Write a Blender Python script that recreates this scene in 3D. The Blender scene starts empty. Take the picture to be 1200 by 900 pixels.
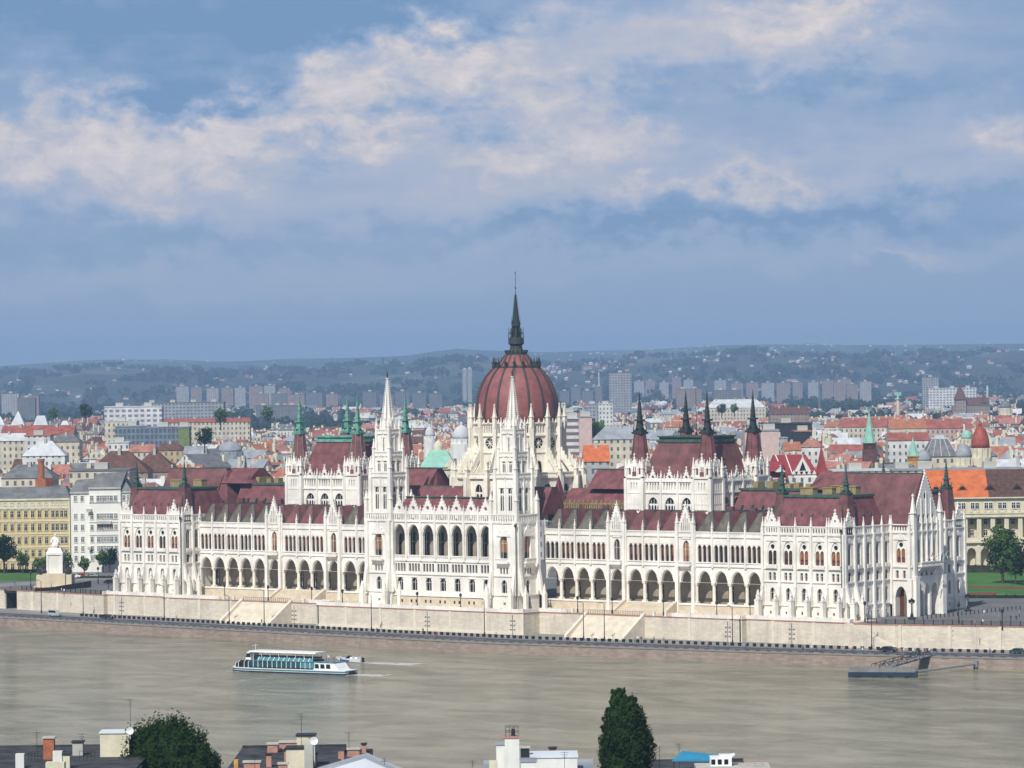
import bpy, math, random
from math import sin, cos, pi, radians, atan2, sqrt
from mathutils import Vector, Matrix
random.seed(7)
S = bpy.context.scene
COL = S.collection
# ------------------------------------------------------------------ camera
CAM = Vector((681.298, -809.325, 65.07)); YAW, PIT, ROLL, FPX = radians(39.149), radians(-0.103), radians(0.752), 4343.6
FW = Vector((-sin(YAW)*cos(PIT), cos(YAW)*cos(PIT), sin(PIT)))
R0 = Vector((cos(YAW), sin(YAW), 0)); U0 = R0.cross(FW)
RT = R0*cos(ROLL) - U0*sin(ROLL); UP = R0*sin(ROLL) + U0*cos(ROLL)
cd = bpy.data.cameras.new('camera'); cam = bpy.data.objects.new('camera', cd); COL.objects.link(cam)
cd.sensor_fit = 'HORIZONTAL'; cd.sensor_width = 36; cd.lens = FPX/1200*36; cd.clip_start = 5; cd.clip_end = 90000
cam.matrix_world = Matrix(((RT.x, UP.x, -FW.x, CAM.x), (RT.y, UP.y, -FW.y, CAM.y), (RT.z, UP.z, -FW.z, CAM.z), (0, 0, 0, 1)))
S.camera = cam
S.render.resolution_x, S.render.resolution_y = 1024, 768
S.view_settings.view_transform = 'Standard'; S.view_settings.look = 'None'; S.view_settings.exposure = 0.0; S.view_settings.gamma = 1
# ------------------------------------------------------------------ node helper
class NT:
    def __init__(s, tree): s.t = tree; s.n = tree.nodes; s.l = tree.links
    def set(s, sock, v):
        if v is None: return
        if hasattr(v, 'is_output') or isinstance(v, bpy.types.NodeSocket): s.l.new(v, sock)
        else:
            try: sock.default_value = v
            except Exception: sock.default_value = (v[0], v[1], v[2], 1) if hasattr(v, '__len__') else (v, v, v)
    def math(s, op, a, b=None, c=None, clamp=False):
        n = s.n.new('ShaderNodeMath'); n.operation = op; n.use_clamp = clamp
        for i, v in enumerate((a, b, c)): s.set(n.inputs[i], v)
        return n.outputs[0]
    def mix(s, f, a, b, blend='MIX'):
        n = s.n.new('ShaderNodeMix'); n.data_type = 'RGBA'; n.blend_type = blend
        s.set(n.inputs[0], f)
        for k, v in ((6, a), (7, b)):
            if isinstance(v, tuple): v = (v[0], v[1], v[2], 1)
            s.set(n.inputs[k], v)
        return n.outputs[2]
    def noise(s, vec, scale, detail=4, rough=.55, dist=0):
        n = s.n.new('ShaderNodeTexNoise'); s.set(n.inputs['Vector'], vec)
        n.inputs['Scale'].default_value = scale; n.inputs['Detail'].default_value = detail
        n.inputs['Roughness'].default_value = rough; n.inputs['Distortion'].default_value = dist
        return n.outputs['Fac']
    def ramp(s, f, a, b, smooth=True):
        n = s.n.new('ShaderNodeMapRange'); n.interpolation_type = 'SMOOTHSTEP' if smooth else 'LINEAR'
        s.set(n.inputs['Value'], f); s.set(n.inputs['From Min'], a); s.set(n.inputs['From Max'], b)
        return n.outputs[0]
    def sep(s, v):
        n = s.n.new('ShaderNodeSeparateXYZ'); s.l.new(v, n.inputs[0]); return n.outputs
    def comb(s, x, y, z):
        n = s.n.new('ShaderNodeCombineXYZ')
        for i, v in enumerate((x, y, z)): s.set(n.inputs[i], v)
        return n.outputs[0]
    def coord(s, k='Object'):
        n = s.n.new('ShaderNodeTexCoord'); return n.outputs[k]
# ------------------------------------------------------------------ world: sky with a cloud deck
SUN_EL, SUN_PHI = radians(47), radians(17)          # sun in front of the river facade, a little to the south
SKY = 0.08
W = bpy.data.worlds.new('World'); S.world = W; W.use_nodes = True
nt = NT(W.node_tree)
for n in list(nt.n): nt.n.remove(n)
sky = nt.n.new('ShaderNodeTexSky'); sky.sky_type = 'NISHITA'; sky.sun_disc = False
sky.sun_elevation = SUN_EL; sky.sun_rotation = pi - SUN_PHI; sky.air_density = 1.2; sky.dust_density = 1.5
g = nt.coord('Generated'); X, Y, Z = nt.sep(g)
el = nt.math('MULTIPLY', nt.math('ARCSINE', Z), 57.296)
az = nt.math('ADD', nt.math('MULTIPLY', nt.math('ARCTAN2', X, Y), 57.296), 39.149)      # degrees, 0 = straight over the building
def skyxy(px, py):                                   # degrees of a cloud as measured
    x = (px-600)/75.8; y = (442-py+(px-600)*-0.0131)/75.8
    return x, y
base = nt.comb(az, nt.math('MULTIPLY', el, 2.0), 0.3)
n1 = nt.noise(base, 0.55, 8, .6, .2)
wx = nt.math('SUBTRACT', nt.noise(nt.comb(az, nt.math('MULTIPLY', el, 1.5), 7.7), 0.9, 8, .66), .5)
wy = nt.math('SUBTRACT', nt.noise(nt.comb(az, nt.math('MULTIPLY', el, 1.5), 3.1), 0.8, 7, .62), .5)
azw = nt.math('MULTIPLY_ADD', wx, 4.2, az); elw = nt.math('MULTIPLY_ADD', wy, 2.2, el)
def blob(px, py, rx, ry, x=azw, y=elw, tilt=0.0):
    cx, cy = skyxy(px, py); rx /= 75.8; ry /= 75.8
    a = nt.math('SUBTRACT', x, cx); b = nt.math('SUBTRACT', y, cy)
    if tilt: b = nt.math('MULTIPLY_ADD', a, -tilt, b)
    a = nt.math('DIVIDE', a, rx); b = nt.math('DIVIDE', b, ry)
    q = nt.math('ADD', nt.math('MULTIPLY', a, a), nt.math('MULTIPLY', b, b))
    return nt.math('EXPONENT', nt.math('MULTIPLY', q, -1.0))
def total(l):
    o = l[0]
    for q in l[1:]: o = nt.math('ADD', o, q)
    return o
K = 1.0/SKY
def kc(r, g_, b): return (r*K, g_*K, b*K)
grad = nt.mix(nt.ramp(el, 0.0, 5.5, False), kc(.195, .315, .52), kc(.20, .345, .61))
n2 = nt.ramp(nt.noise(nt.comb(az, nt.math('MULTIPLY', el, 1.7), 11.0), 1.15, 12, .66, .35), .16, .84, False)
n3 = nt.noise(nt.comb(nt.math('MULTIPLY', az, .45), nt.math('MULTIPLY', el, 2.2), 4.0), .7, 8, .6, .3)
# broad pale banks, ragged sunlit heads, shaded blue undersides; summed into one brightness field
grey = total([blob(150, 215, 330, 75), blob(450, 215, 330, 80), blob(620, 90, 240, 90), blob(870, 50, 260, 55), blob(900, 205, 260, 40), blob(1120, 160, 130, 60), blob(800, 290, 500, 22), blob(250, 330, 420, 28)])
br = total([blob(60, 180, 150, 42), blob(120, 112, 75, 20), blob(45, 125, 45, 32), blob(230, 185, 210, 34, tilt=.10), blob(330, 130, 90, 36, tilt=.45), blob(400, 105, 110, 36, tilt=.3), blob(430, 160, 110, 26), blob(520, 75, 110, 34, tilt=.25), blob(640, 100, 110, 40),
            blob(190, 243, 70, 14), blob(620, 190, 90, 26), blob(880, 28, 130, 34), blob(985, 12, 60, 26), blob(900, 208, 55, 14), blob(790, 225, 70, 14), blob(1185, 148, 42, 26), blob(1080, 302, 60, 10), blob(720, 150, 70, 26)])
dk = total([blob(180, 15, 380, 50), blob(240, 105, 95, 42), blob(175, 128, 110, 20), blob(500, 22, 150, 26), blob(490, 132, 90, 26), blob(560, 150, 70, 22), blob(360, 178, 100, 18), blob(300, 285, 420, 22), blob(690, 268, 200, 16), blob(1010, 250, 200, 18), blob(950, 95, 170, 18), blob(740, 110, 70, 20)])
F = nt.math('MULTIPLY_ADD', nt.math('MINIMUM', grey, 1.1), .30, .22)
F = nt.math('ADD', F, nt.math('MULTIPLY', nt.math('MULTIPLY', nt.math('MINIMUM', br, 1.25), nt.math('MULTIPLY_ADD', n2, 1.7, -.25)), .62))
F = nt.math('SUBTRACT', F, nt.math('MULTIPLY', nt.math('MULTIPLY', nt.math('MINIMUM', dk, 1.2), nt.math('MULTIPLY_ADD', n2, -1.1, 1.35)), .38))
low = nt.ramp(el, .3, 3.2)
F = nt.math('ADD', F, nt.math('MULTIPLY', nt.math('MULTIPLY', nt.math('SUBTRACT', n3, .5), .75), low))
F = nt.math('MAXIMUM', nt.math('MINIMUM', F, 1.3), 0.0)
def seg(c0, a, b, col): return nt.mix(nt.ramp(F, a, b, False), c0, kc(*col))
c = seg(nt.mix(nt.math('ADD', 0.0, 1.0), kc(.185, .315, .52), kc(.185, .315, .52)), 0.0, .22, (.275, .395, .59))
c = seg(c, .22, .52, (.42, .49, .64)); c = seg(c, .50, .72, (.54, .555, .635)); c = seg(c, .72, .92, (.68, .64, .655)); c = seg(c, .92, 1.25, (.84, .755, .715))
c = nt.mix(nt.math('MULTIPLY', nt.math('SUBTRACT', 1.0, nt.ramp(el, .2, 3.2)), .75), c, kc(.41, .495, .59))
mask = nt.math('MULTIPLY', nt.ramp(el, -3.0, -1.0), nt.math('SUBTRACT', 1.0, nt.ramp(el, 9.0, 26.0)))
final = nt.mix(mask, sky.outputs[0], c)
bg = nt.n.new('ShaderNodeBackground'); nt.l.new(final, bg.inputs[0]); bg.inputs[1].default_value = SKY
wo = nt.n.new('ShaderNodeOutputWorld'); nt.l.new(bg.outputs[0], wo.inputs[0])
# ------------------------------------------------------------------ sun
sd = Vector((sin(SUN_PHI)*cos(SUN_EL), -cos(SUN_PHI)*cos(SUN_EL), sin(SUN_EL)))
sl = bpy.data.lights.new('sun', 'SUN'); sl.energy = 4.8; sl.angle = radians(.5); sl.color = (1, .97, .915)
so = bpy.data.objects.new('sun', sl); COL.objects.link(so); so.rotation_euler = sd.to_track_quat('Z', 'Y').to_euler()
# ------------------------------------------------------------------ materials
MT = {}
def mat(name, col, rough=.8, var=.25, scale=.25, var2=None, bump=0, metal=0, spec=.3, streak=0):
    m = bpy.data.materials.new(name); m.use_nodes = True; t = NT(m.node_tree); p = t.n['Principled BSDF']
    o = t.coord()
    a = tuple(x*(1-var) for x in col); b = tuple(min(.9, x*(1+var)) for x in col)
    if var2: b = var2
    f = t.ramp(t.noise(o, scale, 6, .65), .32, .68)
    cc = t.mix(f, a, b)
    if streak:
        v = t.n.new('ShaderNodeVectorMath'); v.operation = 'MULTIPLY'; t.l.new(o, v.inputs[0]); v.inputs[1].default_value = (1.1, 1.1, .12)
        cc = t.mix(t.math('MULTIPLY', t.ramp(t.noise(v.outputs[0], 1.0, 5, .7), .5, .78), streak), cc, tuple(x*.62 for x in col))
    if name in ('blind_tan', 'shade_red', 'window_grey'):
        oi = t.n.new('ShaderNodeObjectInfo'); cc = t.mix(t.ramp(oi.outputs['Random'], .35, .9), cc, (.05, .025, .015) if name != 'window_grey' else (.3, .3, .28))
    if name.startswith('stone') and name != 'stone_beige':
        cc = t.mix(t.math('MULTIPLY', t.ramp(t.noise(o, .055, 8, .7), .50, .72), .30), cc, tuple(x*y for x, y in zip(col, (.62, .60, .57))))
    t.l.new(cc, p.inputs['Base Color']); p.inputs['Roughness'].default_value = rough; p.inputs['Metallic'].default_value = metal
    p.inputs['Specular IOR Level'].default_value = spec
    if bump:
        bn = t.n.new('ShaderNodeBump'); bn.inputs['Strength'].default_value = bump; bn.inputs['Distance'].default_value = .1
        t.l.new(t.noise(o, scale*6, 4), bn.inputs['Height']); t.l.new(bn.outputs[0], p.inputs['Normal'])
    MT[name] = m; return m
def facade_mat(name, col, win=(.10, .11, .13), fx=3.0, fz=3.6, ww=.36, wh=.5):
    m = bpy.data.materials.new(name); m.use_nodes = True; t = NT(m.node_tree); p = t.n['Principled BSDF']
    u, v, _ = t.sep(t.coord('UV')); o = t.coord()
    fu = t.math('FRACT', t.math('DIVIDE', u, fx)); fv = t.math('FRACT', t.math('DIVIDE', v, fz))
    a = t.math('LESS_THAN', t.math('ABSOLUTE', t.math('SUBTRACT', fu, .5)), ww/2)
    b = t.math('LESS_THAN', t.math('ABSOLUTE', t.math('SUBTRACT', fv, .5)), wh/2)
    base_ = t.mix(t.ramp(t.noise(o, .12, 6, .65), .3, .7), tuple(x*.72 for x in col), tuple(min(.85, x*1.15) for x in col))
    t.l.new(t.mix(t.math('MULTIPLY', a, b), base_, win), p.inputs['Base Color']); p.inputs['Roughness'].default_value = .8
    MT[name] = m; return m
def brick_mat(name, c1, c2, mortar, bw, bh, rough=.85):
    m = bpy.data.materials.new(name); m.use_nodes = True; t = NT(m.node_tree); p = t.n['Principled BSDF']
    b = t.n.new('ShaderNodeTexBrick'); t.l.new(t.coord('UV'), b.inputs['Vector']); b.inputs['Scale'].default_value = 1
    b.inputs['Brick Width'].default_value = bw; b.inputs['Row Height'].default_value = bh; b.inputs['Mortar Size'].default_value = .025; b.inputs['Bias'].default_value = 0
    b.inputs['Color1'].default_value = (*c1, 1); b.inputs['Color2'].default_value = (*c2, 1); b.inputs['Mortar'].default_value = (*mortar, 1)
    f = t.ramp(t.noise(t.coord(), .18, 7, .7), .4, .75)
    v = t.n.new('ShaderNodeVectorMath'); v.operation = 'MULTIPLY'; t.l.new(t.coord(), v.inputs[0]); v.inputs[1].default_value = (.45, .45, .05)
    sk = t.math('MULTIPLY', t.ramp(t.noise(v.outputs[0], 1.0, 7, .72), .48, .75), .6)
    t.l.new(t.mix(sk, t.mix(t.math('MULTIPLY', f, .6), b.outputs[0], tuple(x*.55 for x in c1)), tuple(x*.45 for x in c1)), p.inputs['Base Color']); p.inputs['Roughness'].default_value = rough
    MT[name] = m; return m
mat('stone', (.765, .738, .675), .85, .12, .16, streak=.6)
mat('stair_stone', (.66, .60, .49), .85, .1, .5, streak=.3)
mat('stone_warm', (.75, .705, .60), .85, .12, .25, streak=.45)
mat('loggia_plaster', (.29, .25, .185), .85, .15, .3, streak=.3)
mat('stone_beige', (.56, .485, .37), .85, .12, .5, streak=.2)
mat('cream_wall', (.58, .50, .36), .85, .1, .3)
brick_mat('terrace_stone', (.70, .635, .52), (.60, .53, .42), (.46, .40, .32), 1.5, .5)
brick_mat('quay_stone', (.31, .245, .195), (.22, .175, .14), (.15, .12, .10), 1.8, .6)
mat('red_band', (.36, .17, .12), .85, .15, .5)
mat('slate_red', (.165, .062, .064), .7, .3, .4, streak=.6)
mat('slate_brown', (.145, .062, .060), .7, .3, .3, streak=.8)
mat('slate_dark', (.075, .045, .04), .7, .25, .5)
mat('dome_red', (.22, .078, .075), .6, .2, .35, streak=.45)
mat('dome_rib', (.05, .052, .042), .5, .2, 1.2)
mat('copper', (.13, .30, .24), .6, .3, .6)
mat('copper_dark', (.05, .095, .075), .6, .3, .8)
mat('copper_black', (.035, .045, .045), .55, .3, .8)
mat('bronze_dark', (.03, .03, .03), .5, .2, 1)
mat('lead_grey', (.115, .10, .08), .7, .3, .6)
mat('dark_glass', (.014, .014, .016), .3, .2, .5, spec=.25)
mat('window_grey', (.13, .135, .14), .3, .3, .5)
mat('shade_red', (.16, .045, .03), .7, .3, 1)
mat('blind_tan', (.30, .125, .04), .75, .3, .7)
mat('door_brown', (.11, .035, .02), .6, .3, 1)
mat('asphalt', (.065, .066, .07), .9, .15, .1)
mat('pavement', (.22, .215, .20), .9, .12, .15)
mat('plaza', (.135, .135, .135), .9, .15, .1)
mat('paint_white', (.7, .7, .7), .6, .05, 1)
mat('iron', (.025, .027, .03), .5, .2, 1)
mat('grey_metal', (.20, .21, .22), .45, .1, 1)
mat('white_paint', (.78, .80, .80), .35, .04, 1)
mat('boat_teal', (.07, .22, .25), .35, .1, .5)
mat('boat_hull_dark', (.02, .035, .06), .4, .2, .5)
mat('boat_blue', (.03, .06, .25), .3, .1, .5)
mat('pontoon_grey', (.19, .19, .18), .7, .2, .6)
mat('rubber', (.02, .02, .02), .8, .1, 1)
mat('skin', (.45, .27, .19), .6, .05, 1)
mat('hair', (.04, .025, .015), .7, .2, 1)
mat('roof_felt', (.045, .047, .052), .9, .5, .35, streak=.3)
mat('teal_glass', (.02, .075, .085), .2, .3, .5, spec=.5)
mat('roof_brown_tile', (.085, .045, .035), .85, .3, .8)
mat('plaster_cream', (.60, .56, .42), .85, .12, .5, streak=.35)
mat('plaster_white', (.66, .66, .62), .85, .08, .4, streak=.3)
mat('plaster_grey', (.42, .42, .38), .85, .12, .4, streak=.4)
mat('brick_pink', (.42, .22, .17), .85, .2, 1.5)
mat('brick_orange', (.34, .12, .06), .85, .2, 1.5)
mat('sheet_white', (.62, .66, .72), .5, .06, .3)
mat('blue_sheet', (.03, .22, .38), .5, .15, .5)
mat('yellow_brick', (.28, .22, .10), .85, .2, .6)
mat('grass', (.045, .13, .02), .95, .25, .08)
mat('hedge', (.035, .035, .015), .95, .3, .6)
mat('flowers', (.16, .05, .03), .95, .4, .8)
mat('bark', (.08, .055, .035), .9, .3, 2)
for i, (nm, cc) in enumerate([('coat_red', (.45, .05, .05)), ('coat_blue', (.05, .12, .4)), ('coat_white', (.75, .75, .75)), ('coat_black', (.03, .03, .035)),
                              ('coat_pink', (.6, .2, .25)), ('coat_grey', (.22, .24, .26)), ('coat_green', (.06, .25, .12)), ('denim', (.05, .07, .13)), ('khaki', (.3, .25, .16))]):
    mat(nm, cc, .8, .1, 2)
for nm, cc in [('car_black', (.02, .022, .025)), ('car_silver', (.38, .40, .42)), ('car_green', (.02, .06, .055)), ('car_red', (.35, .03, .03)), ('car_white', (.7, .7, .7))]:
    mat(nm, cc, .25, .03, 1, spec=.6)
def leaf_mat(name, col, col2):
    m = bpy.data.materials.new(name); m.use_nodes = True; t = NT(m.node_tree); p = t.n['Principled BSDF']
    f = t.ramp(t.noise(t.coord(), .5, 4, .6), .35, .65)
    gi = t.n.new('ShaderNodeNewGeometry')
    f2 = t.math('MULTIPLY', t.math('ADD', f, gi.outputs['Random Per Island']), .5)
    t.l.new(t.mix(f2, col, col2), p.inputs['Base Color']); p.inputs['Roughness'].default_value = .9; p.inputs['Specular IOR Level'].default_value = .1
    p.inputs['Subsurface Weight'].default_value = 0; MT[name] = m
leaf_mat('leaf_dark', (.009, .020, .006), (.022, .052, .011))
leaf_mat('leaf_mid', (.03, .065, .015), (.075, .14, .03))
leaf_mat('leaf_light', (.05, .10, .02), (.12, .20, .05))
leaf_mat('leaf_far', (.016, .032, .016), (.034, .062, .026))
def brushed(name, col, rough=.3):
    pass
# ------------------------------------------------------------------ mesh builder
class MB:
    def __init__(s): s.v = []; s.f = []; s.m = []; s.o = (0., 0.); s.r = 0; s.sx = 1; s.mi = 0
    def fr(s, ox=0, oy=0, r=0): s.o = (ox, oy); s.r = r; return s      # r=1: local x runs back (+y), local y runs into the wall (-x); r=3 the mirror of it
    def p(s, x, y, z):
        if s.r == 0: q = (x, y)
        elif s.r == 1: q = (-y, x)
        elif s.r == 2: q = (-x, -y)
        else: q = (y, x)
        s.v.append(((s.o[0]+q[0])*s.sx, s.o[1]+q[1], z)); return len(s.v)-1
    def face(s, ids, m=None): s.f.append(ids); s.m.append(s.mi if m is None else m)
    def poly(s, pts, m=None): s.face([s.p(*q) for q in pts], m)
    def hexa(s, a, b, m=None):                          # a: 4 lower, b: 4 upper points
        i = [s.p(*q) for q in a] + [s.p(*q) for q in b]
        for q in ((3, 2, 1, 0), (4, 5, 6, 7), (0, 1, 5, 4), (1, 2, 6, 5), (2, 3, 7, 6), (3, 0, 4, 7)): s.face([i[k] for k in q], m)
    def box(s, x0, x1, y0, y1, z0, z1, m=None):
        s.hexa([(x0, y0, z0), (x1, y0, z0), (x1, y1, z0), (x0, y1, z0)], [(x0, y0, z1), (x1, y0, z1), (x1, y1, z1), (x0, y1, z1)], m)
    def frust(s, cx, cy, z0, z1, r0, r1, n=8, rot=None, m=None, cap=True):
        if rot is None: rot = pi/n
        a = [s.p(cx+r0*cos(rot+2*pi*k/n), cy+r0*sin(rot+2*pi*k/n), z0) for k in range(n)]
        if r1 < 1e-4:
            t = s.p(cx, cy, z1)
            for k in range(n): s.face([a[k], a[(k+1) % n], t], m)
        else:
            b = [s.p(cx+r1*cos(rot+2*pi*k/n), cy+r1*sin(rot+2*pi*k/n), z1) for k in range(n)]
            for k in range(n): s.face([a[k], a[(k+1) % n], b[(k+1) % n], b[k]], m)
            if cap: s.face(b, m)
        if cap: s.face(a[::-1], m)
    def sq(s, cx, cy, z0, z1, h0, h1, m=None): s.frust(cx, cy, z0, z1, h0*1.4142, h1*1.4142, 4, pi/4, m)
    def lathe(s, cx, cy, prof, n=16, m=None, rot=0):
        rings = []
        for r, z in prof:
            rings.append([s.p(cx+r*cos(rot+2*pi*k/n), cy+r*sin(rot+2*pi*k/n), z) for k in range(n)])
        for a, b in zip(rings, rings[1:]):
            for k in range(n): s.face([a[k], a[(k+1) % n], b[(k+1) % n], b[k]], m)
        s.face(rings[0][::-1], m); s.face(rings[-1], m)
    def pinn(s, cx, cy, z0, h, w, m=None):
        k = z0+h*.42
        s.sq(cx, cy, z0, k, w/2, w/2, m); s.sq(cx, cy, k, k+.12*w+.05, w*.68, w*.68, m); s.sq(cx, cy, k+.12*w+.05, z0+h, w*.46, .02, m)
        s.sq(cx, cy, z0+h*.90, z0+h*.95, w*.2, w*.2, m)
    def prism(s, pts, y0, y1, m=None):                   # pts (x,z) extruded in y
        a = [s.p(x, y0, z) for x, z in pts]; b = [s.p(x, y1, z) for x, z in pts]; n = len(pts)
        s.face(a, m); s.face(b[::-1], m)
        for k in range(n): s.face([a[k], b[k], b[(k+1) % n], a[(k+1) % n]], m)
    def prismx(s, pts, x0, x1, m=None):                  # pts (y,z) extruded in x
        a = [s.p(x0, y, z) for y, z in pts]; b = [s.p(x1, y, z) for y, z in pts]; n = len(pts)
        s.face(a[::-1], m); s.face(b, m)
        for k in range(n): s.face([a[(k+1) % n], b[(k+1) % n], b[k], a[k]], m)
    def tube(s, a, b, r, n=5, m=None, r2=None):
        a = Vector(a); b = Vector(b); d = (b-a).normalized(); u = d.orthogonal().normalized(); w = d.cross(u); r2 = r if r2 is None else r2
        A = [s.p(*(a+(u*cos(2*pi*k/n)+w*sin(2*pi*k/n))*r)) for k in range(n)]; B = [s.p(*(b+(u*cos(2*pi*k/n)+w*sin(2*pi*k/n))*r2)) for k in range(n)]
        for k in range(n): s.face([A[k], A[(k+1) % n], B[(k+1) % n], B[k]], m)
        s.face(A[::-1], m); s.face(B, m)
    def blob(s, c, r, n=8, m=None, seed=None, jit=0):
        rnd = random.Random(seed); rings = []
        for i in range(1, n//2):
            t = pi*i/(n//2); ring = []
            for k in range(n):
                q = 1+rnd.uniform(-jit, jit); ph = 2*pi*k/n
                ring.append(s.p(c[0]+r[0]*sin(t)*cos(ph)*q, c[1]+r[1]*sin(t)*sin(ph)*q, c[2]+r[2]*cos(t)*q))
            rings.append(ring)
        t0 = s.p(c[0], c[1], c[2]+r[2]); t1 = s.p(c[0], c[1], c[2]-r[2])
        for a, b in zip(rings, rings[1:]):
            for k in range(n): s.face([a[k], b[k], b[(k+1) % n], a[(k+1) % n]], m)
        for k in range(n): s.face([t0, rings[0][k], rings[0][(k+1) % n]], m); s.face([t1, rings[-1][(k+1) % n], rings[-1][k]], m)
    def wall(s, u0, u1, z0, z1, ops, y=0., th=.8, m=None):
        """Wall from u0..u1, z0..z1 with its face at depth y; ops = (centre, width, sill, spring, rise, kind); openings keep their reveal."""
        ops = sorted(ops); cur = u0
        def quad(a, b, c, d): s.poly([(a, y, c), (b, y, c), (b, y, d), (a, y, d)], m)
        for o in ops:
            uc, w, sl_, sp, ri = o[:5]; kind = o[5] if len(o) > 5 else 'p'
            a, b = uc-w/2, uc+w/2
            if a-cur > 1e-4: quad(cur, a, z0, z1)
            n = 4 if w > 1.4 else 3
            top = []
            if ri <= 0: top = [(a, sp), (b, sp)]
            else:
                pw = 1.75 if kind == 'p' else 2.0
                for k in range(n+1):
                    t = k/n; t2 = 1-(1-t)**1.0
                    top.append((a+w/2*t2, sp+ri*(1-(1-t2)**pw)**(1/pw)))
                top += [(2*uc-x, z) for x, z in top[-2::-1]]
            bot = [(x, 2*sp-z) for x, z in top] if kind == 'o' else [(a, sl_), (b, sl_)]
            for (xa, za), (xb, zb) in zip(top, top[1:]): s.poly([(xa, y, za), (xb, y, zb), (xb, y, z1), (xa, y, z1)], m)
            for (xa, za), (xb, zb) in zip(bot, bot[1:]):
                if max(za, zb)-z0 > 1e-4: s.poly([(xa, y, z0), (xb, y, z0), (xb, y, zb), (xa, y, za)], m)
            loop = bot + ([] if kind == 'o' else []) + top[::-1]
            for (xa, za), (xb, zb) in zip(loop, loop[1:]+loop[:1]):
                if abs(xa-xb)+abs(za-zb) > 1e-5: s.poly([(xa, y, za), (xb, y, zb), (xb, y+th, zb), (xa, y+th, za)], m)
            cur = b
        if u1-cur > 1e-4: quad(cur, u1, z0, z1)
    def gable(s, uc, w, z0, z1, y=0, th=.5, m=None, hole=.0, hz=.38, crock=True):
        a, b = uc-w/2, uc+w/2; H = z1-z0
        if hole:
            c = (uc, z0+H*hz); n = 8
            hp = [(c[0]+hole*cos(2*pi*k/n), c[1]+hole*sin(2*pi*k/n)) for k in range(n)]
            tri = [(a, z0), (b, z0), (uc, z1)]
            angs = sorted(set([round(2*pi*k/n, 6) for k in range(n)] + [round(atan2(q[1]-c[1], q[0]-c[0]) % (2*pi), 6) for q in tri]))
            def hit(an):
                dx, dz = cos(an), sin(an); best = None
                for (x0, y0), (x1, y1) in zip(tri, tri[1:]+tri[:1]):
                    ex, ez = x1-x0, y1-y0; den = dx*ez-dz*ex
                    if abs(den) < 1e-9: continue
                    t = ((x0-c[0])*ez-(y0-c[1])*ex)/den; u = ((x0-c[0])*dz-(y0-c[1])*dx)/den
                    if t > 0 and -1e-6 <= u <= 1+1e-6 and (best is None or t < best): best = t
                return (c[0]+dx*best, c[1]+dz*best)
            H1 = [hit(q) for q in angs]; H0 = [(c[0]+hole*cos(q), c[1]+hole*sin(q)) for q in angs]
            for k in range(len(angs)):
                l = (k+1) % len(angs)
                for yy in (y, y+th): s.poly([(H0[k][0], yy, H0[k][1]), (H1[k][0], yy, H1[k][1]), (H1[l][0], yy, H1[l][1]), (H0[l][0], yy, H0[l][1])], m)
                s.poly([(H0[k][0], y, H0[k][1]), (H0[l][0], y, H0[l][1]), (H0[l][0], y+th, H0[l][1]), (H0[k][0], y+th, H0[k][1])], m)
                s.poly([(H1[k][0], y, H1[k][1]), (H1[l][0], y, H1[l][1]), (H1[l][0], y+th, H1[l][1]), (H1[k][0], y+th, H1[k][1])], m)
        else: s.prism([(a, z0), (b, z0), (uc, z1)], y, y+th, m)
        if crock:
            k = max(3, int(H/.8))
            for i in range(k):
                t = (i+.5)/k; d = .13
                for sg in (-1, 1):
                    x = uc+sg*(w/2*(1-t)+.05); z = z0+H*t
                    s.box(x-d, x+d, y-.1, y+.3, z-d, z+d*1.4, m)
            s.sq(uc, y+th/2, z1-.1, z1+.9, .16, .05, m); s.sq(uc, y+th/2, z1+.35, z1+.6, .26, .26, m)
    def build(s, name, mats, parent=None, loc=None, smooth=False, rot=0):
        if isinstance(mats, str): mats = [mats]
        me = bpy.data.meshes.new(name); me.from_pydata(s.v, [], s.f)
        for q in mats: me.materials.append(MT[q])
        if len(mats) > 1:
            for pl_, k_ in zip(me.polygons, s.m): pl_.material_index = int(k_)
        uv = me.uv_layers.new(name='UVMap').data
        for pl in me.polygons:
            n = pl.normal
            if abs(n.z) < .6:
                l = sqrt(n.x*n.x+n.y*n.y) or 1; tx, ty = -n.y/l, n.x/l
                for li in pl.loop_indices:
                    c_ = me.vertices[me.loops[li].vertex_index].co; uv[li].uv = (c_.x*tx+c_.y*ty, c_.z)
            else:
                for li in pl.loop_indices:
                    c_ = me.vertices[me.loops[li].vertex_index].co; uv[li].uv = (c_.x, c_.y)
        if smooth: me.shade_smooth()
        o = bpy.data.objects.new(name, me); COL.objects.link(o)
        if parent: o.parent = parent
        if loc: o.location = loc
        if rot: o.rotation_euler = (0, 0, rot)
        return o
def tag(o, label=None, cat=None, group=None, kind=None):
    if label: o['label'] = label
    if cat: o['category'] = cat
    if group: o['group'] = group
    if kind: o['kind'] = kind
    return o
def empty(name, loc=(0, 0, 0), rz=0, label=None, cat=None, group=None):
    o = bpy.data.objects.new(name, None); COL.objects.link(o); o.location = loc; o.rotation_euler = (0, 0, rz); o.empty_display_size = .5
    return tag(o, label, cat, group)
def copy_tree(o, parent=None):
    c_ = o.copy(); COL.objects.link(c_); c_.parent = parent
    for ch in list(o.children): copy_tree(ch, c_)
    return c_
def inst(name, me, parent, loc, r=0):
    o = bpy.data.objects.new(name, me); COL.objects.link(o); o.parent = parent; o.location = loc; o.rotation_euler = (0, 0, r*pi/2); return o
def mesh_of(b, name, mats):
    o = b.build(name, mats); me = o.data; bpy.data.objects.remove(o); return me
HF = Vector((-sin(YAW), cos(YAW))); HR = Vector((cos(YAW), sin(YAW)))
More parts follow.
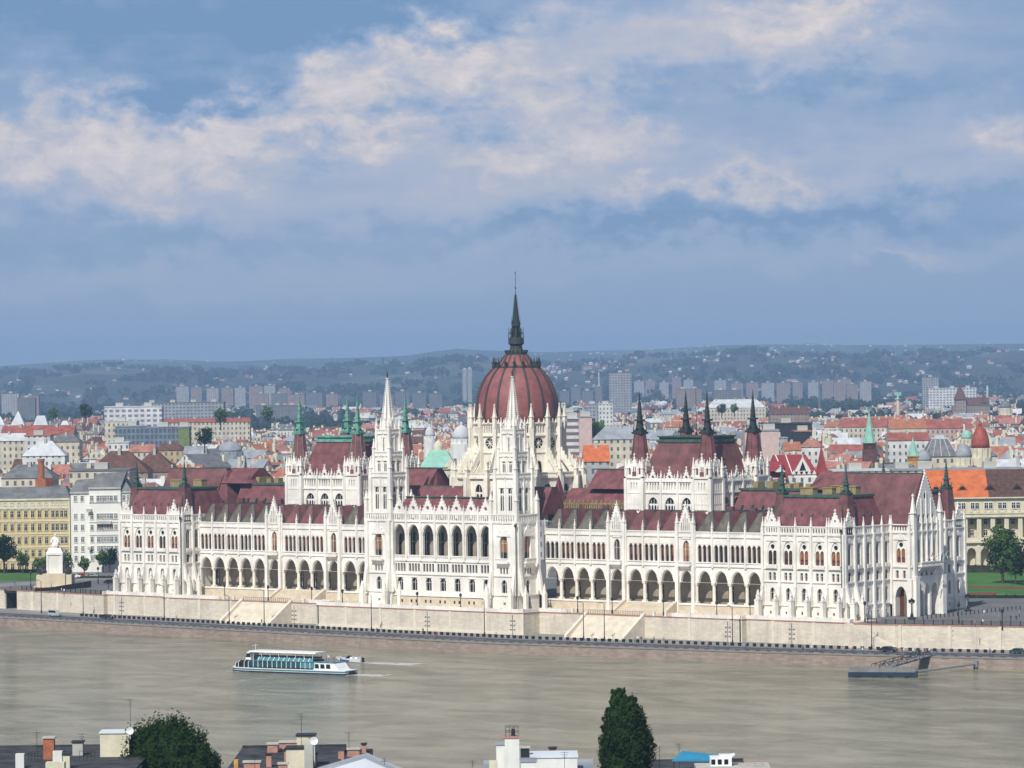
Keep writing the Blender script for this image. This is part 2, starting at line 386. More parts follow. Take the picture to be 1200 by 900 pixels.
def at(px, d):                                        # ground point d metres out along the view, on the bearing of column px
    q = Vector((CAM.x, CAM.y)) + HF*d + HR*((px-600)/FPX*d); return q.x, q.y
def hz(px): return 442.2 - (px-600)*.0131
def zt(px, py, d): return CAM.z - (py-hz(px))*d/FPX  # height seen at that pixel row at distance d
# ================================================================== PARLIAMENT
PAR = empty('parliament_building', (0, 0, 0), 0, 'huge white neo-gothic riverside parliament with red dome, spires and arcades', 'parliament')
# ---- window meshes (origin at sill centre, x along the wall, y inwards)
def pane(b, w, h, y=.6, low=.0, mu=(), up=1, dn=2, fm=0, x0=0, z0=0, bar=.11):
    """material slots: 0 frame stone, 1 upper pane, 2 lower shade, 3 dark glass"""
    zl = z0+h*low
    if low > 0: b.poly([(x0-w/2, y, z0), (x0+w/2, y, z0), (x0+w/2, y, zl), (x0-w/2, y, zl)], dn)
    b.poly([(x0-w/2, y, zl), (x0+w/2, y, zl), (x0+w/2, y, z0+h), (x0-w/2, y, z0+h)], up)
    for q in mu: b.box(x0+q-bar/2, x0+q+bar/2, y-.12, y-.02, z0, z0+h, fm)
WM = ['stone', 'blind_tan', 'shade_red', 'dark_glass']
def wm_tracery():
    b = MB()
    b.wall(-1.5, 1.5, 0, 3.95, [(-.74, 1.3, 0, 3.0, .8), (.74, 1.3, 0, 3.0, .8)], y=.3, th=.25, m=0)
    b.wall(-1.5, 1.5, 3.95, 6.3, [(0, 1.35, 4, 4.75, .65, 'o')], y=.3, th=.25, m=0)
    for x in (-.72, .72):
        pane(b, 1.3, 3.95, .62, .34, (), 1, 2, x0=x); b.box(x-.05, x+.05, .56, .6, 1.3, 3.7, 2); b.box(x-.6, x+.6, .54, .6, 1.25, 1.4, 3)
    b.poly([(-.8, .62, 3.95), (.8, .62, 3.95), (.8, .62, 5.6), (-.8, .62, 5.6)], 3)
    return mesh_of(b, 'arched_window', WM)
def wm_plain(w, h, low=.3, up=3, dn=2, mu=(), cross=True):
    b = MB(); pane(b, w+.1, h, .5, low, mu, up, dn)
    if cross: b.box(-w/2, w/2, .42, .49, h*.62, h*.62+.07, 0)
    return mesh_of(b, 'window', WM)
def wm_triple():
    b = MB()
    for x in (-1.62, 0, 1.62):
        pane(b, 1.35, 4.6, .55, .36, (), 1, 2, x0=x); b.poly([(x-.65, .53, 1.4), (x-.2, .53, 1.4), (x-.2, .53, 4.6), (x-.65, .53, 4.6)], 3)
        b.poly([(x-.65, .52, .0), (x-.05, .52, .0), (x-.05, .52, 1.5), (x-.65, .52, 1.5)], 3)
    return mesh_of(b, 'arcade_window', WM)
def wm_lancets(w, h, n=3, up=3):
    b = MB(); pane(b, w+.1, h, .5, 0, [(-w/2+w*k/n) for k in range(1, n)], up, 2)
    b.wall(-w/2, w/2, h*.0, h*.66, [(-w/2+w*(k+.5)/n, w/n*.72, 0, h*.5, h*.1) for k in range(n)], y=.3, th=.15, m=0)
    return mesh_of(b, 'lancet_window', WM)
def wm_rose(r):
    b = MB(); n = 12
    b.poly([(r*cos(2*pi*k/n), .5, r*sin(2*pi*k/n)) for k in range(n)], 3)
    for k in range(8):
        a = 2*pi*k/8; b.tube((0, .4, 0), (r*cos(a), .4, r*sin(a)), .11, 4, 0)
    return mesh_of(b, 'rose_window', WM)
W_TR = wm_tracery(); W_S = wm_plain(.85, 2.1, .4, 3, 2); W_L = wm_plain(1.5, 3.8, .35, 3, 2, (0,)); W_B = wm_plain(.7, 1.0, 0, 3, 2, (), False)
W_3 = wm_triple(); W_G = wm_plain(2.3, 5.4, .3, 1, 2, (-.55, .55)); W_LD = wm_plain(1.9, 3.7, 0, 3, 3, (0,)); W_SD = wm_plain(.85, 2.3, 0, 3, 3, (), False)
W_CH = wm_lancets(4.0, 5.9, 4); W_T = wm_lancets(1.4, 7.4, 2); W_TB = wm_plain(3.0, 6.8, .25, 1, 3, (-.75, .75)); W_T2 = wm_lancets(1.0, 4.0, 2)
W_R = wm_rose(1.65); W_DR = wm_lancets(2.6, 7.5, 2); W_SR = wm_plain(1.25, 5.0, .42, 3, 2, (0,))
W_DOOR2 = wm_plain(2.1, 7.2, .3, 3, 3, (0,)); W_DOOR_SHADE = wm_plain(2.2, 5.6, .55, 3, 3, (0,))
def win(par, name, me, s, r, ox, oy, u, z, dep=0.):
    x, y = {0: (u, dep), 1: (-dep, u), 2: (-u, -dep), 3: (dep, u)}[r]
    rot = {0: 0, 1: 1, 2: 2, 3: -1}[r]
    if s < 0 and r in (1, 3): rot = -rot
    inst(name, me, par, ((ox+x)*s, oy+y, z), rot)
def strings(b, u0, u1, zs, y=0, d=.28, h=.35):
    for z in zs: b.box(u0, u1, y-d, y+.1, z-h/2, z+h/2)
def balus(b, u0, u1, z0, z1, y=0, th=.3, pitch=.8, w=.42):
    n = max(1, int((u1-u0-.3)/pitch)); p = (u1-u0)/n
    b.wall(u0, u1, z0, z1-.3, [(u0+p*(k+.5), w, z0+.35, z1-.75, .25) for k in range(n)], y=y, th=th)
    b.box(u0, u1, y-.12, y+th+.1, z1-.3, z1)
def slots_gable(b, uc, w, z0, z1, y=0):
    balus(b, uc-w/2, uc+w/2, z0, z0+2.2, y, pitch=.7, w=.35)
    b.gable(uc, w, z0+2.2, z1, y, .5, hole=.38, hz=.36)
    for e in (-1, 1): b.pinn(uc+e*(w/2+.05), y+.25, z0, 4.6, .6)
# ---- end pavilion (front at y=0, flanks to y=59)
BX = [131.3, 126.2, 121.2, 116.1, 111.0]; EX = [133.9, 128.75, 123.7, 118.65, 113.55, 108.1]
ZF = 0.0
def spire_square(b, cx, cy, z0, zc, z1, zt_, h0, h1, mr, mg, side=1):
    """red slated cone with flared foot, copper gallery and copper needle; returns nothing"""
    b.sq(cx, cy, z0, z0+(zc-z0)*.3, h0*1.0, h0*.92, mr); b.sq(cx, cy, z0+(zc-z0)*.3, z1, h0*.92, h1, mr)
    for k in range(4):
        a = pi/4+pi/2*k
        b.tube((cx+h0*1.38*cos(a), cy+h0*1.38*sin(a), z0+.2), (cx+h1*1.42*cos(a), cy+h1*1.42*sin(a), z1), .09, 4, mg)
def needle(b, cx, cy, z, zt_, h, mg):
    H = zt_-z
    b.sq(cx, cy, z, z+H*.05, h*1.1, h*1.15, mg); b.sq(cx, cy, z+H*.05, z+H*.10, h*.8, h*.8, mg)
    for k in range(4):
        a = pi/4+pi/2*k; b.sq(cx+h*1.2*cos(a), cy+h*1.2*sin(a), z+H*.03, z+H*.24, .13, .02, mg)
        b.box(cx-h*.95*(k % 2)-.1, cx+h*.95*(k % 2)+.1, cy-h*.95*(1-k % 2)-.1, cy+h*.95*(1-k % 2)+.1, z+H*.1, z+H*.13, mg)
    b.sq(cx, cy, z+H*.10, z+H*.30, h*.55, h*.42, mg)
    b.sq(cx, cy, z+H*.30, z+H*.34, h*.72, h*.72, mg)
    b.sq(cx, cy, z+H*.34, z+H*.97, h*.38, .04, mg)
    for k in range(5):
        zz = z+H*(.4+.1*k); q = h*.38*(1-(.06+.1*k)/.63)+.07; b.sq(cx, cy, zz, zz+.12, q+.04, q+.04, mg)
    b.sq(cx, cy, z+H*.95, z+H*1.0, .05, .03, mg); b.sq(cx, cy, z+H*.9, z+H*.915, .16, .16, mg)
def pier(b, u, y0, y1, w=.9, ztop=5.2, zw=9.4, yw=0):
    """buttress pier standing off the wall with a raking flyer over a passage"""
    b.box(u-w/2, u+w/2, y0, y1, 0, ztop); b.box(u-w/2-.1, u+w/2+.1, y0-.1, y1+.1, 0, .8); b.box(u-w/2-.08, u+w/2+.08, y0-.08, y1+.08, ztop-.35, ztop)
    b.sq(u, (y0+y1)/2, ztop, ztop+2.6, w*.42, .05); b.sq(u, (y0+y1)/2, ztop+.9, ztop+1.1, w*.42, w*.42)
    b.prismx([(y1-.02, ztop-1.4), (y1+.4, ztop-.5), (yw, ztop+.6), (yw, zw), (y1-.02, ztop)], u-w/2+.08, u+w/2-.08)
def flank(b, P, s, r, ox, oy, us, ubs, kinds):
    """rows of windows for one flank; us window centres, ubs bay boundaries"""
    u0, u1 = ubs[0], ubs[-1]
    b.fr(ox, oy, r)
    lo = [(u, 1.25, 4.4, 7.4, .7) for u, k in zip(us, kinds) if k]
    b.wall(u0, u1, 0, 3.6, [(u, .8, 1.2, 2.0, 0) for u, k in zip(us, kinds) if k])
    b.wall(u0, u1, 3.6, 9.8, lo)
    b.wall(u0, u1, 9.8, 13.2, [(u, 1.2, 10.1, 12.2, .35) for u in us])
    b.wall(u0, u1, 13.2, 22.3, [(u, 1.5, 14.3, 18.6, 1.6) for u in us])
    strings(b, u0, u1, (3.6, 9.8, 13.2, 22.3))
    for u in us: b.gable(u, 2.6, 20.2, 21.9, -.16, .2, crock=False); b.box(u-1, u+1, -.5, 0, 13.4, 14.4)
    for u in ubs: b.box(u-.35, u+.35, -.5, .05, 0, 22.6); b.pinn(u, -.05, 22.5, 4.6, .62); b.box(u-.5, u+.5, -.8, 0, 0, 3.2)
    for a_, c_ in zip(ubs, ubs[1:]): balus(b, a_+.35, c_-.35, 22.5, 24.6, 0, pitch=.8)
    for u, k in zip(us, kinds):
        win(P, 'arched_window', W_SR, s, r, ox, oy, u, 14.3, -.22); win(P, 'small_window', W_S, s, r, ox, oy, u, 10.1, -.25)
        if k: win(P, 'lower_window', W_L, s, r, ox, oy, u, 4.4, -.22)
    b.fr()
def pavilion(s):
    b = MB(); b.sx = s; P = empty('tmp')
    WI = []                                           # windows placed after the part exists
    b.wall(107.9, 134, 0, 3.6, [(x+e*.7, .6, 1.1, 1.9, 0) for x in BX for e in (-1, 1)])
    b.wall(107.9, 134, 3.6, 9.8, [(x, 1.5, 4.4, 7.3, .9) for x in BX])
    b.wall(107.9, 134, 9.8, 13.2, [(x+e*.72, .85, 10.1, 12.2, 0) for x in BX for e in (-1, 1)])
    b.wall(107.9, 134, 13.2, 22.3, [(x, 2.9, 14.3, 17.8, 2.7) for x in BX])
    strings(b, 107.9, 134, (3.6, 9.8, 13.2, 22.3))
    for x in BX:
        for e in (-1, 1): b.box(x+e*1.9-.07, x+e*1.9+.07, -.14, .05, 13.4, 22.2); b.box(x+e*1.9-.07, x+e*1.9+.07, -.12, .05, 3.8, 9.7); b.box(x+e*1.9-.07, x+e*1.9+.07, -.12, .05, 10, 13.1)
        b.box(x-1.8, x+1.8, -.55, 0, 13.3, 14.25); b.gable(x, 3.6, 18.0+2.6, 22.1, -.2, .2, crock=False)
    for x in EX:
        b.box(x-.36, x+.36, -.5, .05, 8.6, 22.6); pier(b, x, -3.1, -1.7); b.box(x-.4, x+.4, -.9, 0, 3.4, 8.6)
    for x in EX[1:5]: b.pinn(x, 0, 22.5, 4.6, .62)
    for k in (0, 4): slots_gable(b, BX[k], 3.9, 22.5, 28.5)
    for k in (1, 2, 3): balus(b, EX[k+1]+.36, EX[k]-.36, 22.5, 24.6)
    b.box(107.9, 134, .05, .8, 0, .5)
    # flanks
    P = b.build('end_pavilion', 'stone', PAR); bpy.data.objects.remove(bpy.data.objects['tmp'])
    for x in BX:
        win(P, 'arched_window', W_TR, s, 0, 0, 0, x, 14.3, 0); win(P, 'lower_window', W_L, s, 0, 0, 0, x, 4.4, .2)
        for e in (-1, 1): win(P, 'small_window', W_S, s, 0, 0, 0, x+e*.72, 10.1, .1); win(P, 'cellar_window', W_B, s, 0, 0, 0, x+e*.7, 1.0, 0)
    # outer flank
    f = MB(); f.sx = s; F_ = f.build('flank_wall', 'stone', PAR); bpy.data.objects.remove(F_)
    F_ = bpy.data.objects.new('flank_wall', bpy.data.meshes.new('flank_wall')); COL.objects.link(F_); F_.parent = PAR
    us = [2.7, 7.2, 11.6, 16.0, 20.2]; ub = [.5, 4.95, 9.4, 13.8, 18.1, 22.0]
    flank(f, F_, s, 1, 134, 0, us, ub, (0, 0, 1, 1, 1))
    us2 = [47.0, 51.2, 55.8]; ub2 = [37.1, 44.6, 49.1, 53.5, 59.0]
    flank(f, F_, s, 1, 134, 0, us2, [44.6, 49.1, 53.5, 59.0], (1, 1, 1)); f.fr(134, 0, 1); f.wall(37.1, 44.6, 0, 24.6, []); f.fr()
    f.fr(134, 0, 1)
    for u in (.5, 4.95): pier(f, u, -3.1, -1.7, ztop=4.8, zw=12)
    slots_gable(f, 2.7, 3.6, 22.5, 28.5); slots_gable(f, 56.3, 3.6, 22.5, 28.5)
    # projecting portal block: its riverward face, then its outer face with balcony and gable
    f.fr(0, 22, 0)
    f.wall(134, 140.7, 0, 9.8, [(137.3, 3.6, 0, 5.0, 3.0)], th=2.2); f.wall(134, 140.7, 9.8, 13.2, [(137.3+e*1.1, .85, 10.1, 12.2, 0) for e in (-1, 1)]); f.wall(134, 140.7, 13.2, 22.3, [(137.3, 2.9, 14.3, 17.8, 2.7)])
    strings(f, 134, 141, (3.6+6.2, 13.2, 22.3)); balus(f, 134.4, 140.3, 22.5, 24.6)
    for x in (134.5, 140.2): f.box(x-.4, x+.4, -.5, .05, 0, 22.6); f.pinn(x, 0, 22.5, 4.6, .65)
    f.box(139.8, 141.2, -.8, .8, 0, 9.8); f.gable(137.3, 4.4, 20.4, 22.2, -.22, .2, crock=False)
    f.fr(140.7, 22, 1)
    f.wall(0, 15.1, 0, 10.4, [(3.9, 3.4, 0, 5.6, 3.0), (7.6, 2.4, 0, 5.6, 3.0), (11.3, 3.4, 0, 5.6, 3.0)], th=2.5)
    f.wall(0, 15.1, 10.4, 13.4, [(7.55+e*2.4, 1.4, 10.6, 12.2, .5) for e in (-1, 0, 1)])
    f.wall(0, 15.1, 13.4, 22.6, [(7.55+e*2.5, 1.35, 14.3, 19.0, 1.5) for e in (-1.5, -.5, .5, 1.5)])
    strings(f, 0, 15.1, (10.4, 22.5)); f.box(2.2, 12.9, -1.9, 0, 13.1, 13.5)
    for k in range(7): f.prismx([(-1.7, 13.1), (0, 13.1), (0, 11.4)], 2.6+k*1.6, 3.0+k*1.6)
    f.fr(140.7, 22, 1); balus(f, 2.3, 12.8, 13.5, 14.5, -1.85, .2, .6, .3); balus(f, .6, 14.5, 22.6, 24.7)
    for u in (1.0, 14.1): f.box(u-.9, u+.9, -1.4, .05, 0, 10.6); f.box(u-.6, u+.6, -.8, .05, 10.6, 23.5); f.pinn(u, -.1, 23.4, 9.5, 1.3)
    for e in (-2, -1, 0, 1, 2): f.box(7.55+e*2.5-.2, 7.55+e*2.5+.2, -.35, .05, 14.3, 26)
    f.wall(2.2, 12.9, 24.7, 27.5, [(7.55+e*2.2, 1.0, 25, 26.6, .5) for e in (-1.5, -.5, .5, 1.5)], y=.1)
    f.gable(7.55, 10.7, 27.5, 38.2, .1, .6, hole=1.0, hz=.42)
    for u, h_ in ((5.2, 3.8), (7.55, 5.6), (9.9, 3.8)): f.box(u-.18, u+.18, -.12, .1, 24.7, 27.5+h_)
    f.fr(0, 37.1, 2); f.wall(-140.7, -134, 0, 24.6, []); f.fr(0, 59, 2); f.wall(-134, -107.9, 0, 24.6, []); f.fr()
    me = f.build('flank_tmp', 'stone', None); F_.data = me.data; bpy.data.objects.remove(me)
    dd = MB(); dd.sx = s; dd.box(134.2, 139.6, 24.3, 24.5, 0, 9); dd.build('portal_door', 'door_brown', F_)
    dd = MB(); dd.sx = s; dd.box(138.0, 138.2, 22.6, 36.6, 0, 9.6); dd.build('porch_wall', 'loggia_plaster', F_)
    win(F_, 'arched_window', W_TR, s, 0, 0, 22, 137.3, 14.3, 0)
    for e in (-1, 1): win(F_, 'small_window', W_S, s, 0, 0, 22, 137.3+e*1.1, 10.1, .1)
    for e in (-1.5, -.5, .5, 1.5): win(F_, 'arched_window', W_SR, s, 1, 140.7, 22, 7.55+e*2.5, 14.3, .2)
    for e in (-1, 0, 1): win(F_, 'small_window', W_SD, s, 1, 140.7, 22, 7.55+e*2.4, 10.6, .1)
    # inner flank, y 0..8 (and a plain court side)
    g = MB(); g.sx = s; G = bpy.data.objects.new('inner_flank', bpy.data.meshes.new('inner_flank')); COL.objects.link(G); G.parent = PAR
    flank(g, G, s, 3, 107.9, 0, [2.9, 6.6], [.4, 4.8, 8.2], (0, 0))
    g.fr(107.9, 0, 3); pier(g, .8, -3.1, -1.7, ztop=4.8, zw=12); pier(g, 4.9, -3.1, -1.7, ztop=4.8, zw=12); slots_gable(g, 2.9, 3.6, 22.5, 28.5)
    g.wall(8.2, 59, 0, 24.6, []); g.fr()
    me = g.build('inner_tmp', 'stone', None); G.data = me.data; bpy.data.objects.remove(me)
    # roofs
    q = MB(); q.sx = s
    def mans(x0, x1, y0, y1, z0, z1, ix, iy, ang=0, ridge=None):
        q.mi = 0
        q.hexa([(x0, y0, z0), (x1, y0, z0), (x1, y1, z0), (x0, y1, z0)], [(x0+ix, y0+iy, z1), (x1-ix, y0+iy, z1), (x1-ix, y1-iy, z1), (x0+ix, y1-iy, z1)])
        q.mi = 1; q.box(x0+ix-.4, x1-ix+.4, y0+iy-.4, y1-iy+.4, z1-.1, z1+.5)
        for (xa, ya, xb, yb) in ((x0, y0, x0+ix, y0+iy), (x1, y0, x1-ix, y0+iy)): q.tube((xa, ya, z0), (xb, yb, z1+.2), .16, 4)
        q.mi = 0
    mans(109.0, 132.9, 1.1, 22.5, 23.2, 32.2, 2.4, 3.2); mans(109.0, 132.9, 36.5, 58, 23.2, 32.2, 2.4, 3.2)
    for x in (112, 115.5, 119, 122.5, 126, 130): q.box(x-.25, x+.25, 2.4, 3.6, 27.2, 27.9, 1)
    for y in (5.5, 9, 12.5, 16): q.box(130.9, 132.2, y-.25, y+.25, 27.2, 27.9, 1)
    q.mi = 2
    q.prismx([(21.8, 24), (37.3, 24), (33.5, 33), (30.5, 37.8), (28.6, 37.8), (25.6, 33)], 116, 140.2)
    q.hexa([(109, 21.8, 24), (116, 21.8, 24), (116, 37.3, 24), (109, 37.3, 24)], [(115.8, 29, 37.6), (116, 28.6, 37.8), (116, 30.5, 37.8), (115.8, 30, 37.6)])
    q.mi = 1; q.box(115.5, 140.3, 28.5, 30.6, 37.8, 38.05)
    q.mi = 3
    for (x, y, dx, dy, h) in ((117, 9, 2.0, 1.2, 1.7), (121.5, 12, 1.5, 1.0, 1.6), (125, 17, 2.4, 1.2, 1.9), (119, 20, 1.8, 1.2, 1.9)): q.box(x-dx, x+dx, y-dy, y+dy, 32.6, 32.7+h); q.box(x-dx-.15, x+dx+.15, y-dy-.15, y+dy+.15, 32.7+h, 32.95+h)
    R_ = q.build('pavilion_roof', ['slate_red', 'copper_dark' if s > 0 else 'copper_dark', 'slate_brown', 'yellow_brick'], PAR)
    for (x, y) in ((131.6, 5.0), (111.1, 5.0), (131.6, 54), (111.1, 54)):
        t = MB(); t.sx = s; spire_square(t, x, y, 24.0, 26.5, 33.0, 41, 1.95, 1.15, 0, 1); T = t.build('corner_spire', ['slate_red', 'copper_dark'], PAR)
        t = MB(); t.sx = s; needle(t, x, y, 33.0, 41.3, 1.15, 0); t.build('needle', 'copper_dark', T)
for s in (-1, 1): pavilion(s)
# ---- arcade wings
GB = (76.75, 52.9)
BAYS = [105.0, 99.55, 94.0, 88.5, 82.95, 76.75, 70.2, 64.76, 59.35, 52.9, 46.45, 40.9, 35.4, 29.9]
def bounds():
    e = [107.8]
    for a_, c_ in zip(BAYS, BAYS[1:]): e.append((a_+c_)/2)
    return e+[27.4]
BE = bounds()
def wing(s):
    b = MB(); b.sx = s; y = 7.9
    u0, u1 = 27.4, 107.8
    b.fr(0, y, 0)
    b.wall(u0, u1, 8.3, 12.9, [(x, 4.25 if x not in GB else 4.1, 8.3, 8.5, 2.9) for x in BAYS], th=.9)
    b.wall(u0, u1, 12.9, 22.0, [(x+e, 1.36, 13.95, 17.9, .72) for x in BAYS if x not in GB for e in (-1.62, 0, 1.62)] + [(x, 2.3, 13.95, 17.9, 1.9) for x in GB], th=.7)
    strings(b, u0, u1, (12.9, 20.9), h=.4); strings(b, u0, u1, (13.8,), d=.2, h=.25)
    for a_, c_ in zip(BE, BE[1:]): balus(b, c_+.3, a_-.3, 21.0, 22.3, -.15, .25, .65, .32)
    for x in BE:
        b.box(x-.27, x+.27, -.42, .05, 12.4, 22.0); b.pinn(x, -.15, 21.9, 3.3, .5)
    for x in BAYS:                                    # archivolts and little blind arches above the windows
        a = [(x-2.35+4.7*k/12) for k in range(13)]
        def ht(q): t = max(0, 1-abs(q-x)/2.35); return 8.5+3.15*(1-(1-t)**1.75)**(1/1.75)
        for p_, q_ in zip(a, a[1:]): b.hexa([(p_, -.2, ht(p_)-.02), (q_, -.2, ht(q_)-.02), (q_, .02, ht(q_)-.02), (p_, .02, ht(p_)-.02)], [(p_, -.2, ht(p_)+.26), (q_, -.2, ht(q_)+.26), (q_, .02, ht(q_)+.26), (p_, .02, ht(p_)+.26)])
        if x not in GB:
            for e in (-1.62, 0, 1.62): b.gable(x+e, 1.2, 18.75, 20.3, -.12, .14, crock=False)
    for x in GB:
        for e in (-1, 1):
            b.box(x+e*2.75-.5, x+e*2.75+.5, -1.0, .1, 0, 12.6); b.box(x+e*2.75-.42, x+e*2.75+.42, -.8, .1, 12.6, 22.4); b.pinn(x+e*2.75, -.35, 22.3, 5.2, .85)
            b.sq(x+e*2.75, -.6, 10.2, 12.0, .45, .1)
        b.box(x-2.0, x+2.0, -1.3, 0, 12.7, 13.1); balus(b, x-2.0, x+2.0, 13.1, 14.0, -1.3, .2, .6, .3); b.prismx([(-1.2, 12.7), (0, 12.7), (0, 11.7)], x-1.6, x+1.6)
        b.gable(x, 3.4, 20.2, 21.6, -.2, .22, crock=False)
        # big gable with lancet slots
        for q in (-1.35, -.68, 0, .68, 1.35):
            pass
        hs = [22.4+7.0*(1-abs(q)/2.35) for q in (-2.3, -1.3, -.65, 0, .65, 1.3, 2.3)]
        b.wall(x-2.3, x+2.3, 22.0, 23.6, [(x+q, .3, 22.4, 23.6, 0) for q in (-1.3, -.65, 0, .65, 1.3)], y=-.3, th=.6)
        for e in (-1, 1):
            for (a_, h0_), (c_, h1_) in zip(((.15, 24.9), (.5, 24.4), (.8, 23.6)), ((.5, 24.4), (.8, 23.6), (1.15, 23.6))): pass
        for a_, c_ in ((-2.3, -1.45), (-1.15, -.8), (-.5, -.15), (.15, .5), (.8, 1.15), (1.45, 2.3)):
            ha = 23.6+6.0*(1-abs(a_)/2.3); hc = 23.6+6.0*(1-abs(c_)/2.3)
            b.prism([(x+a_, 23.58), (x+c_, 23.58), (x+c_, max(hc, 23.6)), (x+a_, max(ha, 23.6))], -.3, .3)
        for q, zz in ((-1.3, 25.0), (-.65, 26.2), (0, 27.2), (.65, 26.2), (1.3, 25.0)):
            hq0 = 23.6+6.0*(1-min(2.3, abs(q)+.15)/2.3); hq1 = 23.6+6.0*(1-max(0, abs(q)-.15)/2.3)
            l, r_ = (hq0, hq1) if q < 0 else (hq1, hq0)
            if q == 0: b.prism([(x-.15, zz), (x+.15, zz), (x+.15, hq0), (x, 29.6), (x-.15, hq0)], -.3, .3)
            else: b.prism([(x+q-.15, zz-.4), (x+q+.15, zz-.4), (x+q+.15, r_), (x+q-.15, l)], -.3, .3)
        b.sq(x, 0, 29.5, 30.6, .15, .04)
        for k in range(8):
            t = (k+.5)/8
            for e in (-1, 1): b.box(x+e*2.35*(1-t)-.12, x+e*2.35*(1-t)+.12, -.4, .4, 23.6+6*t-.05, 23.6+6*t+.28)
    b.fr(0, 0, 0)
    # loggia shell: plinth, ceiling, end wall
    b.box(u0, u1, 7.3, 8.9, 2.15, 2.55); b.box(u0, u1, 8.6, 12.9, 12.0, 12.2)
    P = b.build('arcade_wing', 'stone', PAR)
    for x in BAYS:
        if x in GB: win(P, 'arched_window', W_G, s, 0, 0, y, x, 13.95, .15)
        else: win(P, 'arcade_window', W_3, s, 0, 0, y, x, 13.95, .0)
    c = MB(); c.sx = s
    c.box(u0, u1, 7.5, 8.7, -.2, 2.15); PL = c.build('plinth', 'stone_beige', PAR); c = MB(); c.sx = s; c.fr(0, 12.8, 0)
    dr = [x for x in BAYS if s > 0 and x < 104 or x in (70.2, 64.76, 59.35, 52.9, 46.45, 105.0)]  # south wing: doors added to most bays stand in for column shadows
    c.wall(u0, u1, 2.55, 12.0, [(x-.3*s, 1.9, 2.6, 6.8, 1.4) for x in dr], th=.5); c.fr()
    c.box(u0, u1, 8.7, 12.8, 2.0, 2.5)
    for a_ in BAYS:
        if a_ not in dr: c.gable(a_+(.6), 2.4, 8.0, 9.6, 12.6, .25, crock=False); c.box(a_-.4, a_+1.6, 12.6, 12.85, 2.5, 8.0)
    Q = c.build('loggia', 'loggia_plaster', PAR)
    for x in dr: win(Q, 'door_and_shade_panel', W_DOOR_SHADE, s, 0, 0, 12.8, x-.3*s, 2.55, 0)
    for x in BE[:-1]:
        if min(abs(x-g-2.75) for g in GB) < .5 or min(abs(x-g+2.75) for g in GB) < .5: pass
        k = MB(); k.sx = s
        k.sq(x, 8.35, 2.5, 3.1, .62, .62); k.frust(x, 8.35, 3.1, 7.6, .5, .46, 8); k.sq(x, 8.35, 7.6, 8.3, .48, .62)
        k.build('column', 'stone_warm', PAR)
    # roofs: one tent per bay running into a common ridge
    q = MB(); q.sx = s
    for i, x in enumerate(BAYS):
        w = (BE[i]-BE[i+1])/2; xc = (BE[i]+BE[i+1])/2; mid = x in (70.2, 64.76, 59.35)
        zr = 27.6; yf, yr = 8.9, 11.4
        a_, c_ = xc-w, xc+w
        q.poly([(a_, yf, 22.2), (c_, yf, 22.2), (xc+.5, yr, zr), (xc-.5, yr, zr)], 0 if mid or x in GB else 1)
        q.poly([(c_, yf, 22.2), (c_, 17.5, 22.2), (xc+.5, 17.5, zr), (xc+.5, yr, zr)], 0); q.poly([(a_, yf, 22.2), (a_, 17.5, 22.2), (xc-.5, 17.5, zr), (xc-.5, yr, zr)], 0)
        q.poly([(xc-.5, yr, zr), (xc+.5, yr, zr), (xc+.5, 17.5, zr), (xc-.5, 17.5, zr)], 1)
        q.box(a_, c_, 8.5, 9.0, 22.0, 22.35, 2)
        for e in (-1, 1): q.tube((xc+e*w, yf, 22.2), (xc+e*.5, yr, zr), .13, 4, 2)
    q.hexa([(u0, 15, 24), (u1, 15, 24), (u1, 26, 24), (u0, 26, 24)], [(u0+1, 16.5, 27.4), (u1-1, 16.5, 27.4), (u1-1, 24, 27.4), (u0+1, 24, 27.4)], 3)
    q.box(u0+.5, u1-.5, 16.2, 17.0, 27.3, 27.7, 4); q.box(u0+.5, u1-.5, 23.2, 24.4, 27.3, 27.7, 4)
    rnd = random.Random(3)
    for k in range(9):
        x = u0+6+k*8.3+rnd.uniform(-1.5, 1.5)
        q.box(x-1.0, x+1.0, 18, 19.3, 27.4, 28.3+rnd.random(), 3)
    q.build('wing_roof', ['slate_red', 'lead_grey', 'copper_dark', 'slate_brown', 'copper_black'], PAR)
for s in (-1, 1): wing(s)
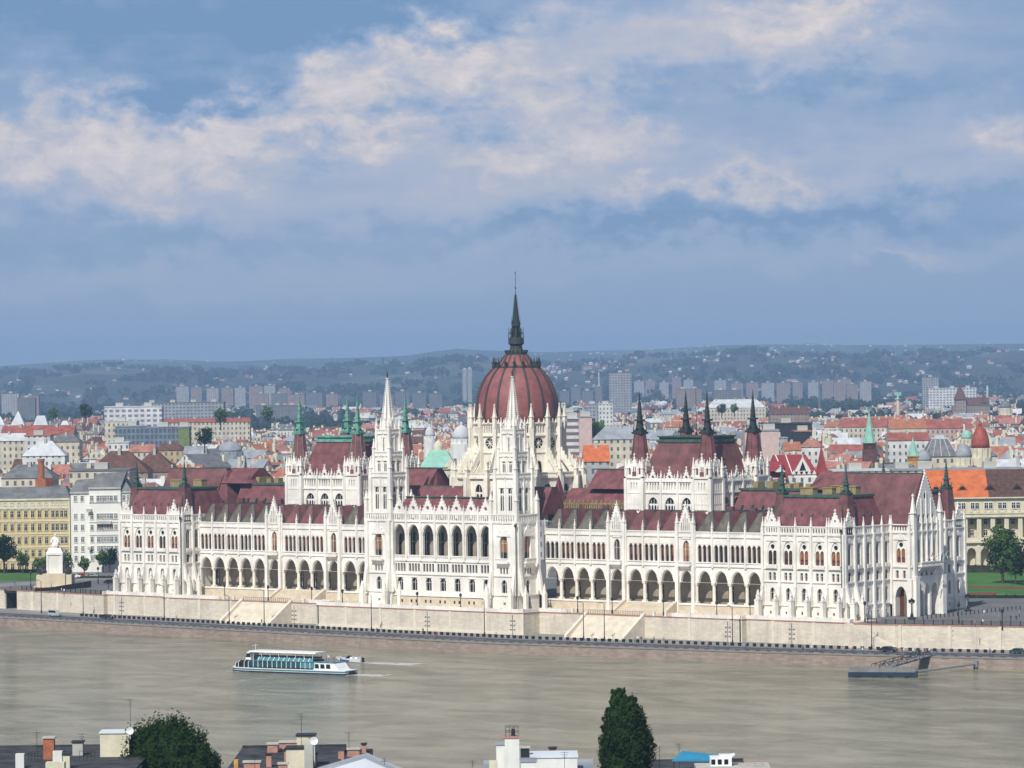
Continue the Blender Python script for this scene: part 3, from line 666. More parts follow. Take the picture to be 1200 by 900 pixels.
# ---- central river front
CX = [-16.08+5.36*k for k in range(7)]; CE = [-18.5]+[-13.4+5.36*k for k in range(6)]+[18.5]
def central():
    b = MB(); b.fr(0, -4.7, 0)
    b.wall(-18.5, 18.5, 2.9, 9.2, [(x, 2.2, 4.5, 7.2, 1.1) for x in CX], th=.7)
    b.wall(-18.5, 18.5, 9.2, 13.0, [(x+e*1.1, .8, 9.9, 12.2, 0) for x in CX for e in (-1.5, -.5, .5, 1.5)], th=.6)
    b.wall(-18.5, 18.5, 13.9, 24.2, [(x, 4.1, 13.9, 20.2, 3.0) for x in CX], th=.9)
    strings(b, -18.5, 18.5, (3.0, 9.2, 13.0, 24.2)); b.box(-18.5, 18.5, -.1, .9, 13.15, 13.4)
    b.box(-18.5, 18.5, 0, .9, 13.0, 13.2)
    for x in CX:
        balus(b, x-2.2, x+2.2, 13.4, 14.6, -.05, .2, .6, .3); b.box(x-1.3, x+1.3, -.2, .05, 8.2, 8.5)
        a = [(x-2.3+4.6*k/12) for k in range(13)]
        def ht(q): t = max(0, 1-abs(q-x)/2.3); return 20.2+3.2*(1-(1-t)**1.75)**(1/1.75)
        for p_, q_ in zip(a, a[1:]): b.hexa([(p_, -.2, ht(p_)), (q_, -.2, ht(q_)), (q_, .02, ht(q_)), (p_, .02, ht(p_))], [(p_, -.2, ht(p_)+.25), (q_, -.2, ht(q_)+.25), (q_, .02, ht(q_)+.25), (p_, .02, ht(p_)+.25)])
        balus(b, x-2.4, x+2.4, 24.3, 26.6, -.1, .3, .62, .32); b.gable(x, 4.9, 26.6, 31.0, -.1, .5, hole=.62, hz=.34); b.box(x-.25, x+.25, -.4, -.05, 25.2, 26.2)
    for x in CE:
        b.box(x-.32, x+.32, -.45, .1, 13, 26.8); b.frust(x, -.1, 14, 20, .42, .42, 8); b.pinn(x, -.1, 26.6, 2.4, .5)
    b.fr(); b.box(-18.5, 18.5, -4.0, .6, 23.6, 23.9)
    b.prismx([(-.6, 3), (.2, 3), (.2, 24), (-.6, 24)], -18.4, 18.4)
    P = b.build('central_front', 'stone', PAR)
    for x in CX:
        win(P, 'paired_window', W_LD, 1, 0, 0, -4.7, x, 4.5, .1)
        for e in (-1.5, -.5, .5, 1.5): win(P, 'slit_window', W_SD, 1, 0, 0, -4.7, x+e*1.1, 9.9, 0)
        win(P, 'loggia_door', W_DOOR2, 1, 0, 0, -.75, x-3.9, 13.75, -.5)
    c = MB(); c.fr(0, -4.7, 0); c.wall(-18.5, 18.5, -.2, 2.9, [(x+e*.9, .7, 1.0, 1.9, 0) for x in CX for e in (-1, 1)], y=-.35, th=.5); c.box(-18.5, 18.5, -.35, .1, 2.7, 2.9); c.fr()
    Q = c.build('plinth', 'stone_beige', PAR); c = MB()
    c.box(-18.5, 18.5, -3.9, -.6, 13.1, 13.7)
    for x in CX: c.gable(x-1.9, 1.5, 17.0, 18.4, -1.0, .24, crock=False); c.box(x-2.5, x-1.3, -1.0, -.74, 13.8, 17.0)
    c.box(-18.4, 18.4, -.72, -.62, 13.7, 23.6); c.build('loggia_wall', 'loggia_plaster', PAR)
    for x in CX:
        for e in (-1, 1): win(Q, 'cellar_window', W_B, 1, 0, 0, -5.05, x+e*.9, 1.0, -.2)
    q = MB(); q.prismx([(-3.9, 25.5), (3.5, 25.5), (3.5, 30.8), (1.5, 31.0)], -18.5, 18.5); q.mi = 1; q.box(-18.5, 18.5, .9, 2.4, 30.9, 31.2); q.mi = 0
    q.prismx([(8, 26), (20, 26), (15.5, 33.6), (13, 33.6)], -33, -4); q.prismx([(8, 26), (20, 26), (15.5, 33.6), (13, 33.6)], 4, 26)
    q.mi = 1; q.box(-33, 26, 13, 15.6, 33.5, 33.8)
    q.build('central_roof', ['slate_red', 'copper_dark'], PAR)
central()
# ---- river towers
def river_tower(s):
    b = MB(); b.sx = s; cx, cy = 23.3, -.9; h = 4.75
    xa, xb, ya, yb = cx-h, cx+h, -5.7, 4.0
    faces = [(0, 0, ya, xa, xb), (1, xb, 0, ya, yb), (3, xa, 0, ya, yb)]
    for r, ox, oy, u0, u1 in faces:
        b.fr(ox if r else 0, oy if r == 0 else 0, r); uc = (u0+u1)/2
        hollow = (r != 3)
        b.wall(u0, u1, 0, 4.0, [(uc, .8, 1.2, 2.0, 0)] if r == 0 else [(uc, 2.6, 0, 2.4, 1.3)])
        b.wall(u0, u1, 4.0, 9.4, [(uc, 1.9, 4.6, 7.2, 1.1)]); b.wall(u0, u1, 9.4, 13.0, [(uc+e, .65, 9.9, 12.1, 0) for e in (-1.1, 0, 1.1)])
        b.wall(u0, u1, 13.0, 24.3, [(uc, 3.0, 14.3, 18.6, 2.6)], th=1.0); b.gable(uc, 5.0, 20.5, 23.6, -.25, .25, crock=True)
        strings(b, u0, u1, (4.0, 9.4, 24.3)); b.box(uc-2.2, uc+2.2, -1.3, 0, 12.9, 13.3); balus(b, uc-2.2, uc+2.2, 13.3, 14.4, -1.3, .2, .6, .3)
        b.prismx([(-1.2, 12.9), (0, 12.9), (0, 11.6)], uc-1.9, uc+1.9); balus(b, u0+.3, u1-.3, 24.4, 26.7, -.3, .3, .8, .42)
        for e in (-1, 1):
            u = uc+e*(h-.55)
            b.box(u-.6, u+.6, -.7, .1, 4, 24.5)
            if r != 3 or True:
                b.box(u-.55, u+.55, -3.0, -1.9, 0, 4.4); b.sq(u, -2.45, 4.4, 7.0, .42, .05)
                b.prismx([(-1.95, 3.4), (-1.3, 4.2), (-.6, 5.6), (-.6, 12.5), (-1.95, 4.4)], u-.45, u+.45)
    b.fr()
    # upper stages
    def stage(z0, z1, hh, lanc, n=2, top='p', pin=2.8, pw=.6):
        for r in (0, 1, 2, 3):
            o = {0: (cx, cy-hh), 1: (cx+hh, cy), 2: (cx, cy+hh), 3: (cx-hh, cy)}[r]
            b.fr(o[0], o[1], r)
            w, zb, zs, ri = lanc
            b.wall(-hh, hh, z0, z1, [(e, w, zb, zs, ri) for e in ((-hh*.42, hh*.42) if n == 2 else (0,))], th=.5)
            for e in ((-hh*.42, hh*.42) if n == 2 else (0,)): b.gable(e, w*1.9, zs+ri*.6, zs+ri+1.5, -.2, .2, crock=False)
            b.box(-hh-.3, hh+.3, -.3, .05, z1-.25, z1+.15); balus(b, -hh, hh, z1+.15, z1+1.25, -.25, .2, .6, .3); b.box(-.16, .16, -.3, 0, z0, z1)
        b.fr()
        for e in (-1, 1):
            for f_ in (-1, 1):
                X_, Y_ = cx+e*(hh+.15), cy+f_*(hh+.15)
                b.sq(X_, Y_, z0, z1, pw*.75, pw*.7); b.pinn(X_, Y_, z1, pin+1.6, pw*1.25)
    stage(24.3, 37.0, 3.5, (1.3, 27.6, 33.2, 1.4), 2, pin=4.2, pw=.75)
    for e in (-1, 1):                                  # flying pieces round the lower stage
        for f_ in (-1, 1):
            X_, Y_ = cx+e*4.6, cy+f_*4.6
            b.sq(X_, Y_, 24.3, 28.6, .55, .5); b.pinn(X_, Y_, 28.6, 4.6, .95)
            b.hexa([(X_-.2, Y_-.2, 27.8), (X_+.2, Y_-.2, 27.8), (cx+e*3.6+.2, cy+f_*3.6+.2, 31.6), (cx+e*3.6-.2, cy+f_*3.6+.2, 31.6)], [(X_-.2, Y_-.2, 28.6), (X_+.2, Y_-.2, 28.6), (cx+e*3.6+.2, cy+f_*3.6+.2, 32.8), (cx+e*3.6-.2, cy+f_*3.6+.2, 32.8)])
    stage(37.0, 43.0, 2.8, (1.05, 38.4, 41.0, .8), 2, pin=3.4, pw=.62)
    stage(43.0, 49.4, 2.2, (.8, 44.2, 47.6, .9), 1, pin=3.0, pw=.5)
    b.frust(cx, cy, 49.4, 53.0, 2.25, 1.9, 8)
    for k in range(4):
        a = pi/2*k
        b.fr(cx+1.75*sin(a), cy-1.75*cos(a), [0, 1, 2, 3][k]); b.gable(0, 2.3, 49.6, 54.2, -.15, .3, crock=False)
    b.fr()
    for k in range(8): a = pi/8+pi/4*k; b.pinn(cx+2.25*cos(a), cy+2.25*sin(a), 49.6, 4.2, .42)
    P = b.build('river_tower', 'stone', PAR)
    t = MB(); t.sx = s; t.frust(cx, cy, 53.0, 65.2, 1.62, .14, 8)
    for k in range(22):
        z = 53.3+k*.53; r_ = 1.62-(1.48)*(z-53)/12.2
        for j in range(8):
            a = pi/8+pi/4*j; x, y = cx+(r_+.16)*cos(a), cy+(r_+.16)*sin(a); d = .22*(1-k/34); t.box(x-d, x+d, y-d, y+d, z-.12, z+.14)
    t.sq(cx, cy, 65.1, 65.4, .3, .3); T = t.build('spire', 'stone', P)
    t = MB(); t.sx = s; t.frust(cx, cy, 65.4, 66.7, .22, .14, 6); t.blob((cx, cy, 67.0), (.17, .17, .22), 6); t.tube((cx+.25, cy, 66.3), (cx+.25, cy, 68.0), .05, 4); t.frust(cx, cy, 66.2, 66.5, .3, .3, 6)
    t.build('statue', 'bronze_dark', P)
    for r, ox, oy, u in ((0, 0, ya, cx), (1, xb, 0, (ya+yb)/2), (3, xa, 0, (ya+yb)/2)):
        win(P, 'arched_window', W_TB, s, r, ox if r else 0, oy, u, 14.3, .2)
        win(P, 'lower_window', W_LD, s, r, ox if r else 0, oy, u, 4.6, .2)
        for e in (-1.1, 0, 1.1): win(P, 'slit_window', W_SD, s, r, ox if r else 0, oy, u+e, 9.9, 0)
    for r in (0, 1, 2, 3):
        for (hh, z, me, es) in ((3.5, 27.6, W_T, (-1, 1)), (2.8, 38.4, W_T2, (-1, 1)), (2.2, 44.2, W_T2, (0,))):
            o = {0: (cx, cy-hh), 1: (cx+hh, cy), 2: (cx, cy+hh), 3: (cx-hh, cy)}[r]
            for e in es: win(P, 'lancet_window', me, s, r, o[0], o[1], e*hh*.42, z, -.15)
for s in (-1, 1): river_tower(s)
# ---- assembly halls
def hall(s):
    b = MB(); b.sx = s; x0, x1, y0, y1 = 49.8, 79.2, 16.2, 44.0; tw = 6.0
    dx, dy = x1-x0, y1-y0; P = None; WI = []
    sides = [(0, 0, y0+.9, x0+tw, x1-tw), (1, x1-.9, 0, y0+tw, y1-tw), (2, 0, y1-.9, -(x1-tw), -(x0+tw)), (3, x0+.9, 0, y0+tw, y1-tw)]
    for r, ox, oy, u0, u1 in sides:
        b.fr(ox, oy, r); W_ = (u1-u0)/3; cs = [u0+W_*(k+.5) for k in range(3)]
        b.wall(u0, u1, 24, 32.4, [(c_, 3.6, 25.4, 28.8, 2.3) for c_ in cs], th=.8)
        b.wall(u0, u1, 32.4, 35.6, [(c_+e, .55, 33.1, 34.9, .3) for c_ in cs for e in (-1.9, -.85, 0, .85, 1.9)], th=.6)
        strings(b, u0, u1, (32.4, 35.6)); b.poly([(u0, .62, 32.4), (u1, .62, 32.4), (u1, .62, 35.6), (u0, .62, 35.6)])
        for c_ in cs: b.gable(c_, 3.1, 35.6, 39.0, -.05, .4, hole=.5, hz=.34); b.box(c_-W_/2-.25, c_-W_/2+.25, -.4, .1, 24, 36)
        for k in range(4): b.pinn(u0+W_*k, 0, 35.6, 3.0, .5)
        for k in range(3): b.pinn(u0+W_*(k+.5)-1.75, 0, 35.6, 2.2, .36); b.pinn(u0+W_*(k+.5)+1.75, 0, 35.6, 2.2, .36)
        b.wall(u0, u1, 35.6, 36.4, [], th=.3, y=.1)
        WI += [(W_CH, 'chamber_window', r, ox, oy, c_, 25.4) for c_ in cs]
    b.fr()
    P = b.build('assembly_hall', 'stone', PAR)
    for me, n_, r, ox, oy, u, z in WI: win(P, n_, me, s, r, ox, oy, u, z, .1)
    ctr = [(x0+tw/2, y0+tw/2), (x1-tw/2, y0+tw/2), (x0+tw/2, y1-tw/2), (x1-tw/2, y1-tw/2)]
    for (cx, cy) in ctr:
        t = MB(); t.sx = s; h = tw/2
        for r in (0, 1, 2, 3):
            o = {0: (cx, cy-h), 1: (cx+h, cy), 2: (cx, cy+h), 3: (cx-h, cy)}[r]; t.fr(o[0], o[1], r)
            t.wall(-h, h, 22, 32.4, []); t.wall(-h, h, 32.4, 36.6, [(e, .4, 33.2, 35.0, .3) for e in (-.95, 0, .95)], th=.4); t.poly([(-h, .42, 32.4), (h, .42, 32.4), (h, .42, 36.6), (-h, .42, 36.6)])
            t.box(-h-.1, h+.1, -.12, .05, 32.2, 32.5); t.box(-h-.35, h+.35, -.35, .05, 36.4, 36.8); t.box(-h+.3, h-.3, -.08, .05, 29.2, 29.5)
            for e in (-1, -.5, 0, .5, 1): t.box(e*1.9-.1, e*1.9+.1, -.1, .03, 24, 32.2)
            # upper lantern stage
            t.wall(-h+.3, h-.3, 36.8, 40.2, [(e*1.75, .8, 37.4, 38.9, .5) for e in (-1, 1)] + [(-.3, .35, 37.4, 39.2, .3), (.3, .35, 37.4, 39.2, .3)], y=.3, th=.4)
            t.gable(0, 2.0, 39.6, 42.6, .2, .35, crock=True)
            for e in (-1, 1): t.gable(e*1.8, 1.4, 39.8, 41.6, .25, .3, crock=False); t.pinn(e*.95, .3, 36.8, 5.2, .38)
        t.fr()
        for e in (-1, 1):
            for f_ in (-1, 1): t.sq(cx+e*(h-.1), cy+f_*(h-.1), 22, 36.8, .45, .45); t.pinn(cx+e*(h-.2), cy+f_*(h-.2), 36.8, 5.6, .75)
        T = t.build('corner_tower', 'stone', PAR)
        q = MB(); q.sx = s; mg = 'copper' if s < 0 else 'copper_black'
        q.frust(cx, cy, 37, 41, 3.0, 2.75, 8, m=0); q.frust(cx, cy, 41, 48.8, 2.75, 1.65, 8, m=0)
        for k in range(8): a = pi/8+pi/4*k; q.tube((cx+2.75*cos(a), cy+2.75*sin(a), 41), (cx+1.65*cos(a), cy+1.65*sin(a), 48.8), .07, 4, 1)
        q.build('tower_roof', ['slate_red', mg], T)
        q = MB(); q.sx = s; needle(q, cx, cy, 48.7, 60.9, 1.5, 0); q.build('needle', mg, T)
    q = MB(); q.sx = s
    q.sx = s; X0, X1, Y0, Y1 = x0+3.2, x1-3.2, y0+2.4, y1-2.4
    q.hexa([(X0, Y0, 36.5), (X1, Y0, 36.5), (X1, Y1, 36.5), (X0, Y1, 36.5)], [(X0+1.2, Y0+1.2, 39), (X1-1.2, Y0+1.2, 39), (X1-1.2, Y1-1.2, 39), (X0+1.2, Y1-1.2, 39)], 0)
    q.hexa([(X0+1.2, Y0+1.2, 39), (X1-1.2, Y0+1.2, 39), (X1-1.2, Y1-1.2, 39), (X0+1.2, Y1-1.2, 39)], [(X0+3.4, Y0+4.4, 46.4), (X1-3.4, Y0+4.4, 46.4), (X1-3.4, Y1-4.4, 46.4), (X0+3.4, Y1-4.4, 46.4)], 0)
    q.box(X0+3.0, X1-3.0, Y0+4.0, Y1-4.0, 46.3, 47.0, 1); q.box(X0+3.5, X1-3.5, Y0+4.6, Y1-4.6, 47.0, 47.7, 1); q.box(X0+3.1, X1-3.1, Y0+4.1, Y1-4.1, 47.7, 48.1, 1)
    q.build('hall_roof', ['slate_brown' if s > 0 else 'slate_red', 'copper' if s < 0 else 'copper_dark'], PAR)
    if s > 0:
        t = MB(); xx, yy = 64.5, 30; t.tube((xx, yy, 48), (xx, yy, 61.5), .09, 5); t.sq(xx, yy, 48, 49, .3, .2); t.build('flagpole', 'iron', PAR)
    # lower roofs towards the dome
    q = MB(); q.sx = s
    q.prismx([(19, 27), (41, 27), (33, 33), (27, 33)], 22, 50.2); q.prismx([(27, 33), (33, 33), (36, 33), (31, 38.4), (29, 38.4), (24, 33)], 30, 50.2)
    q.mi = 1; q.box(28, 50, 28.7, 31.2, 38.3, 38.6); q.mi = 0
    q.frust(22.9, 20, 29.8, 37.2, 2.1, 0, 4, pi/4, 0)
    for x in (37, 41, 45): q.sq(x, 26, 33.5, 35.2, .25, .02, 1)
    R_ = q.build('link_roof', ['slate_red', 'copper_dark'], PAR)
    q = MB(); q.sx = s; q.fr(0, 18.2, 0); balus(q, 20, 50, 27.0, 29.2, 0, .3, .8, .35); q.fr()
    for k in range(19): q.pinn(20.5+k*1.6, 18.1, 28.6, 1.8, .35)
    q.sq(22.9, 20, 25, 29.8, 1.5, 1.5); q.box(20, 50, 18.6, 41, 24, 27); q.build('gilded_parapet', 'yellow_brick', R_)
for s in (-1, 1): hall(s)
# ---- rear wings
for s in (-1, 1):
    q = MB(); q.sx = s
    q.box(27.4, 107.9, 25, 44, 6, 24, 2); q.box(27.4, 107.9, 9.0, 25, 12.3, 22.0, 2)
    q.box(80, 108.5, 24.5, 42, 24, 25, 2)
    q.hexa([(79.5, 24.5, 25), (109, 24.5, 25), (109, 44, 25), (79.5, 44, 25)], [(81, 28, 33.0), (109, 28, 33.0), (109, 40, 33.0), (81, 40, 33.0)], 0)
    q.box(80.5, 112, 27.6, 40.5, 32.9, 33.5, 1)
    q.prismx([(26, 33.4), (40, 33.4), (34, 38.0), (32, 38.0)], 105, 117, 0)
    q.hexa([(104, 26, 33.4), (105, 26, 33.4), (105, 40, 33.4), (104, 40, 33.4)], [(108, 32, 37.9), (108.2, 32, 38), (108.2, 34, 38), (108, 34, 37.9)], 0)
    rnd = random.Random(5)
    for k in range(7):
        x = 83+k*3.6; q.box(x-.9, x+.9, 30+rnd.uniform(-1, 4), 32.5+rnd.uniform(0, 4), 33.4, 34.6+rnd.random()*.8, 3)
    for k in range(7): x = 83+k*3.5; q.box(x-.3, x+.3, 25.2, 26.6, 28.2, 28.9, 1)
    q.build('rear_wing', ['slate_red', 'copper_dark', 'stone_warm', 'yellow_brick'], PAR)
# ---- dome
def dome():
    cx, cy = 0., 29.7; b = MB(); N = 16; n2 = 2*pi/N; off = n2/2
    def ringwall(R, z0, z1, ops, th=.6, mm=None, wi=None):
        h = R*math.tan(pi/N)
        for k in range(N):
            a = n2*k - pi/2
            fr = (cx+R*cos(a), cy+R*sin(a)); ux, uy = -sin(a), cos(a); nx, ny = -cos(a), -sin(a)
            c = MB(); c.wall(-h, h, z0, z1, ops, th=th)
            base_ = len(b.v)
            for (x, y, z) in c.v: b.v.append((fr[0]+ux*x+nx*y, fr[1]+uy*x+ny*y, z))
            for q in c.f: b.f.append([i+base_ for i in q]); b.m.append(0)
            if wi: wi(k, a, fr)
    PW = []
    def rw(me, name, z, R, u=0, dep=.0):
        def f_(k, a, fr): PW.append((me, name, (fr[0]-cos(a)*dep, fr[1]-sin(a)*dep, z), a+pi/2))
        return f_
    R = 12.9
    ringwall(R, 26, 43.4, [(0, 2.3, 30, 39.2, 1.8)], wi=rw(W_DR, 'drum_window', 31, R))
    ringwall(R, 43.4, 48.3, [(0, 3.3, 44, 46.0, 1.6, 'o')], wi=rw(W_R, 'rose_window', 46.0, R))
    ringwall(R, 48.3, 51.8, [(e*.82, .42, 49.0, 50.8, .3) for e in (-2, -1, 0, 1, 2)], th=.5)
    b.frust(cx, cy, 48.3, 51.8, R-.9, R-.9, 16, 0, cap=False)
    for z, d in ((43.4, .3), (48.3, .45), (51.8, .4)): b.frust(cx, cy, z-.2, z+.2, (R+d)/cos(pi/N), (R+d)/cos(pi/N), 16, off-pi/2)
    for k in range(48):
        a = 2*pi*k/48; b.sq(cx+(R+.3)*cos(a), cy+(R+.3)*sin(a), 51.9, 53.1, .28, .05)
    for k in range(N):
        a = n2*(k+.5)-pi/2; c_, s_ = cos(a), sin(a)
        def P_(r, t, z): return (cx+r*c_-t*s_, cy+r*s_+t*c_, z)
        def rb(r0, r1, z0, z1, w, z0b=None, z1b=None):
            z0b = z0 if z0b is None else z0b; z1b = z1 if z1b is None else z1b
            b.hexa([P_(r0, -w, z0), P_(r1, -w, z0b), P_(r1, w, z0b), P_(r0, w, z0)], [P_(r0, -w, z1), P_(r1, -w, z1b), P_(r1, w, z1b), P_(r0, w, z1)])
        rb(13.0, 14.3, 26, 50.5, .55); b.pinn(*P_(13.9, 0, 0)[:2], 50.5, 7.2, 1.0)
        rb(14.2, 16.2, 26, 40.5, .42, 26, 37.5)
        # outer piers with two tiers of flyers
        rb(18.2, 20.0, 24, 36.5, .6); b.pinn(*P_(19.1, 0, 0)[:2], 36.5, 4.6, .95); b.pinn(*P_(17.2, 0, 0)[:2], 37.5, 4.4, .6)
        rb(14.2, 18.6, 41.5, 44.8, .32, 36.0, 37.6); rb(14.2, 18.6, 35.0, 36.2, .3, 31.5, 32.6)
        for j in range(6):
            t = (j+.5)/6; x, y = P_(14.2+4.4*t, 0, 0)[:2]; z = 44.8+(37.6-44.8)*t; b.sq(x, y, z-.1, z+.7, .2, .05)
    # ambulatory ring
    ringwall(17.9, 24, 36.2, [(0, 2.6, 28, 32.6, 1.8)], wi=rw(W_DR, 'ambulatory_window', 27.2, 17.9))
    b.frust(cx, cy, 36.0, 36.5, 18.5/cos(pi/N), 18.5/cos(pi/N), 16, off-pi/2); 
    for k in range(N):
        a = n2*k-pi/2; c = MB(); balus(c, -3.2, 3.2, 36.5, 37.7, 0, .25, .7, .35); base_ = len(b.v); fr = (cx+18.1*cos(a), cy+18.1*sin(a))
        for (x, y, z) in c.v: b.v.append((fr[0]-sin(a)*x-cos(a)*y, fr[1]+cos(a)*x-sin(a)*y, z))
        for q in c.f: b.f.append([i+base_ for i in q]); b.m.append(0)
    P = b.build('dome_drum', 'stone_warm', PAR)
    for me, n_, loc, rz in PW:
        o = bpy.data.objects.new(n_, me); COL.objects.link(o); o.parent = P; o.location = loc; o.rotation_euler = (0, 0, rz)
    q = MB(); prof = [(12.0, 52.0), (12.1, 54), (12.05, 56), (11.75, 58.5), (11.15, 61), (10.2, 63.3), (9.0, 65.3), (7.6, 67.0), (6.5, 68.0)]
    q.lathe(cx, cy, prof, 64, 0)
    q.lathe(cx, cy, [(6.3, 68.0), (5.2, 69.0), (4.2, 70.2), (3.3, 71.6)], 48, 0)
    D = q.build('dome', ['dome_red'], PAR, smooth=False)
    D.data.shade_smooth()
    for k in range(N):
        a = n2*(k+.5)-pi/2; t = MB()
        for pr, w, dd in ((prof, .3, .28), ([(6.3, 68.0), (5.2, 69.0), (4.2, 70.2), (3.3, 71.6)], .2, .2)):
            for (r0, z0), (r1, z1) in zip(pr, pr[1:]):
                def P_(r, u, z): return (cx+r*cos(a)-u*sin(a), cy+r*sin(a)+u*cos(a), z)
                t.hexa([P_(r0-.1, -w, z0), P_(r0+dd, -w, z0), P_(r0+dd, w, z0), P_(r0-.1, w, z0)], [P_(r1-.1, -w, z1), P_(r1+dd, -w, z1+.02), P_(r1+dd, w, z1+.02), P_(r1-.1, w, z1)])
        t.build('rib', 'dome_rib', D)
        u = MB(); x, y = cx+6.75*cos(a), cy+6.75*sin(a); u.sq(x, y, 67.9, 69.4, .35, .25); u.sq(x, y, 69.4, 71.0, .16, .03); u.sq(x, y, 69.3, 69.5, .45, .45)
        u.build('crown_pinnacle', 'copper_black', D)
    l = MB()
    l.frust(cx, cy, 67.75, 68.2, 6.75, 6.75, 32); l.lathe(cx, cy, [(2.6, 71.3), (3.2, 71.5), (3.25, 72.4), (2.3, 72.7), (1.9, 73.2), (1.7, 74.4), (2.3, 74.8), (2.25, 76.5), (1.5, 76.6), (1.2, 76.8)], 16)
    for k in range(16): a = 2*pi*k/16; l.sq(cx+3.15*cos(a), cy+3.15*sin(a), 72.3, 73.0, .2, .2)
    for k in range(8):
        a = 2*pi*k/8; c_, s_ = cos(a), sin(a)
        l.tube((cx+2.15*c_, cy+2.15*s_, 76.3), (cx+2.15*c_, cy+2.15*s_, 79.6), .13, 4, r2=.04); l.tube((cx+2.1*c_, cy+2.1*s_, 77.6), (cx+1.0*c_, cy+1.0*s_, 79.8), .1, 4)
        l.tube((cx+1.15*c_, cy+1.15*s_, 76.6), (cx+1.0*c_, cy+1.0*s_, 81.6), .17, 4); l.tube((cx+1.25*c_, cy+1.25*s_, 80.2), (cx+1.25*c_, cy+1.25*s_, 82.8), .1, 4, r2=.02)
    l.frust(cx, cy, 76.6, 80, .75, .75, 8); l.frust(cx, cy, 80, 80.6, 1.3, 1.3, 8); l.frust(cx, cy, 80.6, 82.0, 1.0, .95, 8); l.frust(cx, cy, 82.0, 89.6, .95, .13, 8)
    for k in range(12):
        z = 82.3+k*.58; r_ = .95-.82*(z-82)/7.6
        for j in range(8): a = pi/4*j+pi/8; l.sq(cx+(r_+.08)*cos(a), cy+(r_+.08)*sin(a), z, z+.26, .1, .1)
    l.tube((cx, cy, 89.5), (cx, cy, 96.0), .09, 5, r2=.05); 
    for z, r_ in ((91.1, .28), (93.6, .18), (95.4, .24)): l.blob((cx, cy, z), (r_, r_, r_), 6)
    l.build('lantern', 'copper_black', D)
dome()

# downpipes on the corners of the stonework
for (x, y) in ((133.6, -.62), (28.4, -6.6), (-107.6, -.62)):
    b = MB(); b.tube((x, y, 0), (x, y, 23.8), .13, 5); b.sq(x, y, 23.2, 24.0, .28, .28); b.build('downpipe', 'bronze_dark', PAR)
# ================================================================== SETTING
def lerp_tab(t, x):
    if x <= t[0][0]: return t[0][1]
    for (a, b), (c, d) in zip(t, t[1:]):
        if x <= c: return b+(d-b)*(x-a)/(c-a)
    return t[-1][1]
EDGE = [(-900, 30), (-400, -12), (-250, -27), (-150, -34), (-55, -41), (5, -44.5), (50, -45.5), (84, -42), (128, -37), (167, -31), (202, -23), (260, -10), (400, 25), (900, 180)]
E_ = lambda x: lerp_tab(EDGE, x)
WALL = [(-900, 95), (-400, 22), (-190, -1), (-134.6, -7.5), (-134.5, -5.8), (-107, -5.8), (-106.9, -9), (-38.1, -9), (-38, -16), (38, -16), (38.1, -9), (106.9, -9), (107, -7.0), (141, -7.0), (141.1, -8.6), (152, -6.5), (190, 3), (260, 22), (400, 60), (900, 210)]
ZR, ZW = -6.0, -8.7
def water_mat():
    m = bpy.data.materials.new('river_water'); m.use_nodes = True; t = NT(m.node_tree); p = t.n['Principled BSDF']
    o = t.coord(); x, y, z = t.sep(o)
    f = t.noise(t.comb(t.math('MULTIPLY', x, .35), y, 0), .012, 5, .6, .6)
    fs = t.ramp(t.noise(t.comb(t.math('MULTIPLY', x, .6), y, 3.0), .075, 7, .68, .6), .36, .64)  # silt streaks in the colour, doubling as painted light and dark of ripples
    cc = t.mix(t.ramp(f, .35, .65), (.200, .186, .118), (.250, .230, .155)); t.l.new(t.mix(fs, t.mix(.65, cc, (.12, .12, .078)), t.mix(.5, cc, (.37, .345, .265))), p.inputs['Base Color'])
    p.inputs['Roughness'].default_value = .12; p.inputs['IOR'].default_value = 1.33; p.inputs['Specular IOR Level'].default_value = .5
    # ripples drawn out across the stream, calmer and rougher patches
    c1 = t.comb(t.math('MULTIPLY', x, .55), t.math('MULTIPLY', y, 1.0), 0)
    h1 = t.noise(c1, .55, 6, .62, .4); h2 = t.noise(c1, .09, 5, .6, .8); h3 = t.noise(c1, 2.4, 3, .6)
    h = t.math('ADD', t.math('ADD', t.math('MULTIPLY', h1, 1.3), t.math('MULTIPLY', h2, 5.0)), t.math('MULTIPLY', h3, .15))
    b = t.n.new('ShaderNodeBump'); c2 = t.comb(t.math('MULTIPLY_ADD', x, HR.x, t.math('MULTIPLY', y, HR.y)), t.math('MULTIPLY_ADD', x, HF.x, t.math('MULTIPLY', y, HF.y)), 0)
    t.set(b.inputs['Strength'], t.math('MULTIPLY_ADD', t.ramp(t.noise(c1, .013, 4, .6), .35, .65), .35, .65)); b.inputs['Distance'].default_value = .8
    t.l.new(h, b.inputs['Height']); t.l.new(b.outputs[0], p.inputs['Normal']); MT['river_water'] = m
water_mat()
def foam_mat():
    m = bpy.data.materials.new('foam'); m.use_nodes = True; t = NT(m.node_tree); p = t.n['Principled BSDF']
    x, y, z = t.sep(t.coord()); f = t.noise(t.comb(t.math('MULTIPLY', x, .35), y, 0), 1.3, 6, .7, .5)
    p.inputs['Base Color'].default_value = (.78, .78, .74, 1); p.inputs['Roughness'].default_value = .6
    u, v, _ = t.sep(t.coord('UV'))
    t.l.new(t.math('MULTIPLY', t.ramp(f, .40, .60), .9), p.inputs['Alpha']); MT['foam'] = m
foam_mat()
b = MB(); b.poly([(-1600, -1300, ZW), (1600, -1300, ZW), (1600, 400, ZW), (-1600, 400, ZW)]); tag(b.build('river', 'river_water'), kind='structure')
b = MB(); b.poly([(-1700, -1400, -11), (1700, -1400, -11), (1700, 500, -11), (-1700, 500, -11)]); tag(b.build('riverbed', 'hedge'), kind='structure')
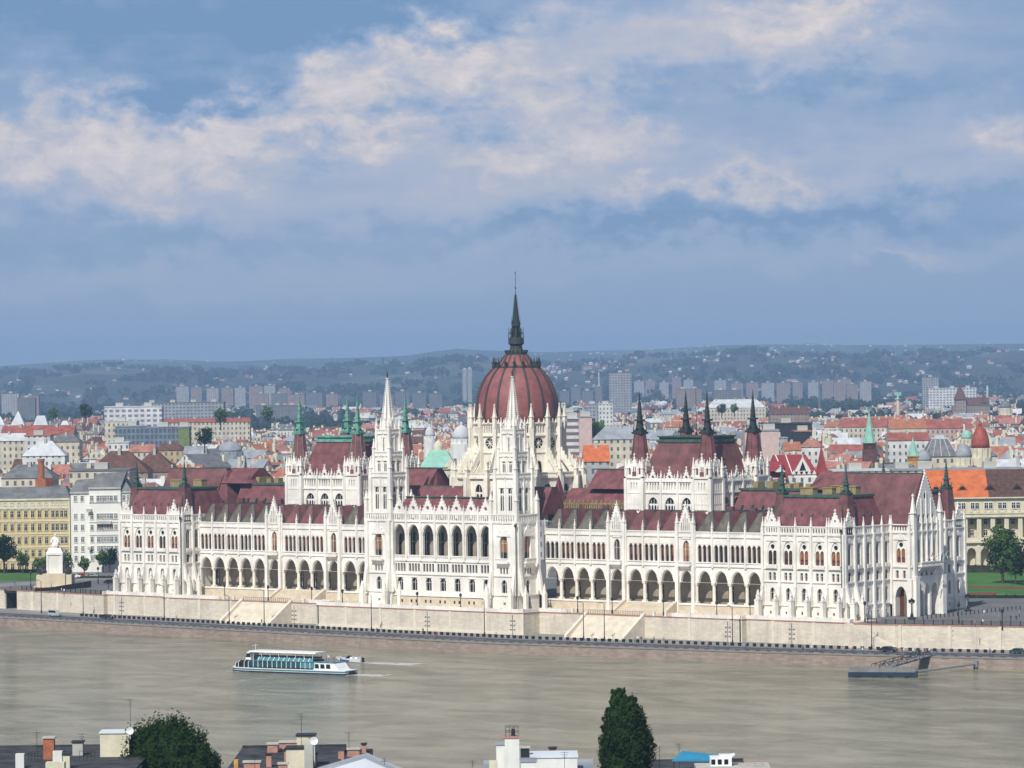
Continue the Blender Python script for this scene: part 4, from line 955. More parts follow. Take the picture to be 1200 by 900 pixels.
# terrace slab following its wall line
def samples(tab, step=12):
    xs = sorted(set([a for a, _ in tab]+list(range(-900, 901, step)))); return xs
b = MB(); xs = samples(WALL)
for x0, x1 in zip(xs, xs[1:]):
    b.poly([(x0, lerp_tab(WALL, x0)+.01, 0), (x1, lerp_tab(WALL, x1)+.01, 0), (x1, 420, 0), (x0, 420, 0)])
tag(b.build('square', 'plaza'), kind='structure')
b = MB()
for x0, x1 in zip(xs, xs[1:]):
    if -134.6 <= x0 and x1 <= 141.1: b.poly([(x0, lerp_tab(WALL, x0)+.4, .02), (x1, lerp_tab(WALL, x1)+.4, .02), (x1, 8, .02), (x0, 8, .02)])
tag(b.build('terrace_paving', 'stone_beige'), kind='structure')
# terrace wall with red string course and parapet
par = (-134.6, 141.1)
def follow(b, x0, x1, off, z0, z1, th, z=None):
    P = [x for x in xs if x0 <= x <= x1]
    for a, c in zip(P, P[1:]):
        if c-a < .2:
            ya, yc = lerp_tab(WALL, a)+off, lerp_tab(WALL, c)+off; lo, hi = min(ya, yc), max(ya, yc)
            b.box(a-th/2, c+th/2, lo, hi+th*.9, z0, z1)
        else:
            ya, yc = lerp_tab(WALL, a)+off, lerp_tab(WALL, c)+off
            b.hexa([(a, ya, z0), (c, yc, z0), (c, yc+th, z0), (a, ya+th, z0)], [(a, ya, z1), (c, yc, z1), (c, yc+th, z1), (a, ya+th, z1)])
T = MB(); follow(T, -900, -184, 0, ZR-.5, -.15, .8); follow(T, -178, 900, 0, ZR-.5, -.15, .8)
TW = T.build('terrace_wall', 'terrace_stone'); tag(TW, 'long pale block stone terrace wall along the quay below the parliament', 'wall')
xs = sorted(set(xs+[-184, -178, -177, -176, -175])); 
T = MB(); follow(T, -178, 900, 0, ZR-.5, -.15, .8); follow(T, -900, -184, 0, ZR-.5, -.15, .8)
o_ = T.build('tmp', 'terrace_stone'); TW.data = o_.data; bpy.data.objects.remove(o_)
c = MB(); follow(c, -134.6, 900, -.12, -.15, .1, 1.0); follow(c, -900, -134.6, -.12, -.15, .1, 1.0); c.build('string_course', 'red_band', TW)
c = MB()
for x in range(-170, 262, 13):
    if not (-78 < x < -50 or 50 < x < 78): y = lerp_tab(WALL, x); c.box(x-.45, x+.45, y-.16, y+.1, ZR-.4, -.15)
c.box(-37.6, 37.6, -16.25, -15.9, ZR-.3, ZR+.7); c.build('wall_pilasters', 'stair_stone', TW)
c = MB(); follow(c, -134.6, -75, .1, .1, 1.05, .35); follow(c, -55, 52, .1, .1, 1.05, .35); follow(c, 78, 141.1, .1, .1, 1.05, .35)
for x in [q for q in range(-134, 141, 4) if not (-78 < q < -51 or 51 < q < 78)]: y = lerp_tab(WALL, x)+.25; c.sq(x, y, .1, 1.3, .32, .32)
c.build('parapet', 'stone', TW)
c = MB(); c.prismx([(-5.5, ZR), (-5.5, 0), (-5.4, 0)], 0, 0) if False else None
c.prism([(141, ZR), (156, ZR), (156, ZR+.5), (142, .1), (141, .1)], -10.6, -8.4); c.build('ramp_flank', 'terrace_stone', TW)
c = MB(); c.box(-184.2, -177.8, -1.5, 12, -1.0, -.25); c.box(-184.3, -184, -1.2, 12, ZR, -.3); c.box(-178, -177.7, -1.2, 12, ZR, -.3); c.box(-184, -178, 11.5, 12, ZR, -.3)
c.box(-184.3, -177.7, -1.9, -1.1, -.9, .15); c.build('tunnel_mouth', 'bronze_dark', TW)
# monumental stairs
def stairs(s):
    b = MB(); x0, x1 = 54.5, 75.0
    if s < 0: x0, x1 = 54.5, 75.0
    b.sx = s; n = 16
    for k in range(n):
        z1 = -(k)*6.0/n; y = -9-k*.52; b.box(x0+.9, x1-.9, y-.52, y, ZR-.2, z1-.34)
    for e0, e1 in ((x0, x0+.9), (x1-.9, x1)): b.prismx([(-9, .6), (-8.6, .6), (-8.6, ZR), (-18.4, ZR), (-18.4, ZR+.7)], e0, e1)
    P = b.build('river_stairs', 'stair_stone'); tag(P, ('broad stone stairs down to the quay left of the central front' if s < 0 else 'broad stone stairs down to the quay right of the central front'), 'stairs', 'stairs to the quay')
    c = MB(); c.sx = s
    for k in range(8): c.box(56.5, 73.0, 7.3-(8-k)*.62, 7.3, 2.55-(k+1)*.31-.0, 2.55-k*.31-.002*k) if False else c.box(56.5, 73.0, 7.32-(k+1)*.62, 7.32, 0.021, 2.5-k*.31)
    for e0, e1 in ((55.3, 56.5), (73.0, 74.2)): c.prismx([(7.3, 0), (7.3, 3.0), (6.6, 3.0), (1.6, .5), (1.6, 0)], e0, e1)
    Q = c.build('entrance_stairs', 'stone_beige'); tag(Q, ('stone steps up to the arcade doors left of the central front' if s < 0 else 'stone steps up to the arcade doors right of the central front'), 'stairs', 'steps to the arcades')
    g = MB(); g.sx = s; 
    for k in range(24): x = 55.5+k*.8; g.tube((x, -8.8, 0), (x, -8.8, 1.1), .04, 4)
    g.tube((55.3, -8.8, 1.1), (74.2, -8.8, 1.1), .05, 4); G = g.build('iron_railing', 'iron'); tag(G, ('low iron railing on top of the left river stairs' if s < 0 else 'low iron railing on top of the right river stairs'), 'railing', 'railings on the stairs')
for s in (-1, 1): stairs(s)
# quay: pavement, road, parapet
def strip(name, m, o0, o1, z, kind='structure'):
    b = MB(); X = list(range(-900, 901, 10))
    for a, c in zip(X, X[1:]): b.poly([(a, E_(a)+o0, z), (c, E_(c)+o0, z), (c, E_(c)+o1, z), (a, E_(a)+o1, z)])
    return tag(b.build(name, m), kind=kind)
strip('quay_ground', 'pavement', 0.3, 75, ZR-.012); strip('road', 'asphalt', 4.0, 16.5, ZR-.006)
b = MB()
for a in range(-900, 900, 3):
    x0, x1 = a, a+1.7; b.poly([(x0, E_(x0)+5.2, ZR-.002), (x1, E_(x1)+5.2, ZR-.002), (x1, E_(x1)+5.7, ZR-.002), (x0, E_(x0)+5.7, ZR-.002)])
    x1 = a+3; b.poly([(x0, E_(x0)+15.7, ZR-.002), (x1, E_(x1)+15.7, ZR-.002), (x1, E_(x1)+15.9, ZR-.002), (x0, E_(x0)+15.9, ZR-.002)])
    if a % 9 == 0: x1 = a+4; b.poly([(x0, E_(x0)+10.3, ZR-.002), (x1, E_(x1)+10.3, ZR-.002), (x1, E_(x1)+10.5, ZR-.002), (x0, E_(x0)+10.5, ZR-.002)])
tag(b.build('road_markings', 'paint_white'), kind='structure')
b = MB(); X = list(range(-900, 901, 10))
for a, c in zip(X, X[1:]):
    b.hexa([(a, E_(a)-.9, -11), (c, E_(c)-.9, -11), (c, E_(c)+.6, -11), (a, E_(a)+.6, -11)], [(a, E_(a), ZR-.1), (c, E_(c), ZR-.1), (c, E_(c)+.6, ZR-.1), (a, E_(a)+.6, ZR-.1)])
QW = b.build('quay_wall', 'quay_stone'); tag(QW, 'weathered pinkish stone quay wall along the river edge', 'wall')
b = MB()
for a, c in zip(X, X[1:]):
    b.hexa([(a, E_(a)-.15, ZR-.1), (c, E_(c)-.15, ZR-.1), (c, E_(c)+.75, ZR-.1), (a, E_(a)+.75, ZR-.1)], [(a, E_(a)-.15, ZR+.06), (c, E_(c)-.15, ZR+.06), (c, E_(c)+.75, ZR+.06), (a, E_(a)+.75, ZR+.06)])
b.build('coping', 'quay_stone', QW)
# kerb
b = MB()
for a, c in zip(X, X[1:]):
    b.hexa([(a, E_(a)+16.5, ZR-.05), (c, E_(c)+16.5, ZR-.05), (c, E_(c)+16.8, ZR-.05), (a, E_(a)+16.8, ZR-.05)], [(a, E_(a)+16.5, ZR+.12), (c, E_(c)+16.5, ZR+.12), (c, E_(c)+16.8, ZR+.12), (a, E_(a)+16.8, ZR+.12)])
tag(b.build('kerb', 'pavement'), kind='structure')
# ---- far terrain: one sheet fanning out to the hills
SIL = [(-500, 424), (0, 429), (60, 425), (130, 421.5), (200, 421.5), (260, 424), (295, 423), (340, 420), (400, 420), (470, 417.5), (500, 413.5), (535, 409.5), (575, 411), (640, 413), (700, 411), (760, 410), (800, 407.5), (860, 405), (900, 403.8), (1000, 404.5), (1200, 403), (1700, 401)]
def smooth(t): t = max(0, min(1, t)); return t*t*(3-2*t)
def terr_h(px, d):
    top = zt(px, lerp_tab(SIL, px), 17000)
    mid = zt(px, lerp_tab(SIL, px)+13, 11500)
    h = 0
    h += max(0, mid)*smooth((d-7200)/4300)*(1-.25*smooth((d-11500)/2500))
    h += (top-.75*max(0, mid))*smooth((d-13000)/4000)
    if d > 17000: h -= smooth((d-17000)/6000)*60
    w = smooth((d-7000)/5000)*(1-smooth((d-15500)/1500))
    h += w*(9*sin(px*.017+d*.0011)+6*sin(px*.041-d*.0021+1.3)+3*sin(px*.09+d*.003))
    return h
def terrain_mat():
    m = bpy.data.materials.new('countryside'); m.use_nodes = True; t = NT(m.node_tree); p = t.n['Principled BSDF']
    o = t.coord(); x, y, z = t.sep(o)
    dd = t.math('ADD', t.math('MULTIPLY', t.math('SUBTRACT', x, CAM.x), HF.x), t.math('MULTIPLY', t.math('SUBTRACT', y, CAM.y), HF.y))
    uu = t.math('ADD', t.math('MULTIPLY', t.math('SUBTRACT', x, CAM.x), HR.x), t.math('MULTIPLY', t.math('SUBTRACT', y, CAM.y), HR.y))
    v = t.comb(uu, t.math('MULTIPLY', dd, .45), 0)
    f1 = t.noise(v, .0016, 7, .62, .4); f2 = t.noise(v, .009, 6, .65); f3 = t.noise(t.comb(uu, t.math('MULTIPLY', dd, .3), 5), .0022, 5, .6, .5)
    c = t.mix(t.ramp(f2, .35, .65), (.012, .022, .012), (.026, .04, .02))
    c = t.mix(t.ramp(f1, .52, .60), c, t.mix(t.ramp(f2, .4, .6), (.045, .062, .035), (.11, .12, .075)))
    c = t.mix(t.math('MULTIPLY', t.ramp(f3, .60, .66), .6), c, (.22, .20, .17))
    t.l.new(c, p.inputs['Base Color']); p.inputs['Roughness'].default_value = 1; MT['countryside'] = m
terrain_mat()
D_ = [1330, 1400, 1800, 2400, 3200, 4200, 5400, 6600]+[7200+200*k for k in range(56)]+[19000, 21000, 24000]
PX = list(range(-900, 2101, 30))
b = MB()
for d in D_:
    for px in PX:
        px = 600+(px-600)*(.55+.5*min(1, (d-1330)/2500)); x, y = at(px, d); b.v.append((x, y, terr_h(px, d)-.4))
n = len(PX)
for i in range(len(D_)-1):
    for k in range(n-1): b.face([i*n+k, i*n+k+1, (i+1)*n+k+1, (i+1)*n+k])
tr = b.build('hills', 'countryside', smooth=True); tag(tr, kind='structure')
# ---- haze
b = MB(); hx, hy = at(600, 10500)
m = bpy.data.materials.new('haze'); m.use_nodes = True; t = NT(m.node_tree); t.n.clear() if hasattr(t.n, 'clear') else None
pv = t.n.new('ShaderNodeVolumePrincipled'); ou = t.n.new('ShaderNodeOutputMaterial'); t.l.new(pv.outputs[0], ou.inputs['Volume'])
pv.inputs['Color'].default_value = (.43, .655, 1.0, 1); pv.inputs['Density'].default_value = 8.2e-5; pv.inputs['Anisotropy'].default_value = .0
MT['haze'] = m
q = 15500; ca, sa = cos(YAW), sin(YAW)
cn = [(hx+ca*a-sa*c_, hy+sa*a+ca*c_) for a, c_ in ((-9000, -11200), (9000, -11200), (9000, 14500), (-9000, 14500))]
b.hexa([(x, y, -70) for x, y in cn], [(x, y, 330) for x, y in cn]); tag(b.build('haze', 'haze'), kind='stuff')
# ================================================================== CITY
for nm, cc in [('city_cream', (.55, .50, .38)), ('city_white', (.62, .62, .58)), ('city_grey', (.36, .36, .35)), ('city_ochre', (.46, .36, .20)), ('city_pink', (.48, .34, .28)), ('city_brown', (.27, .21, .16))]:
    facade_mat(nm, cc)
facade_mat('slab_white', (.62, .62, .62), (.16, .18, .22), 4.2, 3.4, .6, .5); facade_mat('slab_pink', (.50, .40, .36), (.20, .19, .2), 4, 3, .55, .45)
facade_mat('est_pink', (.26, .20, .18), (.12, .12, .13), 4, 3, .55, .45); facade_mat('est_white', (.33, .33, .33), (.13, .14, .16), 4, 3, .5, .45); facade_mat('est_grey', (.15, .16, .17), (.07, .08, .1), 4, 3, .5, .45)
facade_mat('slab_grey', (.30, .31, .33), (.10, .12, .15), 3.5, 3.2, .6, .5); facade_mat('band_white', (.6, .6, .58), (.16, .12, .14), 900, 3.4, 1, .5)
facade_mat('glass_hall', (.16, .21, .26), (.07, .09, .12), 2.5, 3.5, .7, .7)
mat('tile_vivid', (.46, .125, .04), .85, .2, .4); mat('tile_red', (.27, .085, .06), .85, .25, .3); mat('tile_orange', (.33, .13, .07), .85, .2, .4); mat('tile_pink', (.33, .15, .11), .85, .25, .3)
mat('tile_brown', (.11, .055, .04), .85, .3, .5); mat('slate_grey', (.14, .145, .15), .8, .25, .3); mat('sheet_grey', (.26, .28, .31), .7, .2, .2)
mat('sheet_pale', (.50, .52, .53), .6, .15, .2); mat('copper_pale', (.24, .46, .37), .7, .12, .3); mat('crimson', (.23, .028, .03), .7, .2, .5)
mat('dome_brick', (.30, .065, .035), .6, .2, .6); mat('lime', (.15, .20, .07), .8, .2, .5); mat('gold_ochre', (.5, .28, .08), .7, .2, .5); mat('party_pink', (.52, .40, .36), .85, .1, .3)
WALLS = ['city_cream', 'city_white', 'city_grey', 'city_ochre', 'city_pink', 'city_brown']; WN = ['cream', 'white', 'grey', 'ochre', 'pink', 'brown']
ROOFS = ['tile_red', 'tile_orange', 'tile_pink', 'tile_brown', 'slate_grey', 'sheet_grey', 'sheet_pale']; RN = ['red tiled', 'orange tiled', 'faded pink tiled', 'dark brown', 'slate grey', 'grey metal', 'pale metal']
RW = [13, 8, 17, 15, 19, 16, 16]
_u = MB(); _u.box(-.5, .5, -.5, .5, 0, 1); UNIT = {}
def unit(mk):
    if mk not in UNIT: UNIT[mk] = mesh_of(_u, 'block', [mk])
    return UNIT[mk]
class Boxes:
    """collects boxes; each becomes an object of its own"""
    def __init__(s): s.b = []
    def box(s, x0, x1, y0, y1, z0, z1): s.b.append((x0, x1, y0, y1, z0, z1))
    def place(s, name, mk, par):
        for (x0, x1, y0, y1, z0, z1) in s.b:
            o = inst(name, unit(mk), par, ((x0+x1)/2, (y0+y1)/2, z0)); o.scale = (x1-x0, y1-y0, z1-z0)
def house(rnd, w, dp, ev, rh, kind, wb, rb, cb):
    """one block in three builders: walls, roof, chimneys (local frame, centred)"""
    a, c = -w/2, w/2; e, f = -dp/2, dp/2
    wb.box(a, c, e, f, -1, ev)
    o = .5
    if kind == 'flat':
        rb.box(a-.2, c+.2, e-.2, f+.2, ev, ev+.5)
        for k in range(rnd.randint(1, 3)):
            x = rnd.uniform(a+2, c-3); y = rnd.uniform(e+1, f-3); wb.box(x, x+rnd.uniform(2, 6), y, y+2.5, ev+.5, ev+rnd.uniform(2, 4))
    else:
        i = rh*.9 if kind == 'hip' else 0
        if w >= dp:
            p0, p1 = (a+min(i, w*.4), 0), (c-min(i, w*.4), 0)
            rb.poly([(a-o, e-o, ev), (c+o, e-o, ev), (p1[0], 0, ev+rh), (p0[0], 0, ev+rh)]); rb.poly([(c+o, f+o, ev), (a-o, f+o, ev), (p0[0], 0, ev+rh), (p1[0], 0, ev+rh)])
            t = rb if kind == 'hip' else wb
            k = o if kind == 'hip' else 0
            t.poly([(a-k, e-k, ev), (a-k, f+k, ev), (p0[0], 0, ev+rh)]); t.poly([(c+k, e-k, ev), (c+k, f+k, ev), (p1[0], 0, ev+rh)])
        else:
            p0, p1 = (0, e+min(i, dp*.4)), (0, f-min(i, dp*.4))
            rb.poly([(a-o, e-o, ev), (a-o, f+o, ev), (0, p1[1], ev+rh), (0, p0[1], ev+rh)]); rb.poly([(c+o, f+o, ev), (c+o, e-o, ev), (0, p0[1], ev+rh), (0, p1[1], ev+rh)])
            t = rb if kind == 'hip' else wb; k = o if kind == 'hip' else 0
            t.poly([(a-k, e-k, ev), (c+k, e-k, ev), (0, p0[1], ev+rh)]); t.poly([(a-k, f+k, ev), (c+k, f+k, ev), (0, p1[1], ev+rh)])
        rb.poly([(a-o, e-o, ev-.02), (c+o, e-o, ev-.02), (c+o, f+o, ev-.02), (a-o, f+o, ev-.02)])
    for k in range(rnd.randint(2, 6)):
        x = rnd.uniform(a+1, c-1); y = rnd.uniform(e+1, f-1); h = rnd.uniform(.6, 1)*rh if kind != 'flat' else 1
        s_ = rnd.uniform(.35, .8); cb.box(x-s_, x+s_*1.6, y-s_, y+s_, ev, ev+h+rnd.uniform(.8, 2.2))
    if kind != 'flat' and rnd.random() < .5:
        for k in range(rnd.randint(2, 4)):
            x = a+(c-a)*(k+.5)/4; cb.box(x-.7, x+.7, e+.8, e+2.6, ev+.3, ev+2.1)
PLACE = [(-50, 120, 'at left edge'), (120, 200, 'below the white slab'), (200, 345, 'left of the left hall'), (345, 480, 'behind the left hall'), (480, 560, 'left of the dome'), (560, 690, 'behind the dome'),
         (690, 750, 'just right of the dome'), (750, 900, 'behind the right hall'), (900, 1010, 'by the crimson mansion'), (1010, 1090, 'near the green steeple'), (1090, 1170, 'near the ribbed dome'), (1170, 1300, 'at right edge')]
KEEP = [(60, 160, 1100, 1420), (1090, 1320, 1100, 1560)]
# landmark corridors where no filler block may stand in front: (px0, px1, from d, to d)
HOLES = []
def lm(px0, px1, d, depth=30, lo=0): HOLES.append((px0, px1, d-lo, d+depth))
city_parts = {}
HELD = []
def city():
    rnd = random.Random(11); n = 0; far = {}
    def fb(k):
        if k not in far: far[k] = MB()
        return far[k]
    d = 1330.; row = 0
    while d < 6400:
        px = -60.+rnd.uniform(-20, 20); m = d/FPX
        while px < 1260:
            w = rnd.uniform(12, 30); dp = rnd.uniform(10, 18); dd = d+rnd.uniform(-18, 18)
            pc = px+w/2/m
            ang = (.0 if sin(px*.011+d*.0023) > 0 else .55)+(pi/2 if rnd.random() < .3 else 0)+rnd.uniform(-.06, .06)
            step = (w*abs(cos(ang-YAW+pi/2*0))+dp*abs(sin(ang-YAW)))/m*.92
            px += step
            if any(a < pc < c and e < dd < f for a, c, e, f in HOLES): continue
            if rnd.random() < (.05 if d < 3200 else .25): continue
            if d > 3300 and (sin(px*.02+1)+sin(d*.0013+px*.006)) > .55: continue
            ev = rnd.choice([13, 15, 17, 18, 19, 20, 22])+rnd.uniform(-1, 1); 
            if d < 1500: ev = min(ev, 18)
            if d > 3600: ev *= rnd.uniform(.5, 1.0)
            rh = rnd.uniform(3, 6.5); kind = rnd.choices(['gable', 'hip', 'flat'], [5, 3, 2.3])[0]
            wi = rnd.choices(range(6), [8, 8, 5, 3, 3, 2])[0]; ri = rnd.choices(range(7), RW)[0] if kind != 'flat' else rnd.choice([4, 5, 6])
            x, y = at(pc, dd)
            if n < 296 and -20 < pc < 1220:
                wb, rb, cb = MB(), MB(), Boxes(); house(rnd, w, dp, ev, rh, kind, wb, rb, cb)
                o = wb.build('city_block', WALLS[wi], None, (x, y, 0), rot=ang); ro = rb.build('roof', ROOFS[ri], o); cb.place('chimney', rnd.choice(['plaster_cream', 'brick_pink', 'plaster_grey', 'plaster_white']), ro)
                pl = next((p for a, c, p in PLACE if a <= pc < c), 'at right edge')
                dist = 'nearest' if dd < 1400 else ('near' if dd < 1460 else ('further back' if dd < 1520 else 'far back'))
                sz = 'wide' if w > 24 else ('narrow' if w < 17 else 'mid sized'); kn = {'gable': 'pitched', 'hip': 'hipped', 'flat': 'flat'}[kind]
                tag(o, '%s %s house, %s %s roof, %s, %s' % (sz, WN[wi], RN[ri], kn, dist, pl), 'town house', 'town houses of the roofscape, %s' % pl); n += 1
            else:
                tb = [MB(), MB(), Boxes()]; house(rnd, w, dp, ev, rh, kind, *tb)
                cm = MB()
                for q in tb[2].b: cm.box(*q)
                tb[2] = cm
                for t, k in zip(tb, (WALLS[wi], ROOFS[ri], 'plaster_cream')):
                    B = fb(k); bi = len(B.v); ca_, sa_ = cos(ang), sin(ang)
                    for (vx, vy, vz) in t.v: B.v.append((x+ca_*vx-sa_*vy, y+sa_*vx+ca_*vy, vz))
                    for f_ in t.f: B.f.append([i+bi for i in f_]); B.m.append(0)
        row += 1; d += 26 if d < 1700 else (34 if d < 2600 else (60 if d < 4000 else 110))
    # suburbs and hillside villages join the far mass
    for k in range(2100):
        d = rnd.uniform(6300, 16500); px = rnd.uniform(-80, 1300)
        dens = .5+.5*sin(px*.012+d*.0009)*sin(px*.005+2.0)
        if px > 620: dens += .35
        if rnd.random() > dens*(.45 if px < 600 else .8): continue
        x, y = at(px, d); z = terr_h(px, d)-1; s_ = rnd.uniform(3.5, 7); h = rnd.uniform(3, 7); a = rnd.uniform(0, 1)
        wk = rnd.choice(['city_white', 'city_cream', 'city_grey', 'city_pink', 'city_brown']); B = fb(wk); R_ = fb(rnd.choice(['tile_red', 'tile_pink', 'sheet_pale', 'tile_brown']))
        def P_(u, v, q): return (x+u*cos(a)-v*sin(a), y+u*sin(a)+v*cos(a), z+q)
        B.hexa([P_(-s_, -5, 0), P_(s_, -5, 0), P_(s_, 5, 0), P_(-s_, 5, 0)], [P_(-s_, -5, h), P_(s_, -5, h), P_(s_, 5, h), P_(-s_, 5, h)])
        R_.poly([P_(-s_, -5.5, h), P_(s_, -5.5, h), P_(s_, 0, h+3), P_(-s_, 0, h+3)]); R_.poly([P_(-s_, 5.5, h), P_(s_, 5.5, h), P_(s_, 0, h+3), P_(-s_, 0, h+3)])
    A = MB(); mats = []
    for k, B in far.items():
        bi = len(A.v); A.v += B.v; mi = len(mats); mats.append(k)
        for f_ in B.f: A.f.append([i+bi for i in f_]); A.m.append(mi)
    tag(A.build('distant_city', mats), kind='stuff')
# ------------------------------------------------------------------ landmarks, facing the river bank
def L(name, label, cat, px, d, rz=0., group=None):
    x, y = at(px, d); return empty(name, (x, y, 0), YAW+rz, label, cat, group)
def slab(px0, px1, d, ytop, depth, wall, roof, label, cat='apartment block', name='apartment_block', group=None, rz=0., rh=1.0, style='flat', extra=None, hole=True):
    pc = (px0+px1)/2; w = (px1-px0)*d/FPX; z = zt(pc, ytop, d); o = L(name, label, cat, pc, d, rz, group)
    wb, rb, cb = MB(), MB(), Boxes(); rnd = random.Random(int(px0*7+d)); base = terr_h(pc, d)
    if style == 'flat':
        wb.box(-w/2, w/2, 0, depth, base-2, z); rb.box(-w/2-.3, w/2+.3, -.3, depth+.3, z, z+.6)
        for k in range(max(1, int(w/18))):
            x = -w/2+w*(k+.5)/max(1, int(w/18)); cb.box(x-2.5, x+2.5, depth*.3, depth*.6, z+.6, z+3)
    else:
        wb.box(-w/2, w/2, 0, depth, base-2, z-rh); i = rh if style == 'hip' else 0
        rb.poly([(-w/2-.4, -.4, z-rh), (w/2+.4, -.4, z-rh), (w/2-i, depth/2, z), (-w/2+i, depth/2, z)]); rb.poly([(-w/2-.4, depth+.4, z-rh), (w/2+.4, depth+.4, z-rh), (w/2-i, depth/2, z), (-w/2+i, depth/2, z)])
        for e in (-1, 1): (rb if i else wb).poly([(e*(w/2), 0, z-rh), (e*(w/2), depth, z-rh), (e*(w/2-i), depth/2, z)])
        for k in range(max(1, int(w/14))):
            x = -w/2+w*(k+.5)/max(1, int(w/14)); cb.box(x-.6, x+.6, depth*.4, depth*.6, z-rh*.4, z+1)
    W_ = wb.build('wall', wall, o); rb.build('roof', roof, o); cb.place('rooftop_structure' if style == 'flat' else 'chimney', 'plaster_grey', W_)
    if hole: lm(px0-3, px1+3, d, depth+25, 24)
    return o
slab(122, 189, 2500, 477, 16, 'slab_white', 'sheet_pale', 'long white hospital-like slab block with rows of dark windows', name='slab_block')
slab(134, 172, 2150, 500, 20, 'glass_hall', 'sheet_grey', 'blue grey glass hall in front of the white slab block', 'hall', 'glass_hall')
slab(172, 208, 2150, 501, 20, 'glass_hall', 'sheet_grey', 'grey metal roofed glass hall next to a lime green facade', 'hall', 'glass_hall')
slab(208, 221, 2140, 501, 14, 'lime', 'sheet_grey', 'narrow lime green building beside the glass halls', 'building', 'green_building')
slab(165, 262, 3600, 472, 20, 'slab_grey', 'slate_grey', 'long grey block half hidden behind the white slab block')
slab(188, 292, 2700, 490, 16, 'city_cream', 'tile_red', 'very long low cream building with a thin red roof', 'building', 'long_building', style='gable', rh=3)
slab(100, 172, 1560, 529, 22, 'city_brown', 'tile_brown', 'big rusty brown hipped roof of a large town house', 'town house', 'town_house', style='hip', rh=9) 
slab(150, 205, 1620, 529, 22, 'city_brown', 'tile_brown', 'second rusty brown roof beside the biggest brown roof', 'town house', 'town_house', style='hip', rh=9)
slab(0, 85, 2050, 499, 20, 'city_pink', 'tile_red', 'long bright red roof at the left edge of the view', 'town house', 'town_house', style='gable', rh=5)
for i, (a_, c_, d_, y_, w_, r_, st_, lb_) in enumerate([(126, 150, 1980, 519, 'city_white', 'sheet_pale', 'flat', 'white flat roof in front of the glass halls'), (150, 180, 1940, 521, 'city_cream', 'tile_pink', 'gable', 'pinkish pitched roof in front of the glass halls'), (180, 214, 1960, 519, 'city_ochre', 'tile_brown', 'hip', 'brown hipped roof in front of the lime green building'), (214, 240, 1900, 523, 'city_white', 'sheet_grey', 'gable', 'small grey roof right of the lime green building'),
    (-12, 28, 1960, 508, 'city_cream', 'sheet_pale', 'gable', 'pale roof below the long red roof at the left edge'), (28, 58, 1930, 511, 'city_white', 'tile_pink', 'flat', 'white block below the long red roof'), (58, 92, 1980, 509, 'city_cream', 'slate_grey', 'hip', 'grey hipped roof below the end of the long red roof'),
    (895, 922, 1800, 514, 'city_grey', 'sheet_grey', 'flat', 'grey flat roof before the black glass building'), (918, 938, 1740, 518, 'city_cream', 'tile_orange', 'gable', 'orange pitched roof before the black glass building'), (938, 965, 1760, 514, 'city_white', 'tile_pink', 'hip', 'faded pink hipped roof right of the black glass building'),
    (122, 160, 2380, 494, 'city_cream', 'sheet_pale', 'flat', 'low cream annex at the foot of the white slab block')]):
    slab(a_, c_, d_, y_, 15, w_, r_, lb_, 'building', 'city_building', style=st_, rh=4)
slab(25, 75, 1760, 517, 16, 'city_white', 'sheet_pale', 'white roofed building left of the brown roofs', 'building', 'white_building', style='hip', rh=7)
slab(714, 740, 4600, 437, 14, 'slab_grey', 'slate_grey', 'tall grey tower block right of the dome', 'tower block', 'tower_block')
slab(542, 547, 7400, 433, 14, 'est_white', 'sheet_pale', 'left one of two slim pale twin tower blocks left of the dome', 'tower block', 'tower_block', hole=False)
slab(548, 553, 7400, 432, 14, 'est_white', 'sheet_pale', 'right one of two slim pale twin tower blocks left of the dome', 'tower block', 'tower_block', hole=False)
slab(662, 672, 2300, 484, 10, 'band_white', 'sheet_grey', 'small dark and white office top beside the dome pinnacles', 'office', 'office_block')
slab(685, 702, 3300, 474, 14, 'slab_grey', 'sheet_grey', 'grey box shaped office block right of the dome', 'office', 'office_block')
slab(701, 718, 3100, 474, 14, 'city_white', 'sheet_pale', 'small white flat roofed block right of the dome', 'office', 'office_block')
slab(662, 678, 1900, 491, 14, 'band_white', 'sheet_pale', 'white banded office block right of the dome', 'office', 'office_block')
slab(678, 693, 1880, 489, 14, 'party_pink', 'sheet_grey', 'mauve end wall of the banded office block right of the dome', 'office', 'office_block')
slab(694, 760, 1750, 500, 20, 'city_cream', 'sheet_grey', 'wide ornate cream apartment house right of the dome', 'apartment house', 'apartment_house', style='hip', rh=6)
slab(683, 713, 1480, 522, 16, 'city_grey', 'tile_vivid', 'small house with vivid orange roof just right of the dome', 'house', 'orange_roofed_house', style='gable', rh=6.5)
slab(893, 951, 1900, 497, 30, 'iron', 'roof_felt', 'black glass clad department building behind the right hall', 'office', 'black_building')
slab(931, 951, 1860, 506, 20, 'iron', 'tile_pink', 'lower stepped end of the black glass building', 'office', 'black_building')
slab(872, 892, 1640, 499, 16, 'party_pink', 'sheet_grey', 'tall blank pink party wall left of the black building', 'apartment house', 'apartment_house')
slab(891, 912, 1600, 505, 16, 'party_pink', 'sheet_grey', 'second blank pink party wall in front of the black building', 'apartment house', 'apartment_house')
slab(828, 897, 3500, 468, 26, 'city_cream', 'sheet_pale', 'long pale exhibition hall behind the right assembly hall', 'hall', 'exhibition_hall', style='hip', rh=8)
slab(902, 948, 3100, 477, 20, 'city_brown', 'tile_brown', 'long brown roofed building beyond the black building', 'building', 'long_building', style='gable', rh=6)
slab(1088, 1144, 4700, 455, 16, 'slab_white', 'sheet_pale', 'white modernist block standing above the park trees', 'office', 'office_block')
